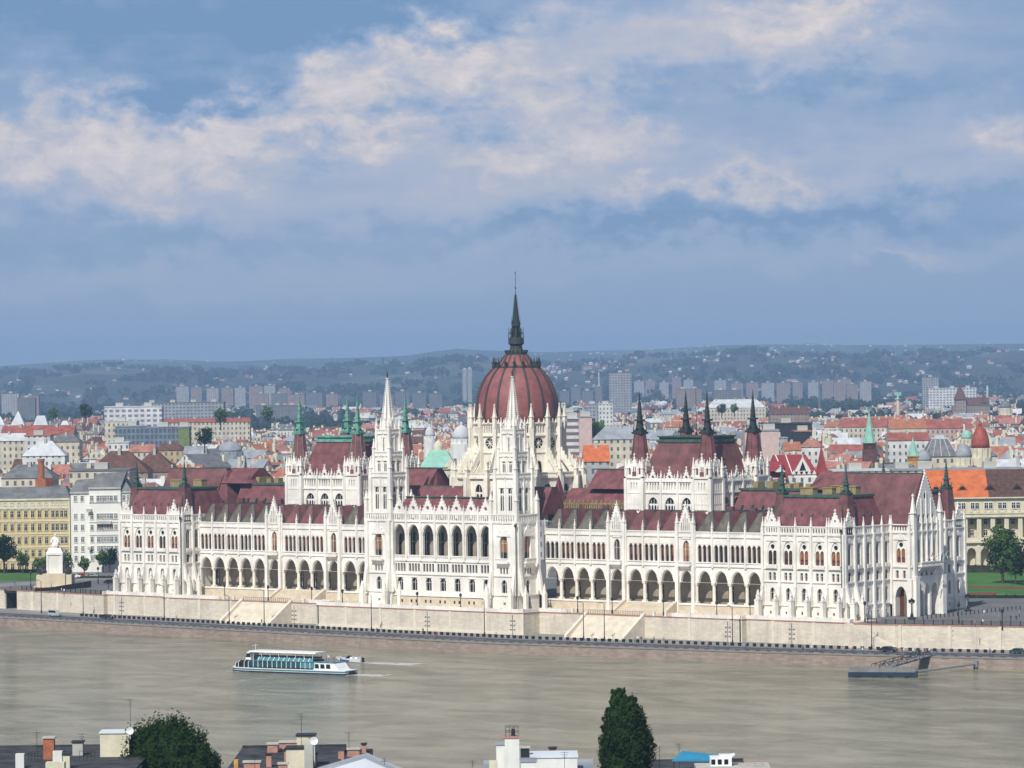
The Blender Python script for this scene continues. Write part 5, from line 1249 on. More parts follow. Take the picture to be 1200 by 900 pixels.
slab(1081, 1100, 5200, 442, 14, 'slab_grey', 'slate_grey', 'grey square tower block above the white modernist block', 'tower block', 'tower_block')
slab(985, 1046, 2450, 490, 16, 'city_cream', 'tile_red', 'long red roof behind the green copper steeple', 'town house', 'town_house', style='gable', rh=6)
slab(1042, 1085, 2300, 491, 16, 'city_cream', 'tile_orange', 'orange roof right of the green copper steeple', 'town house', 'town_house', style='gable', rh=6)
slab(1085, 1128, 2350, 491, 16, 'city_pink', 'tile_red', 'red roof above the grey glass dome', 'town house', 'town_house', style='gable', rh=6)
slab(1040, 1088, 1900, 507, 16, 'city_white', 'tile_red', 'dark red roof with white gable between the green steeples', 'town house', 'town_house', style='gable', rh=4)
slab(1127, 1168, 1700, 522, 20, 'city_cream', 'slate_grey', 'grey roofed palace under the red ribbed dome', 'palace', 'palace', style='hip', rh=5)
slab(1045, 1200, 1420, 551, 18, 'city_cream', 'sheet_grey', 'very long flat grey roof behind the orange ministry roof', 'building', 'long_building', style='flat', rh=3)
slab(975, 1085, 1430, 552, 20, 'city_cream', 'sheet_pale', 'long cream cornice and grey roof above the brown roof', 'building', 'long_building', style='flat')
slab(940, 1060, 1345, 559, 24, 'city_brown', 'tile_brown', 'wide dark brown roof behind the right end pavilion', 'town house', 'town_house', style='hip', rh=8)
slab(80, 150, 1380, 552, 20, 'city_cream', 'slate_grey', 'flat grey roof with chimneys behind the white corner building', 'apartment house', 'apartment_house', style='flat', hole=False)
slab(0, 60, 1420, 545, 20, 'city_cream', 'slate_grey', 'grey roof behind the yellow building', 'apartment house', 'apartment_house', style='hip', rh=5, hole=False)
# far housing estates
EST = [(0, 22, 459, 5600, 'slab_white'), (24, 45, 460, 5600, 'slab_pink'), (18, 40, 466, 4900, 'slab_grey')]+[(207+k*17, 222+k*17, 451+(k % 2), 6900, 'slab_pink' if k % 2 else 'slab_white') for k in range(8)]+\
      [(296+k*21, 315+k*21, 457+(k % 3), 6200, 'slab_grey' if k % 2 else 'slab_pink') for k in range(5)]+[(425+k*19, 442+k*19, 457+(k % 2), 5900, 'slab_grey') for k in range(5)]+\
      [(300, 350, 472, 4700, 'slab_grey')]+[(640+k*14, 652+k*14, 452+(k % 2)*2, 6600, 'slab_grey') for k in range(5)]+[(742+k*15, 755+k*15, 442+(k % 3), 8200, 'slab_pink' if k % 2 else 'slab_white') for k in range(5)]+\
      [(838+k*18, 853+k*18, 444+(k % 2), 7400, 'slab_pink' if k % 3 else 'slab_white') for k in range(9)]+[(792, 824, 455, 5300, 'slab_pink'), (835, 872, 456, 5200, 'slab_grey'), (978, 990, 447, 6600, 'slab_pink'), (992, 1006, 446, 6700, 'slab_pink'), (1008, 1022, 447, 6600, 'slab_white')]
for i, (a, c, yt, d, wm_) in enumerate(EST):
    pl = 'far left' if a < 50 else ('above the long grey block' if a < 290 else ('above the left assembly hall' if a < 420 else ('behind the left river tower' if a < 560 else ('right of the dome' if a < 740 else ('above the right assembly hall' if a < 980 else 'above the green copper steeple')))))
    rr_ = random.Random(i); slab(a+rr_.uniform(-1, 2), c+rr_.uniform(-3, 1), d, yt+1.5+rr_.uniform(-1.5, 3.5), 14, wm_.replace('slab', 'est'), 'slate_grey', '%s prefabricated housing block in the far estate %s' % ({'slab_white': 'pale', 'slab_pink': 'pinkish', 'slab_grey': 'grey'}[wm_], pl), 'housing block', 'housing_block', group='far housing estate %s' % pl, hole=False)
def steeple(px, d, ytip, ycap, ybase, hw, m1, m2, label, name='church_steeple', cat='steeple'):
    zt0, zc, zb = zt(px, ytip, d), zt(px, ycap, d), zt(px, ybase, d); o = L(name, label, cat, px, d)
    b = MB(); b.sq(0, 0, 0, zb, hw*1.15, hw*1.15); b.sq(0, 0, zb, zc, hw, hw); b.sq(0, 0, zc-.4, zc, hw*1.15, hw*1.15); t = b.build('tower', m1, o)
    b = MB(); b.frust(0, 0, zc, zc+(zt0-zc)*.3, hw*1.2, hw*.75, 8); b.frust(0, 0, zc+(zt0-zc)*.3, zt0, hw*.75, .08, 8); b.blob((0, 0, zt0), (.3, .3, .3), 6)
    for k in range(4): a = pi/4+pi/2*k; b.sq(hw*1.1*cos(a), hw*1.1*sin(a), zc, zc+3, .3, .03)
    b.build('spire', m2, o)
    b = MB()
    for k in (0, 1): b.fr(0, -hw-.06, 0); b.wall(-hw, hw, zb+.3, zc-.4, [(0, hw*.7, zb+.8, zc-2.0, .8)], th=.5)
    b.fr(); b.build('belfry_wall', m1, o); lm(px-12, px+12, d, 25, 60)
steeple(1018, 1650, 481, 519, 527, 2.6, 'tile_brown', 'copper_pale', 'slender green copper steeple on a brown tower')
steeple(1069, 1560, 513, 534, 541, 2.2, 'gold_ochre', 'copper_pale', 'small green steeple on a yellow turret')
steeple(961, 1490, 519, 553, 560, 0.1, 'crimson', 'crimson', 'pointed crimson turret roof of the red roofed mansion')
def domed(px, d, ytop, ymid, ybase, r, mw, md, label, lantern=True, name='domed_building', ribs=0):
    o = L(name, label, 'domed building', px, d); z0, z1 = zt(px, ymid, d), zt(px, ytop, d); zb = zt(px, ybase, d)
    b = MB(); b.frust(0, 0, -1, zb, r*1.25, r*1.25, 12); b.frust(0, 0, zb, z0, r*1.02, r*1.02, 16)
    for k in range(12): a = 2*pi*k/12; b.frust(r*1.08*cos(a), r*1.08*sin(a), zb, z0, .35, .35, 5)
    b.build('drum', mw, o); H = (z1-z0)*(.78 if lantern else 1); b = MB()
    b.lathe(0, 0, [(r*cos(t*pi/16*.98), z0+H*sin(t*pi/16)) for t in range(0, 9)], 24); D = b.build('dome', md, o, smooth=True)
    if lantern:
        b = MB(); b.frust(0, 0, z0+H*.97, z0+H+(z1-z0)*.1, r*.22, r*.2, 8); b.frust(0, 0, z0+H+(z1-z0)*.1, z1, r*.25, .05, 8); b.build('lantern', md, D)
    lm(px-r*FPX/d-4, px+r*FPX/d+4, d, 30, 120); return o
domed(1148, 1640, 493, 525, 536, 4.1, 'plaster_cream', 'dome_brick', 'white corner palace with tall red ribbed dome and lantern')
domed(1132, 1800, 504, 514, 520, 2.7, 'city_cream', 'copper_pale', 'small pale green dome left of the red ribbed dome', False)
domed(1081, 1560, 527, 540, 548, 3.4, 'plaster_cream', 'sheet_grey', 'small grey dome left of the glass dome', False)
domed(1128, 1560, 520, 536, 545, 3.6, 'plaster_cream', 'sheet_grey', 'small grey dome right of the glass dome', False)
domed(503, 2000, 497, 511, 514, 2.8, 'plaster_white', 'sheet_pale', 'small white dome with lantern left of the great dome')
domed(540, 1800, 494, 514, 520, 4.5, 'plaster_white', 'sheet_pale', 'white domed turret close to the left of the great dome')
domed(269, 2000, 517, 529, 534, 6.5, 'sheet_grey', 'sheet_grey', 'grey spherical tank like dome among the left roofs', False, 'round_dome')
domed(1178, 3600, 467, 478, 486, 6.0, 'plaster_cream', 'slate_grey', 'grey castle like dome by the park near the right edge', True)
# copper roofed museum
def museum():
    px, d = 512, 1420; o = L('museum_building', 'white palace with pale turquoise copper roof left of the dome', 'museum', px, d); z1, z0 = zt(px, 528, d), zt(px, 547, d); w = 21*d/FPX
    b = MB(); b.box(-w, w, 0, 18, -1, z0-.5); b.box(-w-9, w+16, 2, 20, -1, z0-4); W_ = b.build('wall', 'city_cream', o)
    b = MB(); b.hexa([(-w-.5, -.5, z0-.5), (w+.5, -.5, z0-.5), (w+.5, 18, z0-.5), (-w-.5, 18, z0-.5)], [(-w*.45, 7, z1), (w*.45, 7, z1), (w*.45, 11, z1), (-w*.45, 11, z1)]); b.build('copper_roof', 'copper_pale', o)
    b = MB(); b.lathe(0, 0, [(1.9, z1), (1.8, z1+1.6), (1.2, z1+3), (.3, z1+3.8)], 12); q = b.build('cupola', 'plaster_cream', o); q.location = (0, 9, 0)
    b = MB(); b.gable(w*.7, 7, z0-1, z0+3.2, -.6, 1.2, crock=False); b.box(-w-9.3, w+16.3, 1.7, 2.2, z0-4, z0-3.3); b.build('pediment', 'plaster_cream', o); lm(485, 540, d, 40, 140)
museum()
def glass_dome():
    px, d = 1103, 1580; o = L('exchange_building', 'building with big grey faceted glass dome on its roof', 'building', px, d); zb, z0, z1 = zt(px, 552, d), zt(px, 535, d), zt(px, 515, d)
    b = MB(); b.box(-12, 12, 0, 24, -1, zb); b.box(-6.5, 6.5, 3, 20, zb, z0); b.build('wall', 'city_cream', o)
    b = MB(); b.hexa([(-7.2, 2.5, z0), (7.2, 2.5, z0), (7.2, 20, z0), (-7.2, 20, z0)], [(-3.4, 8, z1), (3.4, 8, z1), (3.4, 14, z1), (-3.4, 14, z1)]); D = b.build('glass_roof', 'slate_grey', o)
    b = MB(); b.box(-3.6, 3.6, 7.8, 14.2, z1, z1+.7); b.box(-2, 2, 9, 13, z1+.7, z1+1.8)
    for k in range(5):
        t = -1+k*.5; b.tube((7.2*t, 2.45, z0), (3.4*t, 7.95, z1), .14, 4)
    b.build('roof_ribs', 'sheet_pale', D); 
    for e in (-3, .4): b = MB(); b.box(e, e+2, -.3, 0, zb-7, zb-1); b.build('red_panel', 'dome_brick', o)
    lm(1075, 1132, d, 40, 120)
glass_dome()
def mansion():
    px, d = 925, 1450; o = L('red_roofed_mansion', 'ornate mansion with bright crimson tiled roofs and white trimmed gable', 'mansion', px, d); z = lambda y: zt(px, y, d); m = d/FPX
    def X_(p): return (p-px)*m
    b = MB(); b.box(X_(902), X_(958), 4, 26, -1, z(556)); b.box(X_(902), X_(920), 0, 10, -1, z(560)); b.box(X_(930), X_(957), .5, 6, -1, z(560)); W_ = b.build('wall', 'city_white', o)
    b = MB(); b.hexa([(X_(901), 3.5, z(556)), (X_(959), 3.5, z(556)), (X_(959), 26, z(556)), (X_(901), 26, z(556))], [(X_(908), 12, z(534)), (X_(946), 12, z(534)), (X_(946), 16, z(534)), (X_(908), 16, z(534))])
    b.prismx([(-.4, z(552)), (8, z(552)), (8, z(541)), (4, z(541))], X_(901), X_(917)); b.prismx([(-.3, z(562)), (10, z(562)), (10, z(546))], X_(903), X_(922)); b.build('roof', 'crimson', o)
    b = MB(); b.gable(X_(940), 6.5, z(553), z(536), 2.6, .5, crock=True); b.gable(X_(913), 4, z(553), z(547), -.7, .5, crock=True)
    for p in (929, 935, 941, 947, 953): b.gable(X_(p), 1.5, z(556), z(551), .3, .4, crock=False)
    b.tube((X_(928), 3, z(556)), (X_(922), 11.6, z(534)), .25, 4); b.tube((X_(918), 3, z(556)), (X_(910), 11.6, z(534)), .25, 4); b.build('white_gable', 'plaster_white', o)
    b = MB(); b.poly([(X_(936), 2.5, z(552)), (X_(944), 2.5, z(552)), (X_(940), 2.5, z(541))]); b.build('gable_window', 'dark_glass', o)
    b = MB(); b.sq(X_(963), 6, -1, z(556), 2.0, 2.0); t = b.build('turret', 'city_white', o); b = MB(); b.sq(X_(963), 6, z(558), z(523), 2.3, .1); b.build('turret_roof', 'crimson', t)
    lm(895, 975, d, 40, 120)
mansion()
def simple(name, label, cat, px, d, fn, m, rz=0): o = L(name, label, cat, px, d, rz); return o
def chimney_stack():
    px, d = 47, 1300; b = MB(); x, y = at(px, d); b.frust(0, 0, -1, zt(px, 538, d), 1.35, 1.05, 10); b.frust(0, 0, zt(px, 538, d)-.8, zt(px, 538, d)+.1, 1.3, 1.3, 10); b.box(-2.6, 2.6, -.5, 3, -1, zt(px, 561, d))
    tag(b.build('factory_chimney', 'brick_orange', None, (x, y, 0)), 'thick orange brick chimney behind the yellow building', 'chimney')
chimney_stack()
for i, (px, ytop, hw, tr_, lb) in enumerate([(21, 482, 4.2, .05, 'sharp white pyramid roof behind the long red roof'), (48, 487, 4.4, .55, 'truncated white pyramid roof right of the sharp one'), (76, 493, 2.6, .5, 'small pale truncated pyramid roof furthest right'), (0, 488, 3, .05, 'white pyramid roof cut by the left edge')]):
    d = 2250; x, y = at(px, d); b = MB(); z1 = zt(px, ytop, d); z0 = zt(px, 498, d); b.sq(0, 0, z0, z1, hw, hw*tr_); b.sq(0, 0, -1, z0, hw*.95, hw*.95)
    tag(b.build('pyramid_roof_tower', 'sheet_pale', None, (x, y, 0), rot=YAW), lb, 'tower', 'white pyramid roofs')
def monument_column():
    px, d = 1052, 3900; x, y = at(px, d); o = empty('memorial_column', (x, y, 0), 0, 'tall pale memorial column with green statue among the park trees', 'column')
    b = MB(); z1 = zt(px, 468, d); b.frust(0, 0, -1, z1, 2.2, 1.7, 10); b.sq(0, 0, z1, z1+1.2, 2.3, 2.3); b.build('shaft', 'plaster_cream', o)
    b = MB(); b.frust(0, 0, z1+1.2, z1+5.5, 1.4, .8, 8); b.blob((0, 0, z1+6.3), (.8, .8, 1), 6); b.hexa([(-4, -.3, z1+4), (4, -.3, z1+4), (4, .3, z1+4), (-4, .3, z1+4)], [(-4.5, -.3, z1+7.5), (4.5, -.3, z1+7.5), (4.5, .3, z1+7.5), (-4.5, .3, z1+7.5)]); b.build('statue', 'copper_pale', o)
monument_column()
for px, d, yt, r, lb in ((960, 5200, 441, 1.3, 'thin dark industrial chimney above the park'), (702, 8200, 436, 1.6, 'distant pale chimney mast right of the dome'), (1157, 4300, 452, 1.2, 'slim pale tower with green tip beyond the park')):
    x, y = at(px, d); b = MB(); b.frust(0, 0, -1, zt(px, yt, d), r*1.3, r, 8); b.frust(0, 0, zt(px, yt, d)*.9, zt(px, yt, d)*.93, r*1.3, r*1.3, 8); tag(b.build('chimney_mast', 'slate_grey' if px == 960 else 'sheet_pale', None, (x, y, 0)), lb, 'chimney')
def castle():
    px, d = 1140, 4000; o = L('park_castle', 'dark brown castle with pointed towers among the park trees', 'castle', px, d); z = lambda y: zt(px, y, d); b = MB(); b.box(-22, 18, 0, 12, -1, z(475)); b.box(-19, -8, -3, 8, -1, z(468)); b.build('wall', 'city_brown', o)
    b = MB(); b.sq(-13.5, 2.5, z(468), z(450), 6.5, .2); b.prismx([(-.5, z(475)), (12.5, z(475)), (6, z(466))], -8, 18); b.sq(12, 3, z(472), z(458), 3, .2); b.build('roof', 'tile_brown', o)
castle()
# yellow building, white corner building, ministry: windows are built
def win_grid(par, me, name, xs_, zs_, y=0.): 
    for z in zs_:
        for x in xs_: inst(name, me, par, (x, y, z), 0)
def sash(w, h, m_f='plaster_white', arch=0, m_g='dark_glass'):
    b = MB(); b.poly([(-w/2, -.02, 0), (w/2, -.02, 0), (w/2, -.02, h), (-w/2, -.02, h)], 1)
    for x0, x1, z0, z1 in ((-w/2-.15, -w/2, -.1, h+.15), (w/2, w/2+.15, -.1, h+.15), (-w/2, w/2, h, h+.15), (-w/2-.25, w/2+.25, -.22, 0), (-.05, .05, 0, h), (-w/2, w/2, h*.62, h*.62+.1)): b.box(x0, x1, -.22, .0, z0, z1, 0)
    if arch: b.box(-w/2-.3, w/2+.3, -.35, 0, h+.35, h+.6, 0)
    return mesh_of(b, 'window', [m_f, m_g])
def yellow():
    px, d = 18, 1290; o = L('yellow_building', 'long four storey yellow building with grey roof at the left edge', 'building', px, d); m = d/FPX
    def X_(p): return (p-px)*m
    z = lambda y: zt(px, y, d); x0, x1 = X_(-70), X_(79.5); mat('yellow_wall', (.56, .45, .22), .85, .08, .3, streak=.3)
    b = MB(); b.box(x0, x1, 0, 18, -1, z(586)); W_ = b.build('wall', 'yellow_wall', o)
    b = MB(); b.box(x0-.2, x1+.2, -.5, 0, z(586)-.2, z(584.5)); b.box(x0, x1, -.25, 0, z(596.5), z(595)); b.box(x0, x1, -.08, 0, z(594.9), z(586.2))
    for yy in (611, 626, 641.5, 657): b.box(x0, x1, -.2, 0, z(yy)-.15, z(yy)+.15)
    b.box(X_(78.3), x1+.1, -.35, 0, -1, z(586)); b.build('cornice', 'plaster_cream', W_)
    b = MB(); b.hexa([(x0-.4, -.4, z(584.5)), (x1+.4, -.4, z(584.5)), (x1+.4, 18.4, z(584.5)), (x0-.4, 18.4, z(584.5))], [(x0, 6, z(573)), (x1-2, 6, z(571)), (x1-2, 12, z(571)), (x0, 12, z(573))]); b.build('roof', 'slate_grey', o)
    me = sash(1.05, 2.2, 'plaster_cream', 1); ms = sash(.95, 1.3, 'plaster_cream'); xs_ = [X_(p) for p in [4.0+8.05*k for k in range(-5, 7)]+[60, 65, 70.5, 75]]
    win_grid(W_, me, 'window', xs_, [z(yy) for yy in (606.5, 622, 637.5, 652.5, 668)]); win_grid(W_, ms, 'attic_window', xs_, [z(592.3)])
yellow(); lm(-60, 82, 1240, 60, 300)
def white_corner():
    px, d = 112, 1275; o = L('white_corner_building', 'tall bright white apartment building with balconies beside the yellow building', 'apartment building', px, d); m = d/FPX
    def X_(p): return (p-px)*m
    z = lambda y: zt(px, y, d); x0, x1 = X_(81), X_(152); mat('white_wall', (.74, .73, .66), .85, .06, .3, streak=.25)
    b = MB(); b.box(x0, x1, 0, 18, -1, z(577)); b.box(X_(103), X_(140), -1.0, 0, -1, z(572)); W_ = b.build('wall', 'white_wall', o)
    b = MB(); b.box(x0-.2, X_(103), -.5, 0, z(577)-.3, z(576)); b.box(X_(102.5), X_(140.5), -1.5, -1, z(572)-.3, z(571)); b.box(X_(140), x1, -.5, 0, z(577)-.3, z(576))
    for yy in (589, 612, 627, 650): b.box(X_(103)-.02, X_(140)+.02, -1.18, -1, z(yy)-.12, z(yy)+.12)
    for yy, p0, p1 in ((614, 112, 129), (599.5, 100, 106), (644, 101, 105)): b.box(X_(p0), X_(p1), -2.2, -1.0, z(yy), z(yy)+1.0)
    b.build('balcony_and_cornice', 'plaster_grey', W_)
    b = MB(); b.hexa([(x0-.3, -.3, z(576.5)), (x1+.3, -.3, z(576.5)), (x1+.3, 18, z(576.5)), (x0-.3, 18, z(576.5))], [(X_(86), 4, z(563)), (x1-3, 4, z(560)), (x1-3, 14, z(560)), (X_(86), 14, z(563))])
    b.hexa([(X_(103), -.8, z(571.5)), (X_(140), -.8, z(571.5)), (X_(140), 10, z(571.5)), (X_(103), 10, z(571.5))], [(X_(110), 3, z(556)), (X_(146), 3, z(553)), (X_(146), 8, z(553)), (X_(110), 8, z(556))]); b.build('roof', 'slate_grey', o)
    me = sash(.95, 1.8, 'plaster_white', 0, 'window_grey'); mo = sash(1.0, 1.9, 'plaster_white', 0, 'blind_tan')
    for yy in (587, 608, 621, 635, 646, 657):
        for p in (86.5, 94.5): inst('window', me, W_, (X_(p), 0, z(yy)), 0)
        for k, p in enumerate((106, 113.5, 117.5, 121, 125, 129, 134)): inst('window', mo if (yy == 621 and p in (113.5, 129)) else me, W_, (X_(p), -1.0, z(yy)), 0)
        for p in (143.5, 148.5): inst('window', me, W_, (X_(p), 0, z(yy)), 0)
white_corner()
def ministry():
    px, d = 1160, 1216; o = L('ministry_building', 'cream neoclassical ministry with arcade, balcony columns and orange tiled roof', 'palace', px, d, .0); m = d/FPX
    def X_(p): return (p-px)*m
    z = lambda y: zt(px, y, d); x0, x1 = X_(1085), X_(1290); mat('ministry_wall', (.60, .54, .38), .85, .07, .3, streak=.3)
    b = MB(); ar = [(X_(1136+16.1*k-16.1*3), 3.0, 0, z(647.5), 1.6) for k in range(12)]
    b.wall(x0, x1, -1, z(635), ar, th=3.0); b.wall(x0, x1, z(635), z(606), [(X_(1136+16.1*k-48.3+(2 if k < 99 else 0)), 3.5, z(630), z(607.5), 0) for k in range(12)], th=2.5)
    b.box(x0, x1, 0, 18, z(606), z(584)); b.box(x0, x1, 3.1, 18, -1, z(606)); b.box(x0, x1, 2.4, 3.2, z(606), z(606)+.01)
    W_ = b.build('wall', 'ministry_wall', o)
    b = MB(); b.box(x0-.3, x1, -.9, 0, z(584), z(582.6)); b.box(x0, x1, -.6, 0, z(606)+.02, z(603.3)); b.box(x0, x1, -.4, 0, z(602), z(600)); b.box(x0, x1, -.9, 0, z(636), z(634))
    for k in range(24): x = X_(1120+8*k); b.box(x-2.0*.2, x+.4, -.5, 0, z(600), z(597.5))
    for k in range(13): b.frust(X_(1144+16.1*k-64.4), .3, z(633.9), z(606.1), .45, .38, 10); b.box(X_(1144+16.1*k-64.4)-.5, X_(1144+16.1*k-64.4)+.5, -.25, .0, -1, z(637))
    b.build('cornice_and_columns', 'plaster_cream', W_)
    b = MB(); b.hexa([(x0-.6, -.8, z(582.6)), (X_(1157), -.8, z(582.6)), (X_(1157), 18, z(582.6)), (x0-.6, 18, z(582.6))], [(x0, 9, z(551)), (X_(1157), 9, z(551)), (X_(1157), 10, z(551)), (x0, 10, z(551))]); R_ = b.build('orange_roof', 'tile_vivid', o)
    b = MB(); b.hexa([(X_(1157), -.8, z(582.6)), (x1, -.8, z(582.6)), (x1, 18, z(582.6)), (X_(1157), 18, z(582.6))], [(X_(1157), 9, z(551)), (x1, 9, z(551)), (x1, 10, z(551)), (X_(1157), 10, z(551))]); R2 = b.build('brown_roof', 'roof_brown_tile', o)
    for p, par_, mm in ((1096, R_, 'tile_vivid'), (1127, R_, 'tile_vivid'), (1159.5, R2, 'roof_brown_tile'), (1191, R2, 'roof_brown_tile')):
        b = MB(); b.mi = 0; zz = z(574); yy = 1.6
        b.prism([(X_(p)-1.9, zz), (X_(p)+1.9, zz), (X_(p), zz+2.0)], yy, yy+4.5); b.mi = 1; b.poly([(X_(p)-1.2, yy-.03, zz+.1), (X_(p)+1.2, yy-.03, zz+.1), (X_(p)+.5, yy-.03, zz+1.1), (X_(p)-.5, yy-.03, zz+1.1)]); b.build('dormer', [mm, 'dark_glass'], par_)
    me = sash(1.15, 1.9, 'plaster_white'); 
    for k in range(-2, 9):
        for e in (-2.6, 2.6): inst('window', me, W_, (X_(1140.5+16*k)+e*m, -.0, z(596)), 0)
        inst('window', me, W_, (X_(1138+16.1*k), 3.1, z(628)), 0)
        inst('dark_window', me, W_, (X_(1138+16.1*k), 3.1, z(615)), 0)
    lm(1085, 1280, 1240, 60, 300)
ministry()
lm(78, 155, 1240, 60, 300)
city()
# ------------------------------------------------------------------ trees
def crown(b, c, rx, rz, ncl, nl, ls, seed, flat=.0, pts=None):
    rnd = random.Random(seed)
    for i in range(ncl):
        while True:
            q = Vector((rnd.uniform(-1, 1), rnd.uniform(-1, 1), rnd.uniform(-1, 1)))
            if .2 < q.length < 1: break
        cr = rnd.uniform(.22, .42)
        q = q*(1-cr*.55)
        C_ = Vector((c[0]+q.x*rx, c[1]+q.y*rx, c[2]+q.z*rz)); R_ = cr*rx
        for j in range(nl):
            n_ = Vector((rnd.gauss(0, 1), rnd.gauss(0, 1), rnd.gauss(0, 1))).normalized()
            p_ = C_+n_*R_*rnd.uniform(.65, 1.08); nn = (n_+Vector((rnd.gauss(0, .6), rnd.gauss(0, .6), rnd.gauss(0, .6)))).normalized()
            u = nn.orthogonal().normalized(); w = nn.cross(u); a = rnd.uniform(0, 6.3); u, w = u*cos(a)+w*sin(a), w*cos(a)-u*sin(a)
            s_ = ls*rnd.uniform(.6, 1.3)
            k = len(b.v); b.v += [tuple(p_-u*s_-w*s_*.5), tuple(p_+u*s_-w*s_*.4), tuple(p_+u*s_*.7+w*s_*.6), tuple(p_-u*s_*.6+w*s_*.6)]; b.f.append([k, k+1, k+2, k+3]); b.m.append(0)
def trunk(b, h, r, rx, seed, z0=0):
    rnd = random.Random(seed); b.tube((0, 0, z0-.2), (rnd.uniform(-.1, .1)*h*.2, 0, z0+h*.62), r, 7, r2=r*.55)
    for k in range(6):
        a = 2*pi*k/6+rnd.uniform(-.4, .4); zb = h*rnd.uniform(.28, .55); b.tube((0, 0, z0+zb), (rx*.6*cos(a), rx*.6*sin(a), z0+zb+h*.25), r*.42, 5, r2=r*.12)
def tree_kind(name, lm_, h, rx, rz, ncl, nl, ls, seed, tr=.3, cz=None):
    b = MB(); crown(b, (0, 0, cz or h-rz), rx, rz, ncl, nl, ls, seed); mc = mesh_of(b, 'crown', [lm_]); b = MB(); trunk(b, h, tr, rx, seed); mt_ = mesh_of(b, 'trunk', ['bark']); return mc, mt_
def plant_tree(kind, loc, s_, rz, label, group, name='tree', cat='tree'):
    o = empty(name, loc, rz, label, cat, group); o.scale = (s_, s_, s_); inst('crown', kind[0], o, (0, 0, 0)); inst('trunk', kind[1], o, (0, 0, 0)); return o
TK = [tree_kind('a', 'leaf_mid', 9, 3.2, 3.4, 26, 42, .34, 1), tree_kind('b', 'leaf_light', 8, 2.8, 2.9, 24, 40, .34, 2), tree_kind('c', 'leaf_dark', 10, 3.6, 3.9, 28, 46, .36, 3)]
BIG = tree_kind('big', 'leaf_mid', 18, 6.2, 7.6, 60, 70, .42, 5, .5)
# park left, by the square
LT = [(2, 672, 2, 1.35, 'dark round tree at the left edge of the square'), (12, 668, 2, 1.2, 'dark tree second from the left edge of the square'), (24, 672, 0, .85, 'small green tree left of the monument'), (31, 668, 0, .95, 'green tree in front of the yellow building'), (41, 674, 1, .75, 'light green sapling left of the monument'),
      (50, 673, 1, .8, 'light green tree half hidden behind the monument pillar'), (73, 671, 0, .8, 'green tree just right of the monument pillar'), (87, 670, 2, .85, 'dark tree at the corner of yellow and white buildings'), (96, 675, 1, .8, 'pale green tree in front of the white building'), (106, 668, 2, .8, 'tree under the balconies of the white building'),
      (118, 671, 0, .9, 'bushy tree left of a lamp before the white building'), (126, 671, 2, .85, 'dark bushy tree nearest the left end pavilion')]
for i, (px, yb, k, sc, lb) in enumerate(LT):
    d = 65.07*FPX/(yb-hz(px)); x, y = at(px, d); plant_tree(TK[k], (x, y, 0), sc, i*1.3, lb, 'young trees on the left square')
x, y = at(1172, 1135); plant_tree(BIG, (x, y, 0), 1.0, .4, 'large leafy tree in front of the ministry arcade', 'trees by the right lawn')
x, y = at(1203, 1120); plant_tree(TK[2], (x, y, 0), 1.5, 1.4, 'dark tree at the right edge beside the large leafy tree', 'trees by the right lawn')
x, y = at(1187, 1128); plant_tree(TK[0], (x, y, 0), .95, 2.4, 'smaller green tree under the large leafy tree', 'trees by the right lawn')
# scattered city trees and woods
CT = [(694, 519, 1900, 1.7, 'round green tree right of the dome'), (702, 517, 1920, 1.6, 'second green tree right of the dome beside the banded office'), (239, 525, 1750, 1.2, 'dark tree among roofs beside the lime green facade'), (258, 500, 2300, 1.6, 'tree in front of the long cream building'),
      (313, 495, 2600, 1.7, 'tall tree behind the left assembly hall spire'), (100, 492, 2650, 1.4, 'dark tree left of the white slab block'), (62, 492, 2700, 1.3, 'tree behind the white pyramid roofs'), (860, 485, 3000, 1.3, 'tree before the pale exhibition hall'), (845, 487, 3000, 1.2, 'smaller tree before the pale exhibition hall')]
for i, (px, yb, d, sc, lb) in enumerate(CT):
    x, y = at(px, d); h = TK[2]; z = zt(px, yb, d)-10*sc*0; plant_tree(TK[i % 3], (x, y, max(0, zt(px, yb, d)-2)), sc, i, lb, 'trees rising above the city roofs')
def woods():
    rnd = random.Random(23); b = MB(); n = 0
    zones = [(-60, 1280, 2700, 3300, 70), (60, 460, 3300, 4600, 330), (880, 1290, 3300, 4700, 560), (500, 900, 3300, 4600, 210), (-60, 200, 3600, 5200, 170), (-80, 1300, 4700, 6500, 620), (-80, 1300, 6500, 9000, 520), (-100, 1320, 9000, 14500, 500)]
    for a, c, d0, d1, cnt in zones:
        for k in range(cnt):
            px = rnd.uniform(a, c); d = rnd.uniform(d0, d1); x, y = at(px, d); g0 = terr_h(px, d)
            if d0 > 4600: px2 = px+20*sin(d*.01)
            s_ = 1 if d < 5000 else (1.6 if d < 9000 else 2.6)
            r = rnd.uniform(5, 9)*s_; h = rnd.uniform(14, 22)*(1 if d < 9000 else .8)
            for j in range(rnd.randint(2, 4)):
                ox, oy = rnd.uniform(-1, 1)*r*1.6, rnd.uniform(-1, 1)*r*1.6
                crown(b, (x+ox, y+oy, g0+h*.6), r, h*.45, 5, 9 if d < 5000 else 6, r*.28, rnd.random())
    tag(b.build('woodland', 'leaf_far'), kind='stuff')
woods()
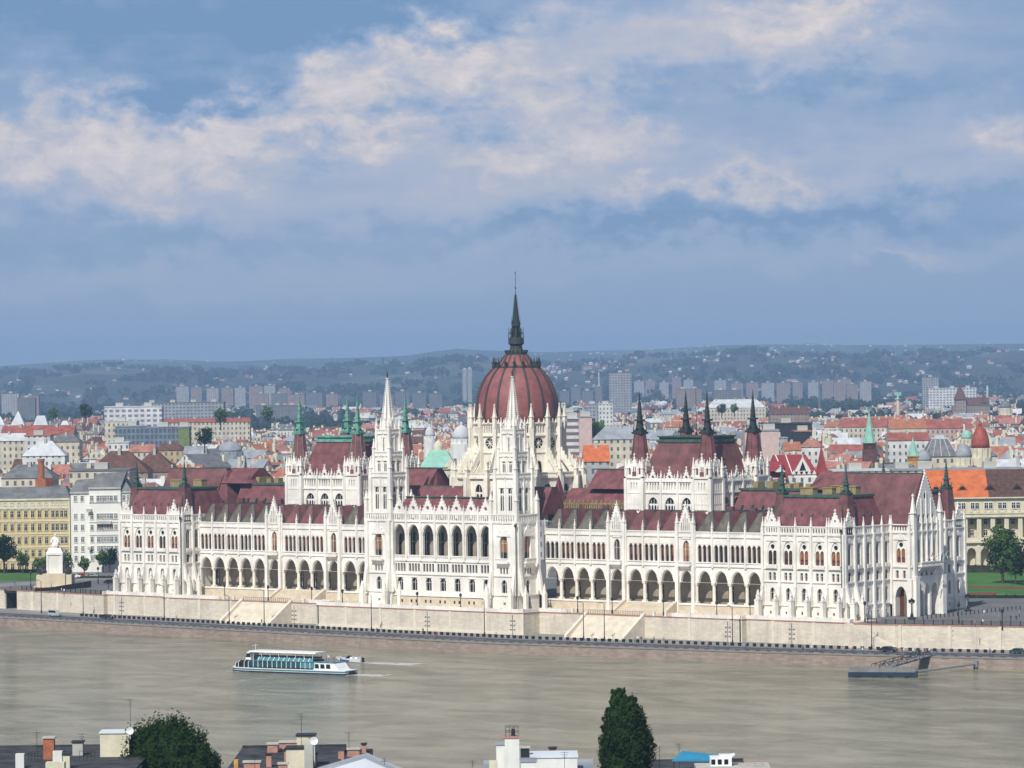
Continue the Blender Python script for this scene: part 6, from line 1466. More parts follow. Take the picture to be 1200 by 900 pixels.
# lawns and beds
def pxpoly(b, pts, z):
    q = []
    for px, py in pts: d = (CAM.z-z)*FPX/(py-hz(px)); x, y = at(px, d); q.append((x, y, z))
    b.poly(q)
for nm, mm, pts, z in (('lawn', 'grass', [(1130, 696), (1260, 698), (1260, 671), (1118, 671)], .012), ('flower_bed', 'flowers', [(1130, 688.5), (1260, 692.5), (1260, 690), (1130, 686.5)], .02), ('flower_bed', 'flowers', [(1130, 699.5), (1165, 697), (1165, 693.5), (1130, 694.5)], .028),
                     ('lawn', 'grass', [(-40, 682), (42, 680), (42, 672), (-40, 670)], .012), ('lawn', 'grass', [(84, 676), (112, 675), (112, 672), (84, 672)], .012), ('path', 'pavement', [(-40, 691), (88, 681), (130, 678), (130, 676), (88, 678.5), (-40, 686)], .016)):
    b = MB(); pxpoly(b, pts, z); tag(b.build(nm, mm), kind='structure')
def hedge(px0, px1, y0, h, mm, label, group='clipped hedges'):
    b = MB(); rnd = random.Random(int(px0)); n = int((px1-px0)/2)
    xa, ya = at(px0, 65.07*FPX/(y0-hz(px0))); xb, yb = at(px1, 65.07*FPX/(y0-hz(px1)))
    ln = sqrt((xb-xa)**2+(yb-ya)**2); n = max(6, int(ln/1.5))
    for k in range(n*14):
        t = rnd.random(); 
        c_ = (ln*t, rnd.uniform(-.9, .9), rnd.uniform(.1, h)); s_ = rnd.uniform(.15, .4); v = len(b.v)
        for q in range(4): b.v.append((c_[0]+rnd.uniform(-1, 1)*s_*2, c_[1]+rnd.uniform(-1, 1)*s_, c_[2]+rnd.uniform(-1, 1)*s_))
        b.f.append([v, v+1, v+2, v+3]); b.m.append(0)
    b.box(0, ln, -.7, .7, 0, h*.9); tag(b.build('hedge', mm, None, (xa, ya, 0), rot=atan2(yb-ya, xb-xa)), label, 'hedge', group)
hedge(1128, 1250, 671, 2.6, 'hedge', 'dark reddish hedge along the far side of the right lawn')
hedge(-20, 45, 671, 1.2, 'leaf_dark', 'low dark hedge on the left square')
hedge(92, 128, 677.5, .8, 'hedge', 'low dark hedge before the white building'); hedge(1134, 1250, 701, .9, 'leaf_dark', 'low hedge between the right lawn and the paved square')
# ================================================================== MONUMENT, STREET FURNITURE, VEHICLES, PEOPLE, BOATS
def px_ground(px, py, z): d = (CAM.z-z)*FPX/(py-hz(px)); return at(px, d)
def monument():
    x, y = at(62, 1185); o = empty('seated_statue_monument', (x, y, 0), YAW, 'white stone monument with seated figure on tall pedestal and dark bronze groups', 'monument'); m = 1185/FPX; z = lambda q: zt(62, q, 1185)
    b = MB(); b.box(-5.6, 5.6, -4, 5, 0, z(673)); b.box(-3.6, 3.6, -4.6, 5, 0, z(671.5)); b.box(-6.4, 6.4, -5.2, 5.4, 0, .5); b.build('base', 'cream_wall', o)
    b = MB(); b.box(-2.3, 2.3, -2, 3.2, z(672), z(648)); b.box(-2.7, 2.7, -2.3, 3.5, z(650), z(648)+.2); b.hexa([(-2.6, -2, z(648)), (2.6, -2, z(648)), (2.6, 3.2, z(648)), (-2.6, 3.2, z(648))], [(-1.9, -1.4, z(642)), (1.9, -1.4, z(642)), (1.9, 2.6, z(642)), (-1.9, 2.6, z(642))])
    for e in (-1, 1): b.box(e*2.3-.3, e*2.3+.3, -2.2, -1.9, z(675), z(649))
    b.build('pedestal', 'stone', o)
    b = MB(); zb = z(642); b.blob((0, .2, zb+1.0), (1.5, 1.2, 1.1), 10, jit=.1, seed=1); b.blob((0, .5, zb+2.5), (.9, .7, 1.3), 10, jit=.08, seed=2); b.blob((.1, .3, zb+4.1), (.42, .42, .5), 8); b.tube((-.7, .2, zb+3.0), (-1.3, -.8, zb+1.6), .3, 6); b.tube((.7, .2, zb+3.0), (1.2, -.9, zb+1.7), .3, 6); b.box(-1.1, 1.1, .9, 1.5, zb, zb+3.4); b.blob((0, -.9, zb+.7), (1.2, .7, .9), 8, jit=.1, seed=4)
    b.build('seated_figure', 'stone', o)
    for e, sd in ((-1, 11), (1, 12)):
        b = MB(); zz = z(673); 
        b.blob((e*3.9, -1.5, zz+1.0), (1.7, 1.2, 1.3), 9, jit=.18, seed=sd); b.blob((e*3.5, -1.3, zz+2.3), (1.2, .9, 1.3), 8, jit=.2, seed=sd+3); b.blob((e*4.6, -1.7, zz+1.6), (.8, .8, .9), 8, jit=.2, seed=sd+5)
        if e > 0: b.blob((3.0, -.8, zz+3.0), (.5, .5, 1.6), 8, jit=.1, seed=3); b.blob((3.0, -.8, zz+4.6), (.28, .28, .32), 6)
        b.build('bronze_group', 'bronze_dark', o)
monument()
b = MB(); x0, y0 = px_ground(38, 693.2, 0); x1, y1 = px_ground(103, 688.5, 0); x2, y2 = px_ground(103, 685, 0)
b.poly([(x0, y0, .06), (x1, y1, .06), (x2, y2, .06), (x0+1, y0+7, .06)]); 
b.hexa([(x0, y0, 0), (x1, y1, 0), (x1, y1+.3, 0), (x0, y0+.3, 0)], [(x0, y0, 1.0), (x1, y1, 1.0), (x1, y1+.3, 1.0), (x0, y0+.3, 1.0)]); b.hexa([(x0+1, y0+8, 0), (x2, y2, 0), (x2, y2+.3, 0), (x0+1, y0+8.3, 0)], [(x0+1, y0+8, 1.2), (x2, y2, 1.2), (x2, y2+.3, 1.2), (x0+1, y0+8.3, 1.2)])
tag(b.build('sunken_ramp', 'bronze_dark'), 'dark walled ramp sinking into the square before the monument', 'ramp')
# --- bollards
b = MB(); b.box(-.36, .36, -.28, .28, 0, .85); b.box(-.41, .41, -.33, .33, .62, .78); BM = mesh_of(b, 'bollard', ['rubber'])
for k in range(156):
    x = -134+k*2.2
    o = inst('bollard', BM, None, (x, E_(x)+18.2, ZR)); tag(o, 'squat black square bollard in the long row beside the quay road', 'bollard', 'bollards along the quay road')
b = MB(); b.frust(0, 0, 0, .9, .14, .12, 6); b.blob((0, 0, .95), (.16, .16, .16), 6); PM = mesh_of(b, 'post', ['iron'])
xa, ya = px_ground(1078, 726, 0); xb, yb = px_ground(1192, 714, 0)
for k in range(24):
    t = k/23; o = inst('bollard', PM, None, (xa+(xb-xa)*t, ya+(yb-ya)*t, 0)); tag(o, 'slim iron bollard crossing the paved square on the right', 'bollard', 'slim bollards on the right square')
# --- lamps
def lamp_tall(x, y, z, h, label, group, arm=True):
    o = empty('street_lamp', (x, y, z), 0, label, 'street lamp', group); b = MB(); b.frust(0, 0, 0, 1.1, .24, .2, 8); b.tube((0, 0, 1), (0, 0, h), .13, 6, r2=.09); b.build('pole', 'iron', o)
    b = MB()
    if arm: b.tube((0, 0, h), (0, -1.3, h+.35), .07, 5); b.box(-.22, .22, -2.1, -1.2, h+.28, h+.48)
    else: b.frust(0, 0, h, h+.7, .3, .42, 6); b.frust(0, 0, h+.7, h+1.1, .45, .05, 6)
    b.build('lamp_head', 'grey_metal' if arm else 'iron', o); return o
for px, w in ((45, 'far left before the tunnel mouth'), (94, 'on the quay left of the left end pavilion'), (189, 'below the middle of the left end pavilion'), (265, 'below the leftmost arcade bays'), (306, 'in front of the left river stairs'), (431.6, 'in front of the left river tower'), (564, 'in front of the right half of the central front'),
              (680, 'left of the right river stairs'), (704.5, 'in front of the right river stairs'), (854.5, 'below the right arcade near the right end pavilion'), (1017.6, 'below the right corner of the building'), (1170.7, 'on the quay at the right edge')):
    py = 760 if px > 1000 else 727+.022*px*1.0
    d = (CAM.z-ZR)*FPX/((hz(px)+4343.6*70.6/1)*0+1) if False else None
    # on the pavement strip behind the bollards
    best = None
    for k in range(400):
        dd = 950+k; x, y = at(px, dd)
        if y >= E_(x)+20.5: best = (x, y); break
    lamp_tall(best[0], best[1], ZR, 10 if px not in (265,) else 8, 'tall slim street lamp %s' % w, 'tall lamps along the quay')
for px, w in ((260, 'outside the leftmost arcade'), (311, 'left of the left arcade steps'), (362, 'right of the left arcade steps'), (398, 'outside the left arcade near the left tower'), (485.6, 'before the left half of the central front'), (536.4, 'before the right half of the central front'),
              (673.5, 'outside the right arcade near the right tower'), (714, 'left of the right arcade steps'), (774, 'right of the right arcade steps'), (836.5, 'outside the right arcade'), (875.5, 'beside the right end pavilion')):
    for k in range(600):
        x, y = at(px, 900+k)
        if y >= (-6.8 if abs(x) > 38 else -12): break
    lamp_tall(x, y, 0, 3.6, 'short black terrace lamp %s' % w, 'terrace lamps', False)
def candelabra(px, py, h, label):
    x, y = px_ground(px, py, 0); o = empty('candelabra_lamp', (x, y, 0), 0, label, 'street lamp', 'big iron candelabra'); b = MB(); b.frust(0, 0, 0, .5, 1.1, 1.0, 8); b.frust(0, 0, .5, 1.6, .55, .3, 8); b.frust(0, 0, 1.6, h-1.2, .2, .13, 8); b.build('post', 'iron', o)
    for k in range(4): a = pi/2*k; b = MB(); b.tube((0, 0, h-1.6), (.75*cos(a), .75*sin(a), h-1.2), .07, 4); b.frust(.75*cos(a), .75*sin(a), h-1.2, h-.6, .14, .26, 6); b.frust(.75*cos(a), .75*sin(a), h-.6, h-.35, .28, .03, 6); b.build('lantern', 'iron', o)
    b = MB(); b.frust(0, 0, h-1.1, h-.3, .2, .34, 6); b.frust(0, 0, h-.3, h+.1, .36, .03, 6); b.build('top_lantern', 'iron', o)
candelabra(1065, 726, 5.6, 'large ornate iron candelabra before the portal arch'); candelabra(1131, 716.5, 5.0, 'large ornate iron candelabra at the far right corner')
for px, py, w in ((1120, 731, 'on the square right of the portal'), (1010, 729, 'at the right corner of the terrace'), (1171, 739, 'on the square near the right edge'), (33, 689, 'on the left square by the ramp'), (112, 684, 'on the left square by the white building')):
    x, y = px_ground(px, py, 0); lamp_tall(x, y, 0, 4.4, 'thin iron lamp post %s' % w, 'thin lamp posts on the squares', False)
def signpole(px, label):
    for k in range(400):
        x, y = at(px, 950+k)
        if y >= E_(x)+19.6: break
    o = empty('sign_pole', (x, y, ZR), 0, label, 'sign pole', 'round sign poles on the quay'); b = MB(); b.tube((0, 0, 0), (0, 0, 6.2), .09, 5); b.build('pole', 'iron', o)
    for h in (2.2, 3.4, 4.6):
        for e in (-1, 1): b = MB(); b.tube((e*.1, 0, h), (e*.62, 0, h), .05, 4); b.frust(e*.65, 0, h-.22, h+.22, .26, .26, 8); b.build('sign_disc', 'grey_metal', o)
for px, l in ((139, 'below the left end pavilion'), (341, 'right of the left river stairs'), (497, 'before the centre of the central front'), (597, 'before the right river tower'), (849, 'before the last right arcade bays'), (924, 'below the right end pavilion'), (1110.7, 'above the gangway'), (1126.7, 'just right of the gangway top'), (1152.6, 'near the right edge of the quay')): signpole(px, 'dark pole carrying small round signs %s' % l)
# iron fences on the square edges
def fence(x0, x1, label):
    o = empty('iron_fence', ((x0+x1)/2, lerp_tab(WALL, (x0+x1)/2)+.5, 0), 0, label, 'fence', 'iron fences'); ox, oy = o.location.x, o.location.y
    b = MB(); x = x0
    while x < x1-.1:
        xn = min(x+2.5, x1); y0_, y1_ = lerp_tab(WALL, x)+.5-oy, lerp_tab(WALL, xn)+.5-oy
        for h in (.25, 1.15): b.tube((x-ox, y0_, h), (xn-ox, y1_, h), .045, 4)
        for k in range(12): t = k/12; b.tube((x-ox+(xn-x)*t, y0_+(y1_-y0_)*t, .1), (x-ox+(xn-x)*t, y0_+(y1_-y0_)*t, 1.2), .022, 3)
        b.box(x-ox-.09, x-ox+.09, y0_-.09, y0_+.09, .1, 1.45); x = xn
    b.build('railings', 'iron', o)
fence(146, 262, 'black iron fence on top of the terrace wall right of the building'); fence(-176, -135, 'black iron fence on top of the terrace wall near the monument')
# --- flags on the balcony
for k, (cols, lb) in enumerate([(('coat_red', 'coat_white', 'coat_green'), 'red white and green flag nearest the river on the side balcony'), (('coat_white', 'coat_red', 'coat_white'), 'white and red flag second on the side balcony'), (('coat_blue', 'coat_blue', 'coat_blue'), 'blue flag third on the side balcony'), (('coat_green', 'coat_white', 'coat_green'), 'green and white flag fourth on the side balcony')]):
    y = 22+4.0+k*2.6; o = empty('flag', (142.6, y, 14.5), 0, lb, 'flag', 'flags on the side balcony'); b = MB(); b.tube((0, 0, 0), (2.2, 0, 2.6), .06, 5); b.build('flagpole', 'white_paint', o)
    b = MB(); n = 6
    for j in range(3):
        for i in range(n):
            def Q(u, v): return (2.1-v*1.2*.45+.15*sin(u*5+k)-.25*u, .25*sin(u*4+v*3+k)+u*.9*(.3), 2.5-v*1.9-u*.9)
            b.poly([Q(i/n, j/3), Q((i+1)/n, j/3), Q((i+1)/n, (j+1)/3), Q(i/n, (j+1)/3)], j)
    b.build('cloth', list(cols), o)
# --- cars
def car(loc, rz, body, label, van=False, L_=4.5):
    o = empty('parked_car', loc, rz, label, 'van' if van else 'car', 'vehicles on the quay and squares'); W2 = .9; b = MB()
    prof = [(-L_/2, .35), (L_/2, .35), (L_/2, .8), (L_/2-.15, .95), (L_/2-1.1, 1.02), (L_/2-1.7, 1.45), (-L_/2+1.3, 1.48), (-L_/2+.55, 1.05), (-L_/2, .95)] if not van else [(-L_/2, .35), (L_/2, .35), (L_/2, 1.0), (L_/2-.7, 1.15), (L_/2-1.3, 1.95), (-L_/2, 1.98)]
    b.prism(prof, -W2, W2); b.build('body', body, o); b = MB()
    top = [(L_/2-1.2, 1.02), (L_/2-1.75, 1.40), (-L_/2+1.32, 1.42), (-L_/2+.75, 1.05)] if not van else [(L_/2-.95, 1.2), (L_/2-1.35, 1.85), (-L_/2+.3, 1.85), (-L_/2+.3, 1.2)]
    b.prism(top, -W2-.012, W2+.012); b.build('side_windows', 'dark_glass', o)
    for e in (-1, 1):
        for f_ in (-1, 1): b = MB(); b.tube((e*L_*.31, f_*(W2-.18), .33), (e*L_*.31, f_*(W2+.03), .33), .33, 12); w = b.build('wheel', 'rubber', o); b = MB(); b.tube((e*L_*.31, f_*(W2+.03), .33), (e*L_*.31, f_*(W2+.045), .33), .2, 8); b.build('rim', 'grey_metal', w)
        b = MB(); b.box(L_/2-.02, L_/2+.02, e*.62-.2, e*.62+.2, .62, .8); b.build('headlight', 'white_paint', o)
        b = MB(); b.box(-L_/2-.02, -L_/2+.02, e*.65-.15, e*.65+.15, .65, .85); b.build('tail_light', 'coat_red', o)
def roadpos(px, off):
    for k in range(500):
        x, y = at(px, 930+k)
        if y >= E_(x)+off: return x, y
for px, off, col_, lb, van in ((61, 13, 'car_silver', 'silver van driving on the quay road at the far left', True), (122, 13, 'car_black', 'black car driving below the left end pavilion', False), (1037, 13, 'car_black', 'black car driving below the right corner of the building', False), (1190, 13, 'car_green', 'dark green car on the quay road at the right edge', False)):
    x, y = roadpos(px, off); car((x, y, ZR), 0.0 if px < 500 else .12, col_, lb, van)
for px, py, col_, lb, rz in ((127, 684.5, 'car_black', 'dark car parked left of the left end pavilion', .3), (84, 677.5, 'car_white', 'white car half hidden behind young trees on the left square', .6), (105, 677, 'car_silver', 'silver car parked in front of the white corner building', .6), (94, 677, 'car_red', 'small red car between two pale cars on the left square', .6)):
    x, y = px_ground(px, py, 0.016); car((x, y, .016), rz, col_, lb)
# --- people
def figure(pose, top, bottom):
    """one continuous skinned body"""
    me = bpy.data.meshes.new('person'); s_ = .16 if pose else .05
    V = [(0, 0, .95), (0, 0, 1.2), (0, 0, 1.42), (0, 0, 1.52), (0, 0, 1.66), (.10, 0, .92), (.12, s_*.8, .5), (.12, s_*1.6-.05, .08), (.13, s_*1.6-.2, .04), (-.10, 0, .92), (-.12, -s_*.6, .5), (-.12, -s_*1.8, .1), (-.13, -s_*1.8-.15, .04), (.2, 0, 1.40), (.25, -s_*.6, 1.12), (.24, -s_*1.4-.05, .86), (-.2, 0, 1.40), (-.25, s_*.6, 1.12), (-.24, s_*1.2-.05, .86)]
    Ed = [(0, 1), (1, 2), (2, 3), (3, 4), (0, 5), (5, 6), (6, 7), (7, 8), (0, 9), (9, 10), (10, 11), (11, 12), (2, 13), (13, 14), (14, 15), (2, 16), (16, 17), (17, 18)]
    Rr = [.14, .13, .15, .055, .10, .1, .07, .05, .04, .1, .07, .05, .04, .065, .045, .035, .065, .045, .035]
    me.from_pydata(V, Ed, []); o = bpy.data.objects.new('tmp', me); COL.objects.link(o); md = o.modifiers.new('s', 'SKIN')
    for i, v in enumerate(me.skin_vertices[0].data): v.radius = (Rr[i], Rr[i]*.8); v.use_root = (i == 0)
    o.modifiers.new('b', 'SUBSURF').levels = 1
    dg = bpy.context.evaluated_depsgraph_get(); m2 = bpy.data.meshes.new_from_object(o.evaluated_get(dg)); bpy.data.objects.remove(o); m2.name = 'person'
    m2.materials.clear()
    for q in (top, bottom, 'skin', 'hair'): m2.materials.append(MT[q])
    for f_ in m2.polygons:
        c_ = f_.center; f_.material_index = 3 if (c_.z > 1.67 or (c_.z > 1.6 and c_.y > .04)) else (2 if c_.z > 1.47 or (abs(c_.x) > .19 and c_.z < .95) else (0 if c_.z > .93 else 1))
    m2.shade_smooth(); return m2
FG = {}
def person(x, y, z, k, rz, label, group):
    cols = [('coat_red', 'denim'), ('coat_white', 'khaki'), ('coat_blue', 'denim'), ('coat_black', 'coat_black'), ('coat_pink', 'denim'), ('coat_grey', 'khaki'), ('coat_white', 'denim'), ('coat_green', 'coat_black')][k % 8]
    key = (k % 8, k % 2)
    if key not in FG: FG[key] = figure(k % 2, *cols)
    o = inst('person', FG[key], None, (x, y, z)); o.rotation_euler = (0, 0, rz); tag(o, label, 'person', group)
CN = ['red', 'white', 'blue', 'black', 'pink', 'grey', 'white', 'green']
QP = [(303, 22, 3, 'at the foot of the left river stairs'), (428, 8, 4, 'by the kerb before the left tower'), (438, 15, 3, 'beside the road before the left tower'), (492, 19, 3, 'standing before the central front'), (508, 8, 0, 'walking on the road edge before the central front'), (740, 20, 4, 'leftmost of the group at the right stairs'), (743.5, 20.5, 6, 'second of the group at the right stairs'), (747.5, 20, 3, 'rightmost of the group at the right stairs'), (762.5, 20.5, 3, 'alone right of the right river stairs'), (774, 18.9, 5, 'by the bollards right of the stairs'),
      (665, 6, 4, 'walking by the quay edge left of the right stairs'), (826, 8, 0, 'on the road below the right arcade'), (870, 8, 2, 'on the road below the last arcade bay'), (894, 9, 6, 'walking alone below the right pavilion'), (937, 8, 3, 'left of a trio below the right pavilion'), (947, 8, 1, 'centre of a trio below the right pavilion'), (953, 8, 2, 'right of a trio below the right pavilion'), (995, 9, 4, 'before the right corner of the building'), (1006.6, 6, 6, 'second before the right corner of the building'), (1048, 7.5, 0, 'just right of the black car'),
      (1051.5, 6, 5, 'first in the queue near the gangway'), (1055, 7, 1, 'second in the queue near the gangway'), (1059, 6, 4, 'third in the queue near the gangway'), (1066, 7, 6, 'fourth in the queue near the gangway'), (1069.5, 5.5, 7, 'fifth in the queue near the gangway'), (1073, 7, 3, 'sixth in the queue near the gangway'), (1077, 6, 1, 'seventh in the queue near the gangway'), (1081, 8, 4, 'eighth in the queue near the gangway'), (1085, 8, 6, 'ninth in the queue near the gangway'), (1094, 6, 2, 'at the top of the gangway'), (1108.5, 6, 5, 'right of the gangway top'), (1156, 4, 2, 'crossing the quay near the right edge'), (1159, 5, 6, 'walking beside another near the right edge')]
for i, (px, off, k, lb) in enumerate(QP): x, y = roadpos(px, off); person(x, y, ZR, k, i*1.1, 'person in %s top %s' % (CN[k], lb), 'people on the quay')
for i, (px, py, k, lb) in enumerate([(1149.6, 722, 1, 'standing in the middle of the right square'), (1148, 733, 6, 'near the fence on the right square'), (1181, 728, 3, 'left of three on the right square'), (1184.3, 728, 5, 'middle of three on the right square'), (1187.5, 728, 3, 'right of three on the right square'), (1191, 723, 4, 'behind the trio on the right square'), (1139, 735, 4, 'sitting place by the fence on the right square'), (1166.5, 727, 5, 'left of the trio on the right square'),
                                   (14, 686, 2, 'on the lawn at the left edge'), (9, 692, 0, 'at the left edge of the square'), (69, 695, 1, 'by the dark ramp'), (72, 696, 6, 'beside another by the dark ramp'), (124, 691, 3, 'near the left end pavilion'), (57, 689, 4, 'in front of the monument base')]):
    x, y = px_ground(px, py, .02); person(x, y, .02, k, i*.9, 'person in %s top %s' % (CN[k], lb), 'people on the squares')
# --- river cruise boat
def cruise_boat():
    o = empty('river_cruise_boat', (47.2, -119.7, ZW), .149, 'white and teal glass sided river cruise boat with canopied upper deck', 'boat'); o.scale = (.955, 1, 1)
    secs = [(-18.6, .5, .9), (-17.5, 1.7, .5), (-15, 2.6, .25), (-10, 3.0, 0), (10, 3.0, 0), (17.5, 2.9, 0), (18.6, 2.7, .2)]
    def hull(b, z0, z1, k=0., m=None):
        rings = [[b.p(x, -w-k, z0), b.p(x, w+k, z0), b.p(x-(.25 if x < -15 else 0), w+k+.1, z1), b.p(x-(.25 if x < -15 else 0), -w-k-.1, z1)] for x, w, zz in secs]
        for a, c_ in zip(rings, rings[1:]):
            for q in range(4): b.face([a[q], a[(q+1) % 4], c_[(q+1) % 4], c_[q]], m)
        b.face(rings[0][::-1], m); b.face(rings[-1], m)
    b = MB(); hull(b, -.4, .42); b.build('lower_hull', 'boat_hull_dark', o); b = MB(); hull(b, .42, 1.15, .03); b.build('hull', 'white_paint', o)
    b = MB(); hull(b, .55, .95, .06); b.build('teal_stripe', 'boat_teal', o)
    b = MB(); b.box(-12, 8.5, -2.75, 2.75, 1.15, 1.35); b.box(-12, 8.5, -2.5, 2.5, 1.35, 3.05); G = b.build('saloon', 'dark_glass', o)
    b = MB(); b.box(8.5, 14.5, -2.6, 2.6, 1.15, 2.9); b.prism([(14.5, 1.15), (16.4, 1.15), (14.9, 2.9), (14.5, 2.9)], -2.6, 2.6); b.build('aft_cabin', 'white_paint', o)
    for k in range(14):
        x = -11.3+k*1.5; 
        for e in (-1, 1):
            b = MB(); b.box(x-.62, x+.62, e*2.62-.03, e*2.62+.03, 1.5, 2.85); w = b.build('window', 'teal_glass' if k not in (11, 12, 13) else 'boat_teal', o); b = MB(); b.box(x+.68, x+.82, e*2.66-.05, e*2.66+.05, 1.3, 3.05); b.build('window_frame', 'white_paint', w)
    for k in range(3):
        x = 9.6+k*1.8
        for e in (-1, 1): b = MB(); b.prism([(x-.7, 1.5), (x+.7, 1.5), (x+.5, 2.6), (x-.7, 2.6)], e*2.62-.02, e*2.62+.02); b.build('aft_window', 'dark_glass', o)
    b = MB(); 
    for e in (-1, 1): b.hexa([(-9.5, e*2.75-.05, 3.05), (8.5, e*2.75-.05, 3.05), (8.5, e*2.75+.05, 3.05), (-9.5, e*2.75+.05, 3.05)], [(-9.5, e*1.9-.05, 3.85), (8.0, e*1.9-.05, 3.85), (8.0, e*1.9+.05, 3.85), (-9.5, e*1.9+.05, 3.85)])
    b.box(-12, 15, -2.7, 2.7, 2.95, 3.1); R_ = b.build('sloping_glass_roof', 'boat_teal', o)
    for k in range(11):
        x = -9+k*1.6
        for e in (-1, 1): b = MB(); b.tube((x, e*2.8, 3.05), (x, e*1.95, 3.9), .09, 4); b.build('roof_rib', 'white_paint', R_)
    b = MB(); b.box(-12.3, 9, -2.3, 2.3, 5.15, 5.4); b.box(-12.3, 9, -2.35, 2.35, 5.05, 5.16); C_ = b.build('canopy', 'white_paint', o)
    for k in range(8):
        for e in (-1, 1): b = MB(); b.tube((-11+k*2.7, e*2.0, 3.1), (-11+k*2.7, e*2.0, 5.1), .07, 4); b.build('canopy_post', 'white_paint', C_)
    b = MB(); b.box(-11, 8, -1.8, 1.8, 3.1, 4.1); b.build('deck_seating', 'rubber', o)
    b = MB(); b.prism([(-13.6, 3.1), (-11.9, 3.1), (-11.9, 5.0), (-13.1, 5.0)], -1.9, 1.9); b.build('wheelhouse', 'white_paint', o); b = MB(); b.prism([(-13.45, 3.7), (-11.95, 3.7), (-11.95, 4.7), (-13.15, 4.7)], -1.93, 1.93); b.build('wheelhouse_glass', 'dark_glass', o)
    # rounded glazed bow lounge
    b = MB(); bs = [(-17.6, 1.2, 1.5), (-16.9, 1.8, 2.3), (-15.6, 2.3, 2.8), (-13.6, 2.5, 3.0), (-12.2, 2.6, 3.0)]
    rr = [[b.p(x, -w, 1.15), b.p(x, -w*.98, h*.82+.1), b.p(x, -w*.7, h), b.p(x, w*.7, h), b.p(x, w*.98, h*.82+.1), b.p(x, w, 1.15)] for x, w, h in bs]
    for a, c_ in zip(rr, rr[1:]):
        for q in range(5): b.face([a[q], a[q+1], c_[q+1], c_[q]])
    b.face(rr[0]); B_ = b.build('bow_lounge', 'dark_glass', o)
    b = MB()
    for (x, w, h) in bs:
        for e in (-1, 1): b.tube((x, e*(w+.04), 1.15), (x, e*(w*.98+.04), h*.82+.12), .09, 4); b.tube((x, e*(w*.98+.02), h*.82+.12), (x, e*w*.7, h+.04), .08, 4)
        b.tube((x, -w*.7, h+.04), (x, w*.7, h+.04), .08, 4)
    b.build('lounge_frames', 'white_paint', B_)
    b = MB()
    for e in (-1, 1):
        for k in range(8): b.tube((8.8+k*.9, e*2.6, 3.1), (8.8+k*.9, e*2.6, 4.0), .03, 3)
        b.tube((8.8, e*2.6, 4.0), (15.1, e*2.6, 4.0), .04, 4); b.tube((16.5, e*2.6, 2.0), (18.3, e*2.6, 2.0), .04, 4)
    b.build('deck_rail', 'grey_metal', o); b = MB(); b.tube((-12, .4, 5.4), (-12, .4, 7.0), .05, 4); b.tube((-12.4, -.5, 6.6), (-11.6, 1.2, 6.6), .05, 4); b.build('mast', 'white_paint', o)
    b = MB(); b.tube((18.7, -1.2, .6), (18.7, 1.2, .6), .35, 8); b.build('fender', 'rubber', o)
    cx_, cy_, r_ = 47.2, -119.7, .149
    for i, (lx, ly, k) in enumerate([(9.6, -1.2, 3), (10.6, .5, 1), (11.3, -1.6, 4), (12.3, .2, 2), (13.2, -1.1, 5), (14.2, .6, 6)]):
        person(cx_+lx*cos(r_)-ly*sin(r_), cy_+lx*sin(r_)+ly*cos(r_), ZW+3.1, k, i, 'passenger in %s top, %s from the canopy on the cruise boat aft deck' % (CN[k], ['first', 'second', 'third', 'fourth', 'fifth', 'sixth'][i]), 'passengers on the cruise boat')
cruise_boat()
def motorboat():
    o = empty('motorboat', (37.5, -87.0, ZW), .12, 'small white motorboat with blue stripe speeding past the cruise boat', 'motorboat')
    b = MB(); secs = [(-4.3, .15, .95, 1.35), (-3, .75, .55, 1.25), (-.5, 1.15, .25, 1.05), (3.9, 1.1, .1, .9)]
    rr = [[b.p(x, -w, z1), b.p(x, -w*.75, z0), b.p(x, w*.75, z0), b.p(x, w, z1)] for x, w, z0, z1 in secs]
    for a, c_ in zip(rr, rr[1:]):
        for q in range(4): b.face([a[q], a[(q+1) % 4], c_[(q+1) % 4], c_[q]])
    b.face(rr[0]); b.face(rr[-1]); b.build('hull', 'white_paint', o)
    b = MB(); b.hexa([(-2.4, -.96, .45), (.4, -1.14, .3), (.4, 1.14, .3), (-2.4, .96, .45)], [(-2.4, -1.0, .8), (.4, -1.17, .62), (.4, 1.17, .62), (-2.4, 1.0, .8)]); b.build('blue_stripe', 'boat_blue', o)
    b = MB(); b.prism([(-.9, 1.1), (0, 1.1), (-.1, 1.75)], -.8, .8); b.build('windscreen', 'dark_glass', o); b = MB(); b.box(.6, 1.3, -.8, .8, 1.0, 1.45); b.box(2.2, 2.9, -.8, .8, 1.0, 1.45); b.build('seats', 'white_paint', o); b = MB(); b.box(3.8, 4.4, -.3, .3, .2, 1.3); b.build('outboard_engine', 'rubber', o)
    for i, (lx, ly, k) in enumerate([(.5, -.3, 3), (2.4, .3, 4)]): person(37.5+lx*cos(.12)-ly*sin(.12), -87+lx*sin(.12)+ly*cos(.12), ZW+.35, k, 1.6, 'person in %s top %s the small motorboat' % (CN[k], ['steering', 'at the back of'][i]), 'people on the motorboat')
motorboat()
def wake(x0, y0, ang, ln, w0, w1, seed, label):
    rnd = random.Random(seed); b = MB(); n = 40; prev = None
    for i in range(n+1):
        t = i/n; w = (w0+(w1-w0)*t)*rnd.uniform(.7, 1.1); cx_, cy_ = t*ln, 0
        if prev: b.poly([(prev[0], -prev[1], 0), (cx_, -w, 0), (cx_, w, 0), (prev[0], prev[1], 0)])
        prev = (cx_, w)
    o = b.build('wake', 'foam', None, (x0, y0, ZW+.05), rot=ang); tag(o, kind='stuff')
wake(64.0, -117.2, .149, 11, 2.0, 4.0, 1, ''); wake(41.6, -86.5, .12, 17, 1.6, 5.0, 2, ''); wake(29.5, -125.0, .16, 37, .5, 1.0, 3, '')
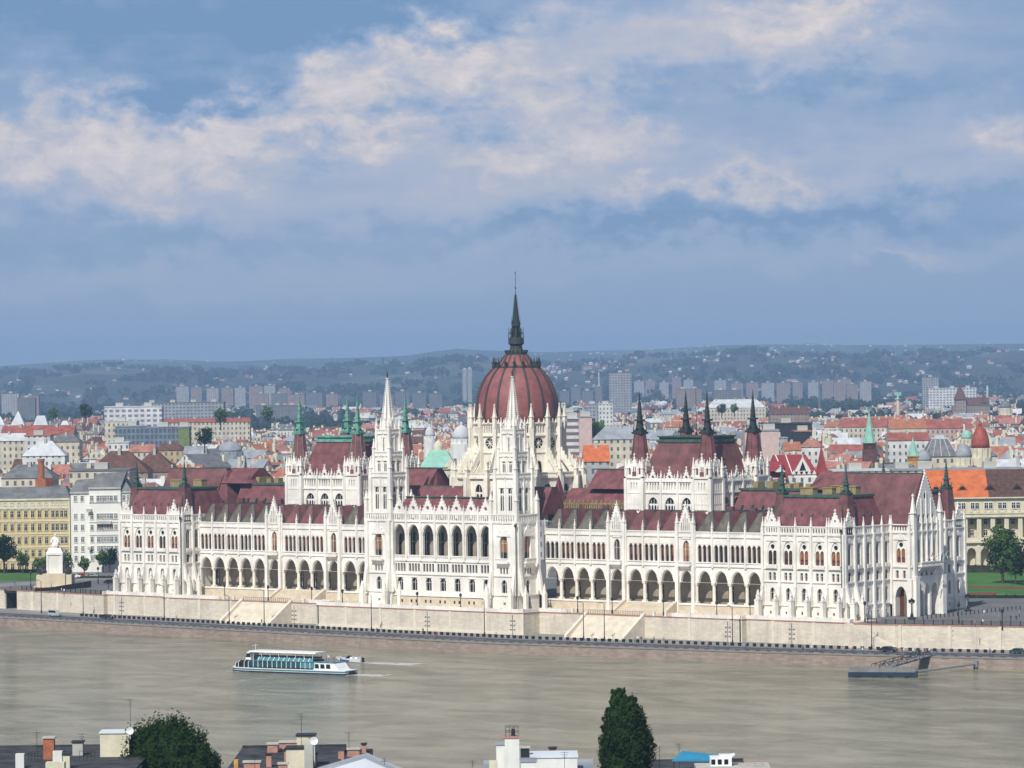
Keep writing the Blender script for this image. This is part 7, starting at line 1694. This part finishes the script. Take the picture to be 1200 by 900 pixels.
# --- pontoon
def pontoon():
    o = empty('landing_pontoon', (183, -56.2, ZW), .47, 'dark grey floating landing pontoon with pale railing near the right quay', 'pontoon')
    b = MB(); b.prism([(-8.2, .1), (-7.6, -.4), (7.6, -.4), (8.2, .1), (8.2, 1.3), (-8.2, 1.3)], -2.6, 2.6); b.build('hull', 'boat_hull_dark', o); b = MB(); b.box(-8.0, 8.0, -2.5, 2.5, 1.3, 1.36); b.build('deck', 'pontoon_grey', o)
    for e in (-1, 1):
        b = MB()
        for k in range(17): b.box(-7.9+k*.985-.04, -7.9+k*.985+.04, e*2.45-.04, e*2.45+.04, 1.12, 2.3)
        for k in range(16): b.box(-7.85+k*.985, -7.85+k*.985+.86, e*2.45-.015, e*2.45+.015, 1.25, 2.2)
        b.box(-8, 8, e*2.45-.05, e*2.45+.05, 2.28, 2.36); b.build('railing', 'pontoon_grey', o)
    for x in (-6, -2, 2, 6):
        b = MB(); b.tube((x-.5, -2.75, .3), (x+.5, -2.75, .3), .3, 8); b.build('tyre_fender', 'rubber', o)
    gx0, gy0 = 180.0, -55.0; x1, y1 = 177.5, E_(177.5)+1.2
    g = empty('gangway', (x1, y1, ZR), 0, 'sloping dark steel gangway linking the pontoon with the quay', 'gangway'); a0 = Vector((gx0-x1, gy0-y1, ZW+1.3-ZR)); a1 = Vector((0, 0, .25)); dr = (a1-a0); hz_ = Vector((-dr.y, dr.x, 0)).normalized()*1.1
    b = MB(); b.hexa([tuple(a0-hz_), tuple(a1-hz_), tuple(a1+hz_), tuple(a0+hz_)], [tuple(p_+Vector((0, 0, .15))) for p_ in (a0-hz_, a1-hz_, a1+hz_, a0+hz_)]); b.build('walkway', 'pontoon_grey', g)
    for e in (-1, 1):
        b = MB(); n = 12; up = Vector((0, 0, 1.5))
        b.tube(a0+hz_*e+up, a1+hz_*e+up, .1, 4); b.tube(a0+hz_*e, a1+hz_*e, .12, 4)
        for k in range(n):
            p_ = a0+hz_*e+dr*(k/n); q_ = a0+hz_*e+dr*((k+1)/n); b.tube(p_, p_+up, .06, 4); b.tube(p_+up if k % 2 else p_, q_ if k % 2 else q_+up, .06, 4)
        b.build('truss_side', 'boat_hull_dark', g)
    xm, ym = 190.5, E_(190.5)-.6; m_ = MB(); m_.tube((189, -52.2, ZW+1.0), (xm, ym, ZR-1.4), .22, 6); m_.box(xm-.6, xm+.6, ym-.2, ym+.8, ZR-2.2, ZR-.6); tag(m_.build('mooring_strut', 'grey_metal'), 'long steel mooring strut from the pontoon to the quay wall', 'strut')
pontoon()
# ================================================================== NEAR BANK
b = MB(); b.poly([(-900, -1500, -3), (1500, -1500, -3), (1500, -470, -3), (-900, -470, -3)]); b.poly([(-900, -470, -3), (1500, -470, -3), (1500, -470, -11), (-900, -470, -11)]); tag(b.build('near_bank_ground', 'pavement'), kind='structure')
def NB(name, label, cat, px, d, group=None): return L(name, label, cat, px, d, 0, group)
def near_building(px0, px1, d0, d1, ytop, wall, roof, label, name='riverside_house'):
    pc = (px0+px1)/2; z = zt(pc, ytop, d1); o = NB(name, label, 'house', pc, d0); m = d1/FPX; w = (px1-px0)*m/2
    b = MB(); b.box(-w, w, 0, d1-d0, -3, z-.3); b.build('wall', wall, o); b = MB(); b.box(-w-.3, w+.3, -.3, d1-d0+.3, z-.3, z); b.box(-w-.3, w+.3, d1-d0, d1-d0+.3, z, z+.25); R_ = b.build('roof', roof, o); return o, R_, z, pc
def boxes(o, pc, d0, z, items, m_d):
    """chimneys and roof huts: (px0, px1, ytop, dist, depth, material, name, cap)"""
    for px0, px1, yt, d, dep, mm, nm, cap in items:
        m = d/FPX; x0, x1 = (px0-pc)*m, (px1-pc)*m; y = d-d0; zt_ = zt((px0+px1)/2, yt, d); b = MB(); b.box(x0, x1, y, y+dep, z-.05, zt_); c_ = b.build(nm, mm, o)
        if cap: b = MB(); b.box(x0-.12, x1+.12, y-.12, y+dep+.12, zt_, zt_+.16); b.build('cap', cap, c_)
def aerial(o, pc, d0, px, y0, y1, d, z):
    m = d/FPX; x = (px-pc)*m; b = MB(); zt_ = zt(px, y1, d); b.tube((x, d-d0, z-.1), (x, d-d0, zt_), .035, 4)
    for k in range(3): b.tube((x-.45+.1*k, d-d0, zt_-.1-.25*k), (x+.45-.1*k, d-d0, zt_-.1-.25*k), .02, 3)
    b.build('aerial', 'iron', o)
def dish(o, pc, d0, px, py, d, r):
    m = d/FPX; x, z = (px-pc)*m, zt(px, py, d); b = MB(); n = 14; c0 = b.p(x, d-d0+.12, z); ring = [b.p(x+r*cos(2*pi*k/n), d-d0, z+r*sin(2*pi*k/n)) for k in range(n)]
    for k in range(n): b.face([c0, ring[k], ring[(k+1) % n]])
    b.tube((x, d-d0+.1, z), (x, d-d0+.2, z-r*2.2), .05, 5); b.build('satellite_dish', 'white_paint', o)
o, R_, z, pc = near_building(-60, 128, 392, 428, 876, 'plaster_grey', 'roof_felt', 'riverside house with dark flat felt roof at bottom left')
boxes(o, pc, 392, z, [(79, 113, 860, 416, 3.2, 'plaster_cream', 'stair_hut', 'sheet_white'), (15, 27.5, 866, 414, 1.1, 'brick_orange', 'chimney', 'plaster_grey'), (44, 56, 871, 418, 1.4, 'plaster_grey', 'vent_box', 'iron'), (31, 42, 881, 410, 1, 'plaster_white', 'vent_box', None), (51, 59, 885, 404, .9, 'plaster_cream', 'chimney', 'iron'), (36, 58, 894, 400, 1.5, 'plaster_cream', 'parapet_block', None), (-6, 4, 884, 405, 1, 'plaster_white', 'vent_box', None)], 0)
for px, y1, d in ((113.5, 819, 417), (53, 860, 420), (0, 858, 420)): aerial(R_, pc, 392, px, 880, y1, d, z)
dish(R_, pc, 392, 115.5, 857, 415, .42)
b = MB(); m = 412/FPX
for (p0, p1) in ((0, 15), (28, 44), (60, 78)):
    for k in range(5): x = (p0+(p1-p0)*k/4-pc)*m; b.tube((x, 20, z), (x, 20, z+1.1), .025, 3)
    for h in (.55, 1.1): b.tube(((p0-pc)*m, 20, z+h), ((p1-pc)*m, 20, z+h), .025, 3)
b.build('roof_railing', 'iron', R_)
o, R_, z, pc = near_building(256, 372, 392, 430, 876, 'plaster_grey', 'roof_felt', 'riverside house with dark roof and many brick chimneys')
boxes(o, pc, 392, z, [(286, 298, 873, 424, 1.2, 'brick_pink', 'chimney', 'plaster_grey'), (299, 319, 871, 426, 1.2, 'brick_pink', 'chimney', 'plaster_grey'), (312, 319, 880, 414, .8, 'brick_pink', 'chimney', 'iron'), (295, 301, 885, 408, .7, 'brick_pink', 'chimney', 'iron'), (274, 293, 894, 400, 1, 'brick_pink', 'chimney', 'plaster_grey'), (316, 326, 896, 398, 1, 'brick_pink', 'chimney', 'plaster_grey'), (261, 266, 891, 402, 1, 'gold_ochre', 'chimney', None),
      (321, 343, 878, 404, 2.6, 'plaster_cream', 'stair_tower', 'iron'), (331, 352, 863, 408, 2.2, 'plaster_cream', 'lift_tower', 'iron'), (343, 353, 873, 403, 2.0, 'plaster_grey', 'stair_tower', None)], 0)
aerial(R_, pc, 392, 338, 875, 836, 406, z); aerial(R_, pc, 392, 287, 880, 884, 400, z); dish(R_, pc, 392, 354.6, 868.5, 403, .45)
o, R_, z, pc = near_building(353, 412, 396, 428, 881, 'plaster_grey', 'roof_felt', 'narrow dark roofed house left of the white gable')
boxes(o, pc, 396, z, [(353, 358, 884, 410, .8, 'brick_pink', 'chimney', 'iron'), (380, 387, 882, 416, .9, 'brick_pink', 'chimney', None), (388, 402, 879, 422, 1, 'brick_pink', 'chimney', 'plaster_grey'), (403, 408, 873, 426, .8, 'brick_pink', 'chimney', 'iron')], 0)
aerial(R_, pc, 396, 389, 880, 858, 424, z)
# pale sheet metal gable
o = NB('metal_roofed_shed', 'low building with pale grey sheet metal gable roof at the bottom', 'shed', 418, 388); m = 394/FPX; zz = lambda y: zt(418, y, 394)
b = MB(); b.box(-7.5, 5.2, 0, 5.8, -3, zz(912)); b.build('wall', 'plaster_grey', o); b = MB(); b.prism([(-7.9, zz(909)), (.35, zz(882.5)), (5.6, zz(909)), (5.6, zz(911)), (-7.9, zz(911))], -.3, 6); RF = b.build('roof', 'sheet_white', o)
b = MB()
for k in range(10):
    y_ = .2+k*.6
    for (xa, za, xb, zb_) in ((-7.9, zz(909), .35, zz(882.5)), (.35, zz(882.5), 5.6, zz(909))): b.hexa([(xa, y_, za-.02), (xb, y_, zb_-.02), (xb, y_+.05, zb_-.02), (xa, y_+.05, za-.02)], [(xa, y_, za+.06), (xb, y_, zb_+.06), (xb, y_+.05, zb_+.06), (xa, y_+.05, za+.06)])
b.build('standing_seams', 'sheet_grey', RF)
b = MB(); b.tube((2.3, 2, zz(892)), (2.3, 2, zz(884)), .04, 4); b.tube((1.9, 2, zz(888)), (2.7, 2, zz(888)), .03, 3); b.build('aerial', 'iron', o)
# white house with chimney tower
o, R_, z, pc = near_building(566, 688, 392, 424, 893, 'plaster_white', 'sheet_grey', 'white rendered riverside house with tall chimney tower left of the poplar')
boxes(o, pc, 392, z, [(587, 604, 865, 408, 1.8, 'plaster_white', 'chimney_tower', 'brick_pink'), (577, 587, 873, 410, 2.0, 'plaster_white', 'stair_hut', 'sheet_grey'), (568, 578, 892, 402, 1, 'plaster_cream', 'parapet_block', None), (606, 616, 877, 414, 1.2, 'iron', 'metal_hut', 'plaster_grey'), (640, 648, 877.5, 422, .9, 'brick_orange', 'chimney', 'iron'), (618, 672, 888, 412, 6, 'plaster_white', 'raised_roof', 'sheet_white'), (605, 623, 893, 402, 3, 'plaster_white', 'parapet_block', 'sheet_grey')], 0)
b = MB(); m = 408/FPX; zq = zt(595, 865, 408)+.16
for k in range(4):
    for yy in (0, 1.6): x = (588+k*5-pc)*m; b.tube((x, 16+yy, zq), (x, 16+yy, zq+1.05), .03, 3)
for h in (.5, 1.05):
    for yy in (0, 1.6): b.tube(((588-pc)*m, 16+yy, zq+h), ((603-pc)*m, 16+yy, zq+h), .03, 3)
b.frust((597-pc)*m, 16.8, zq, zq+.8, .25, .2, 8); b.build('cage_railing', 'iron', R_)
for px, y1 in ((549, 891), (657, 881)): aerial(R_, pc, 392, px, 893, y1, 410, z)
o, R_, z, pc = near_building(768, 880, 394, 428, 892, 'plaster_grey', 'roof_felt', 'dark flat roofed riverside house right of the poplar')
for px, y1 in ((780, 874), (803, 871), (822, 882)): aerial(R_, pc, 394, px, 893, y1, 418, z)
o = NB('blue_canopy', 'slanted bright blue sheet canopy on the roof at the bottom', 'canopy', 808, 405); m = 405/FPX; zz = lambda y: zt(808, y, 405)
b = MB(); b.hexa([((782-808)*m, 0, zz(892)), ((836-808)*m, 0, zz(893)), ((836-808)*m, 4, zz(890)), ((796-808)*m, 4, zz(885))], [((782-808)*m, 0, zz(891)), ((836-808)*m, 0, zz(892)), ((836-808)*m, 4, zz(889)), ((796-808)*m, 4, zz(884))]); b.build('sheet', 'blue_sheet', o)
for p_ in (784, 833): b = MB(); b.tube(((p_-808)*m, .2, z), ((p_-808)*m, .2, zz(892)), .06, 5); b.build('post', 'iron', o)
o = NB('white_boat_superstructure', 'white cabin tops with small dark windows and radar at the bottom right', 'boat', 842, 400); m = 400/FPX; zz = lambda y: zt(842, y, 400)
b = MB(); b.box(-1.4, .9, 0, 2.5, zz(915), zz(888)); b.box(-.4, 1.0, .2, 2.0, zz(888), zz(885.5)); b.prism([(.3, zz(886)), (1.3, zz(884.5)), (1.2, zz(886.8))], .4, 1.8); b.build('cabin', 'white_paint', o)
for x in (-1.1, -.4, .3): b = MB(); b.box(x-.22, x+.22, -.03, 0, zz(896), zz(890)); b.build('window', 'dark_glass', o)
b = MB(); b.box(-3, 5, -.5, 3.5, zz(930), zz(898)); b.build('deck', 'plaster_grey', o)
b = MB()
for x in (1.8, 2.6, 3.4, 4.2): b.tube((x, 0, zz(898)), (x, 0, zz(893)), .04, 4)
b.tube((1.2, 0, zz(894.5)), (4.4, 0, zz(895.5)), .03, 4); b.build('rail', 'brick_pink', o)
# the two dark trees
def near_tree(px, d, ytop, rx, rz, label, name, seed, lobes, nleaf, ls):
    """crown = overlapping leafy lobes; every lobe is covered by many small leaf clumps of its own"""
    x, y = at(px, d); zt_ = zt(px, ytop, d)+3; o = empty(name, (x, y, -3), 0, label, 'tree'); b = MB(); rnd = random.Random(seed)
    for (ox, oz, r1, r2, ncl) in lobes:
        c0 = Vector((ox, rnd.uniform(-.5, .5), zt_+oz)); b.blob(tuple(c0), (r1*.80, r1*.80, r2*.84), 14, jit=.14, seed=seed+ncl)
        for i in range(ncl):
            zf = 1-2*(i+.5)/ncl; ph = i*2.399963; rr = sqrt(1-zf*zf); n0 = Vector((rr*cos(ph), rr*sin(ph), zf)); g_ = rnd.uniform(.80, 1.0)
            C_ = c0+Vector((n0.x*r1*g_, n0.y*r1*g_, n0.z*r2*g_)); cr = rnd.uniform(.13, .24)*r1; up = 1.0+max(0, zf)*.9
            for j in range(nleaf):
                n_ = Vector((rnd.gauss(0, 1), rnd.gauss(0, 1), rnd.gauss(0, 1))).normalized()
                p_ = C_+Vector((n_.x*cr, n_.y*cr, n_.z*cr*up))*rnd.uniform(.35, 1.15); nn = (n_+Vector((rnd.gauss(0, .7), rnd.gauss(0, .7), rnd.gauss(0, .7)))).normalized()
                u = nn.orthogonal().normalized(); w = nn.cross(u); s_ = ls*rnd.uniform(.6, 1.35)
                k = len(b.v); b.v += [tuple(p_-u*s_), tuple(p_+w*s_*.6), tuple(p_+u*s_), tuple(p_-w*s_*.6)]; b.f.append([k, k+1, k+2, k+3]); b.m.append(0)
    b.build('crown', 'leaf_dark', o); b = MB(); trunk(b, zt_-2, .45, rx*.6, seed); b.build('trunk', 'bark', o)
near_tree(188, 418, 841, 6.6, 6.4, 'broad dark green tree between the roofs at bottom left', 'broadleaf_tree', 41, [(0, -5.6, 5.6, 5.0, 130), (-2.9, -5.5, 3.9, 3.9, 70), (-4.6, -6.6, 2.9, 3.3, 50), (3.2, -6.0, 3.8, 3.9, 70), (.8, -3.0, 3.0, 2.6, 50), (-2.2, -3.4, 2.2, 2.2, 36), (4.9, -7.6, 2.0, 2.4, 36), (0, -10, 6, 5, 80)], 95, .16)
near_tree(727, 412, 805, 2.9, 6.0, 'tall dark narrow tree standing alone at the bottom centre right', 'poplar_tree', 42, [(0, -5.6, 2.5, 4.4, 110), (-.9, -2.2, 1.1, 2.1, 36), (1.1, -2.8, 1.0, 1.9, 34), (-1.5, -4.4, 1.3, 2.2, 40), (.7, -6.8, 2.5, 3.4, 80), (-.7, -7.6, 2.6, 3.6, 80), (0, -11, 3.0, 4.5, 90)], 85, .135)
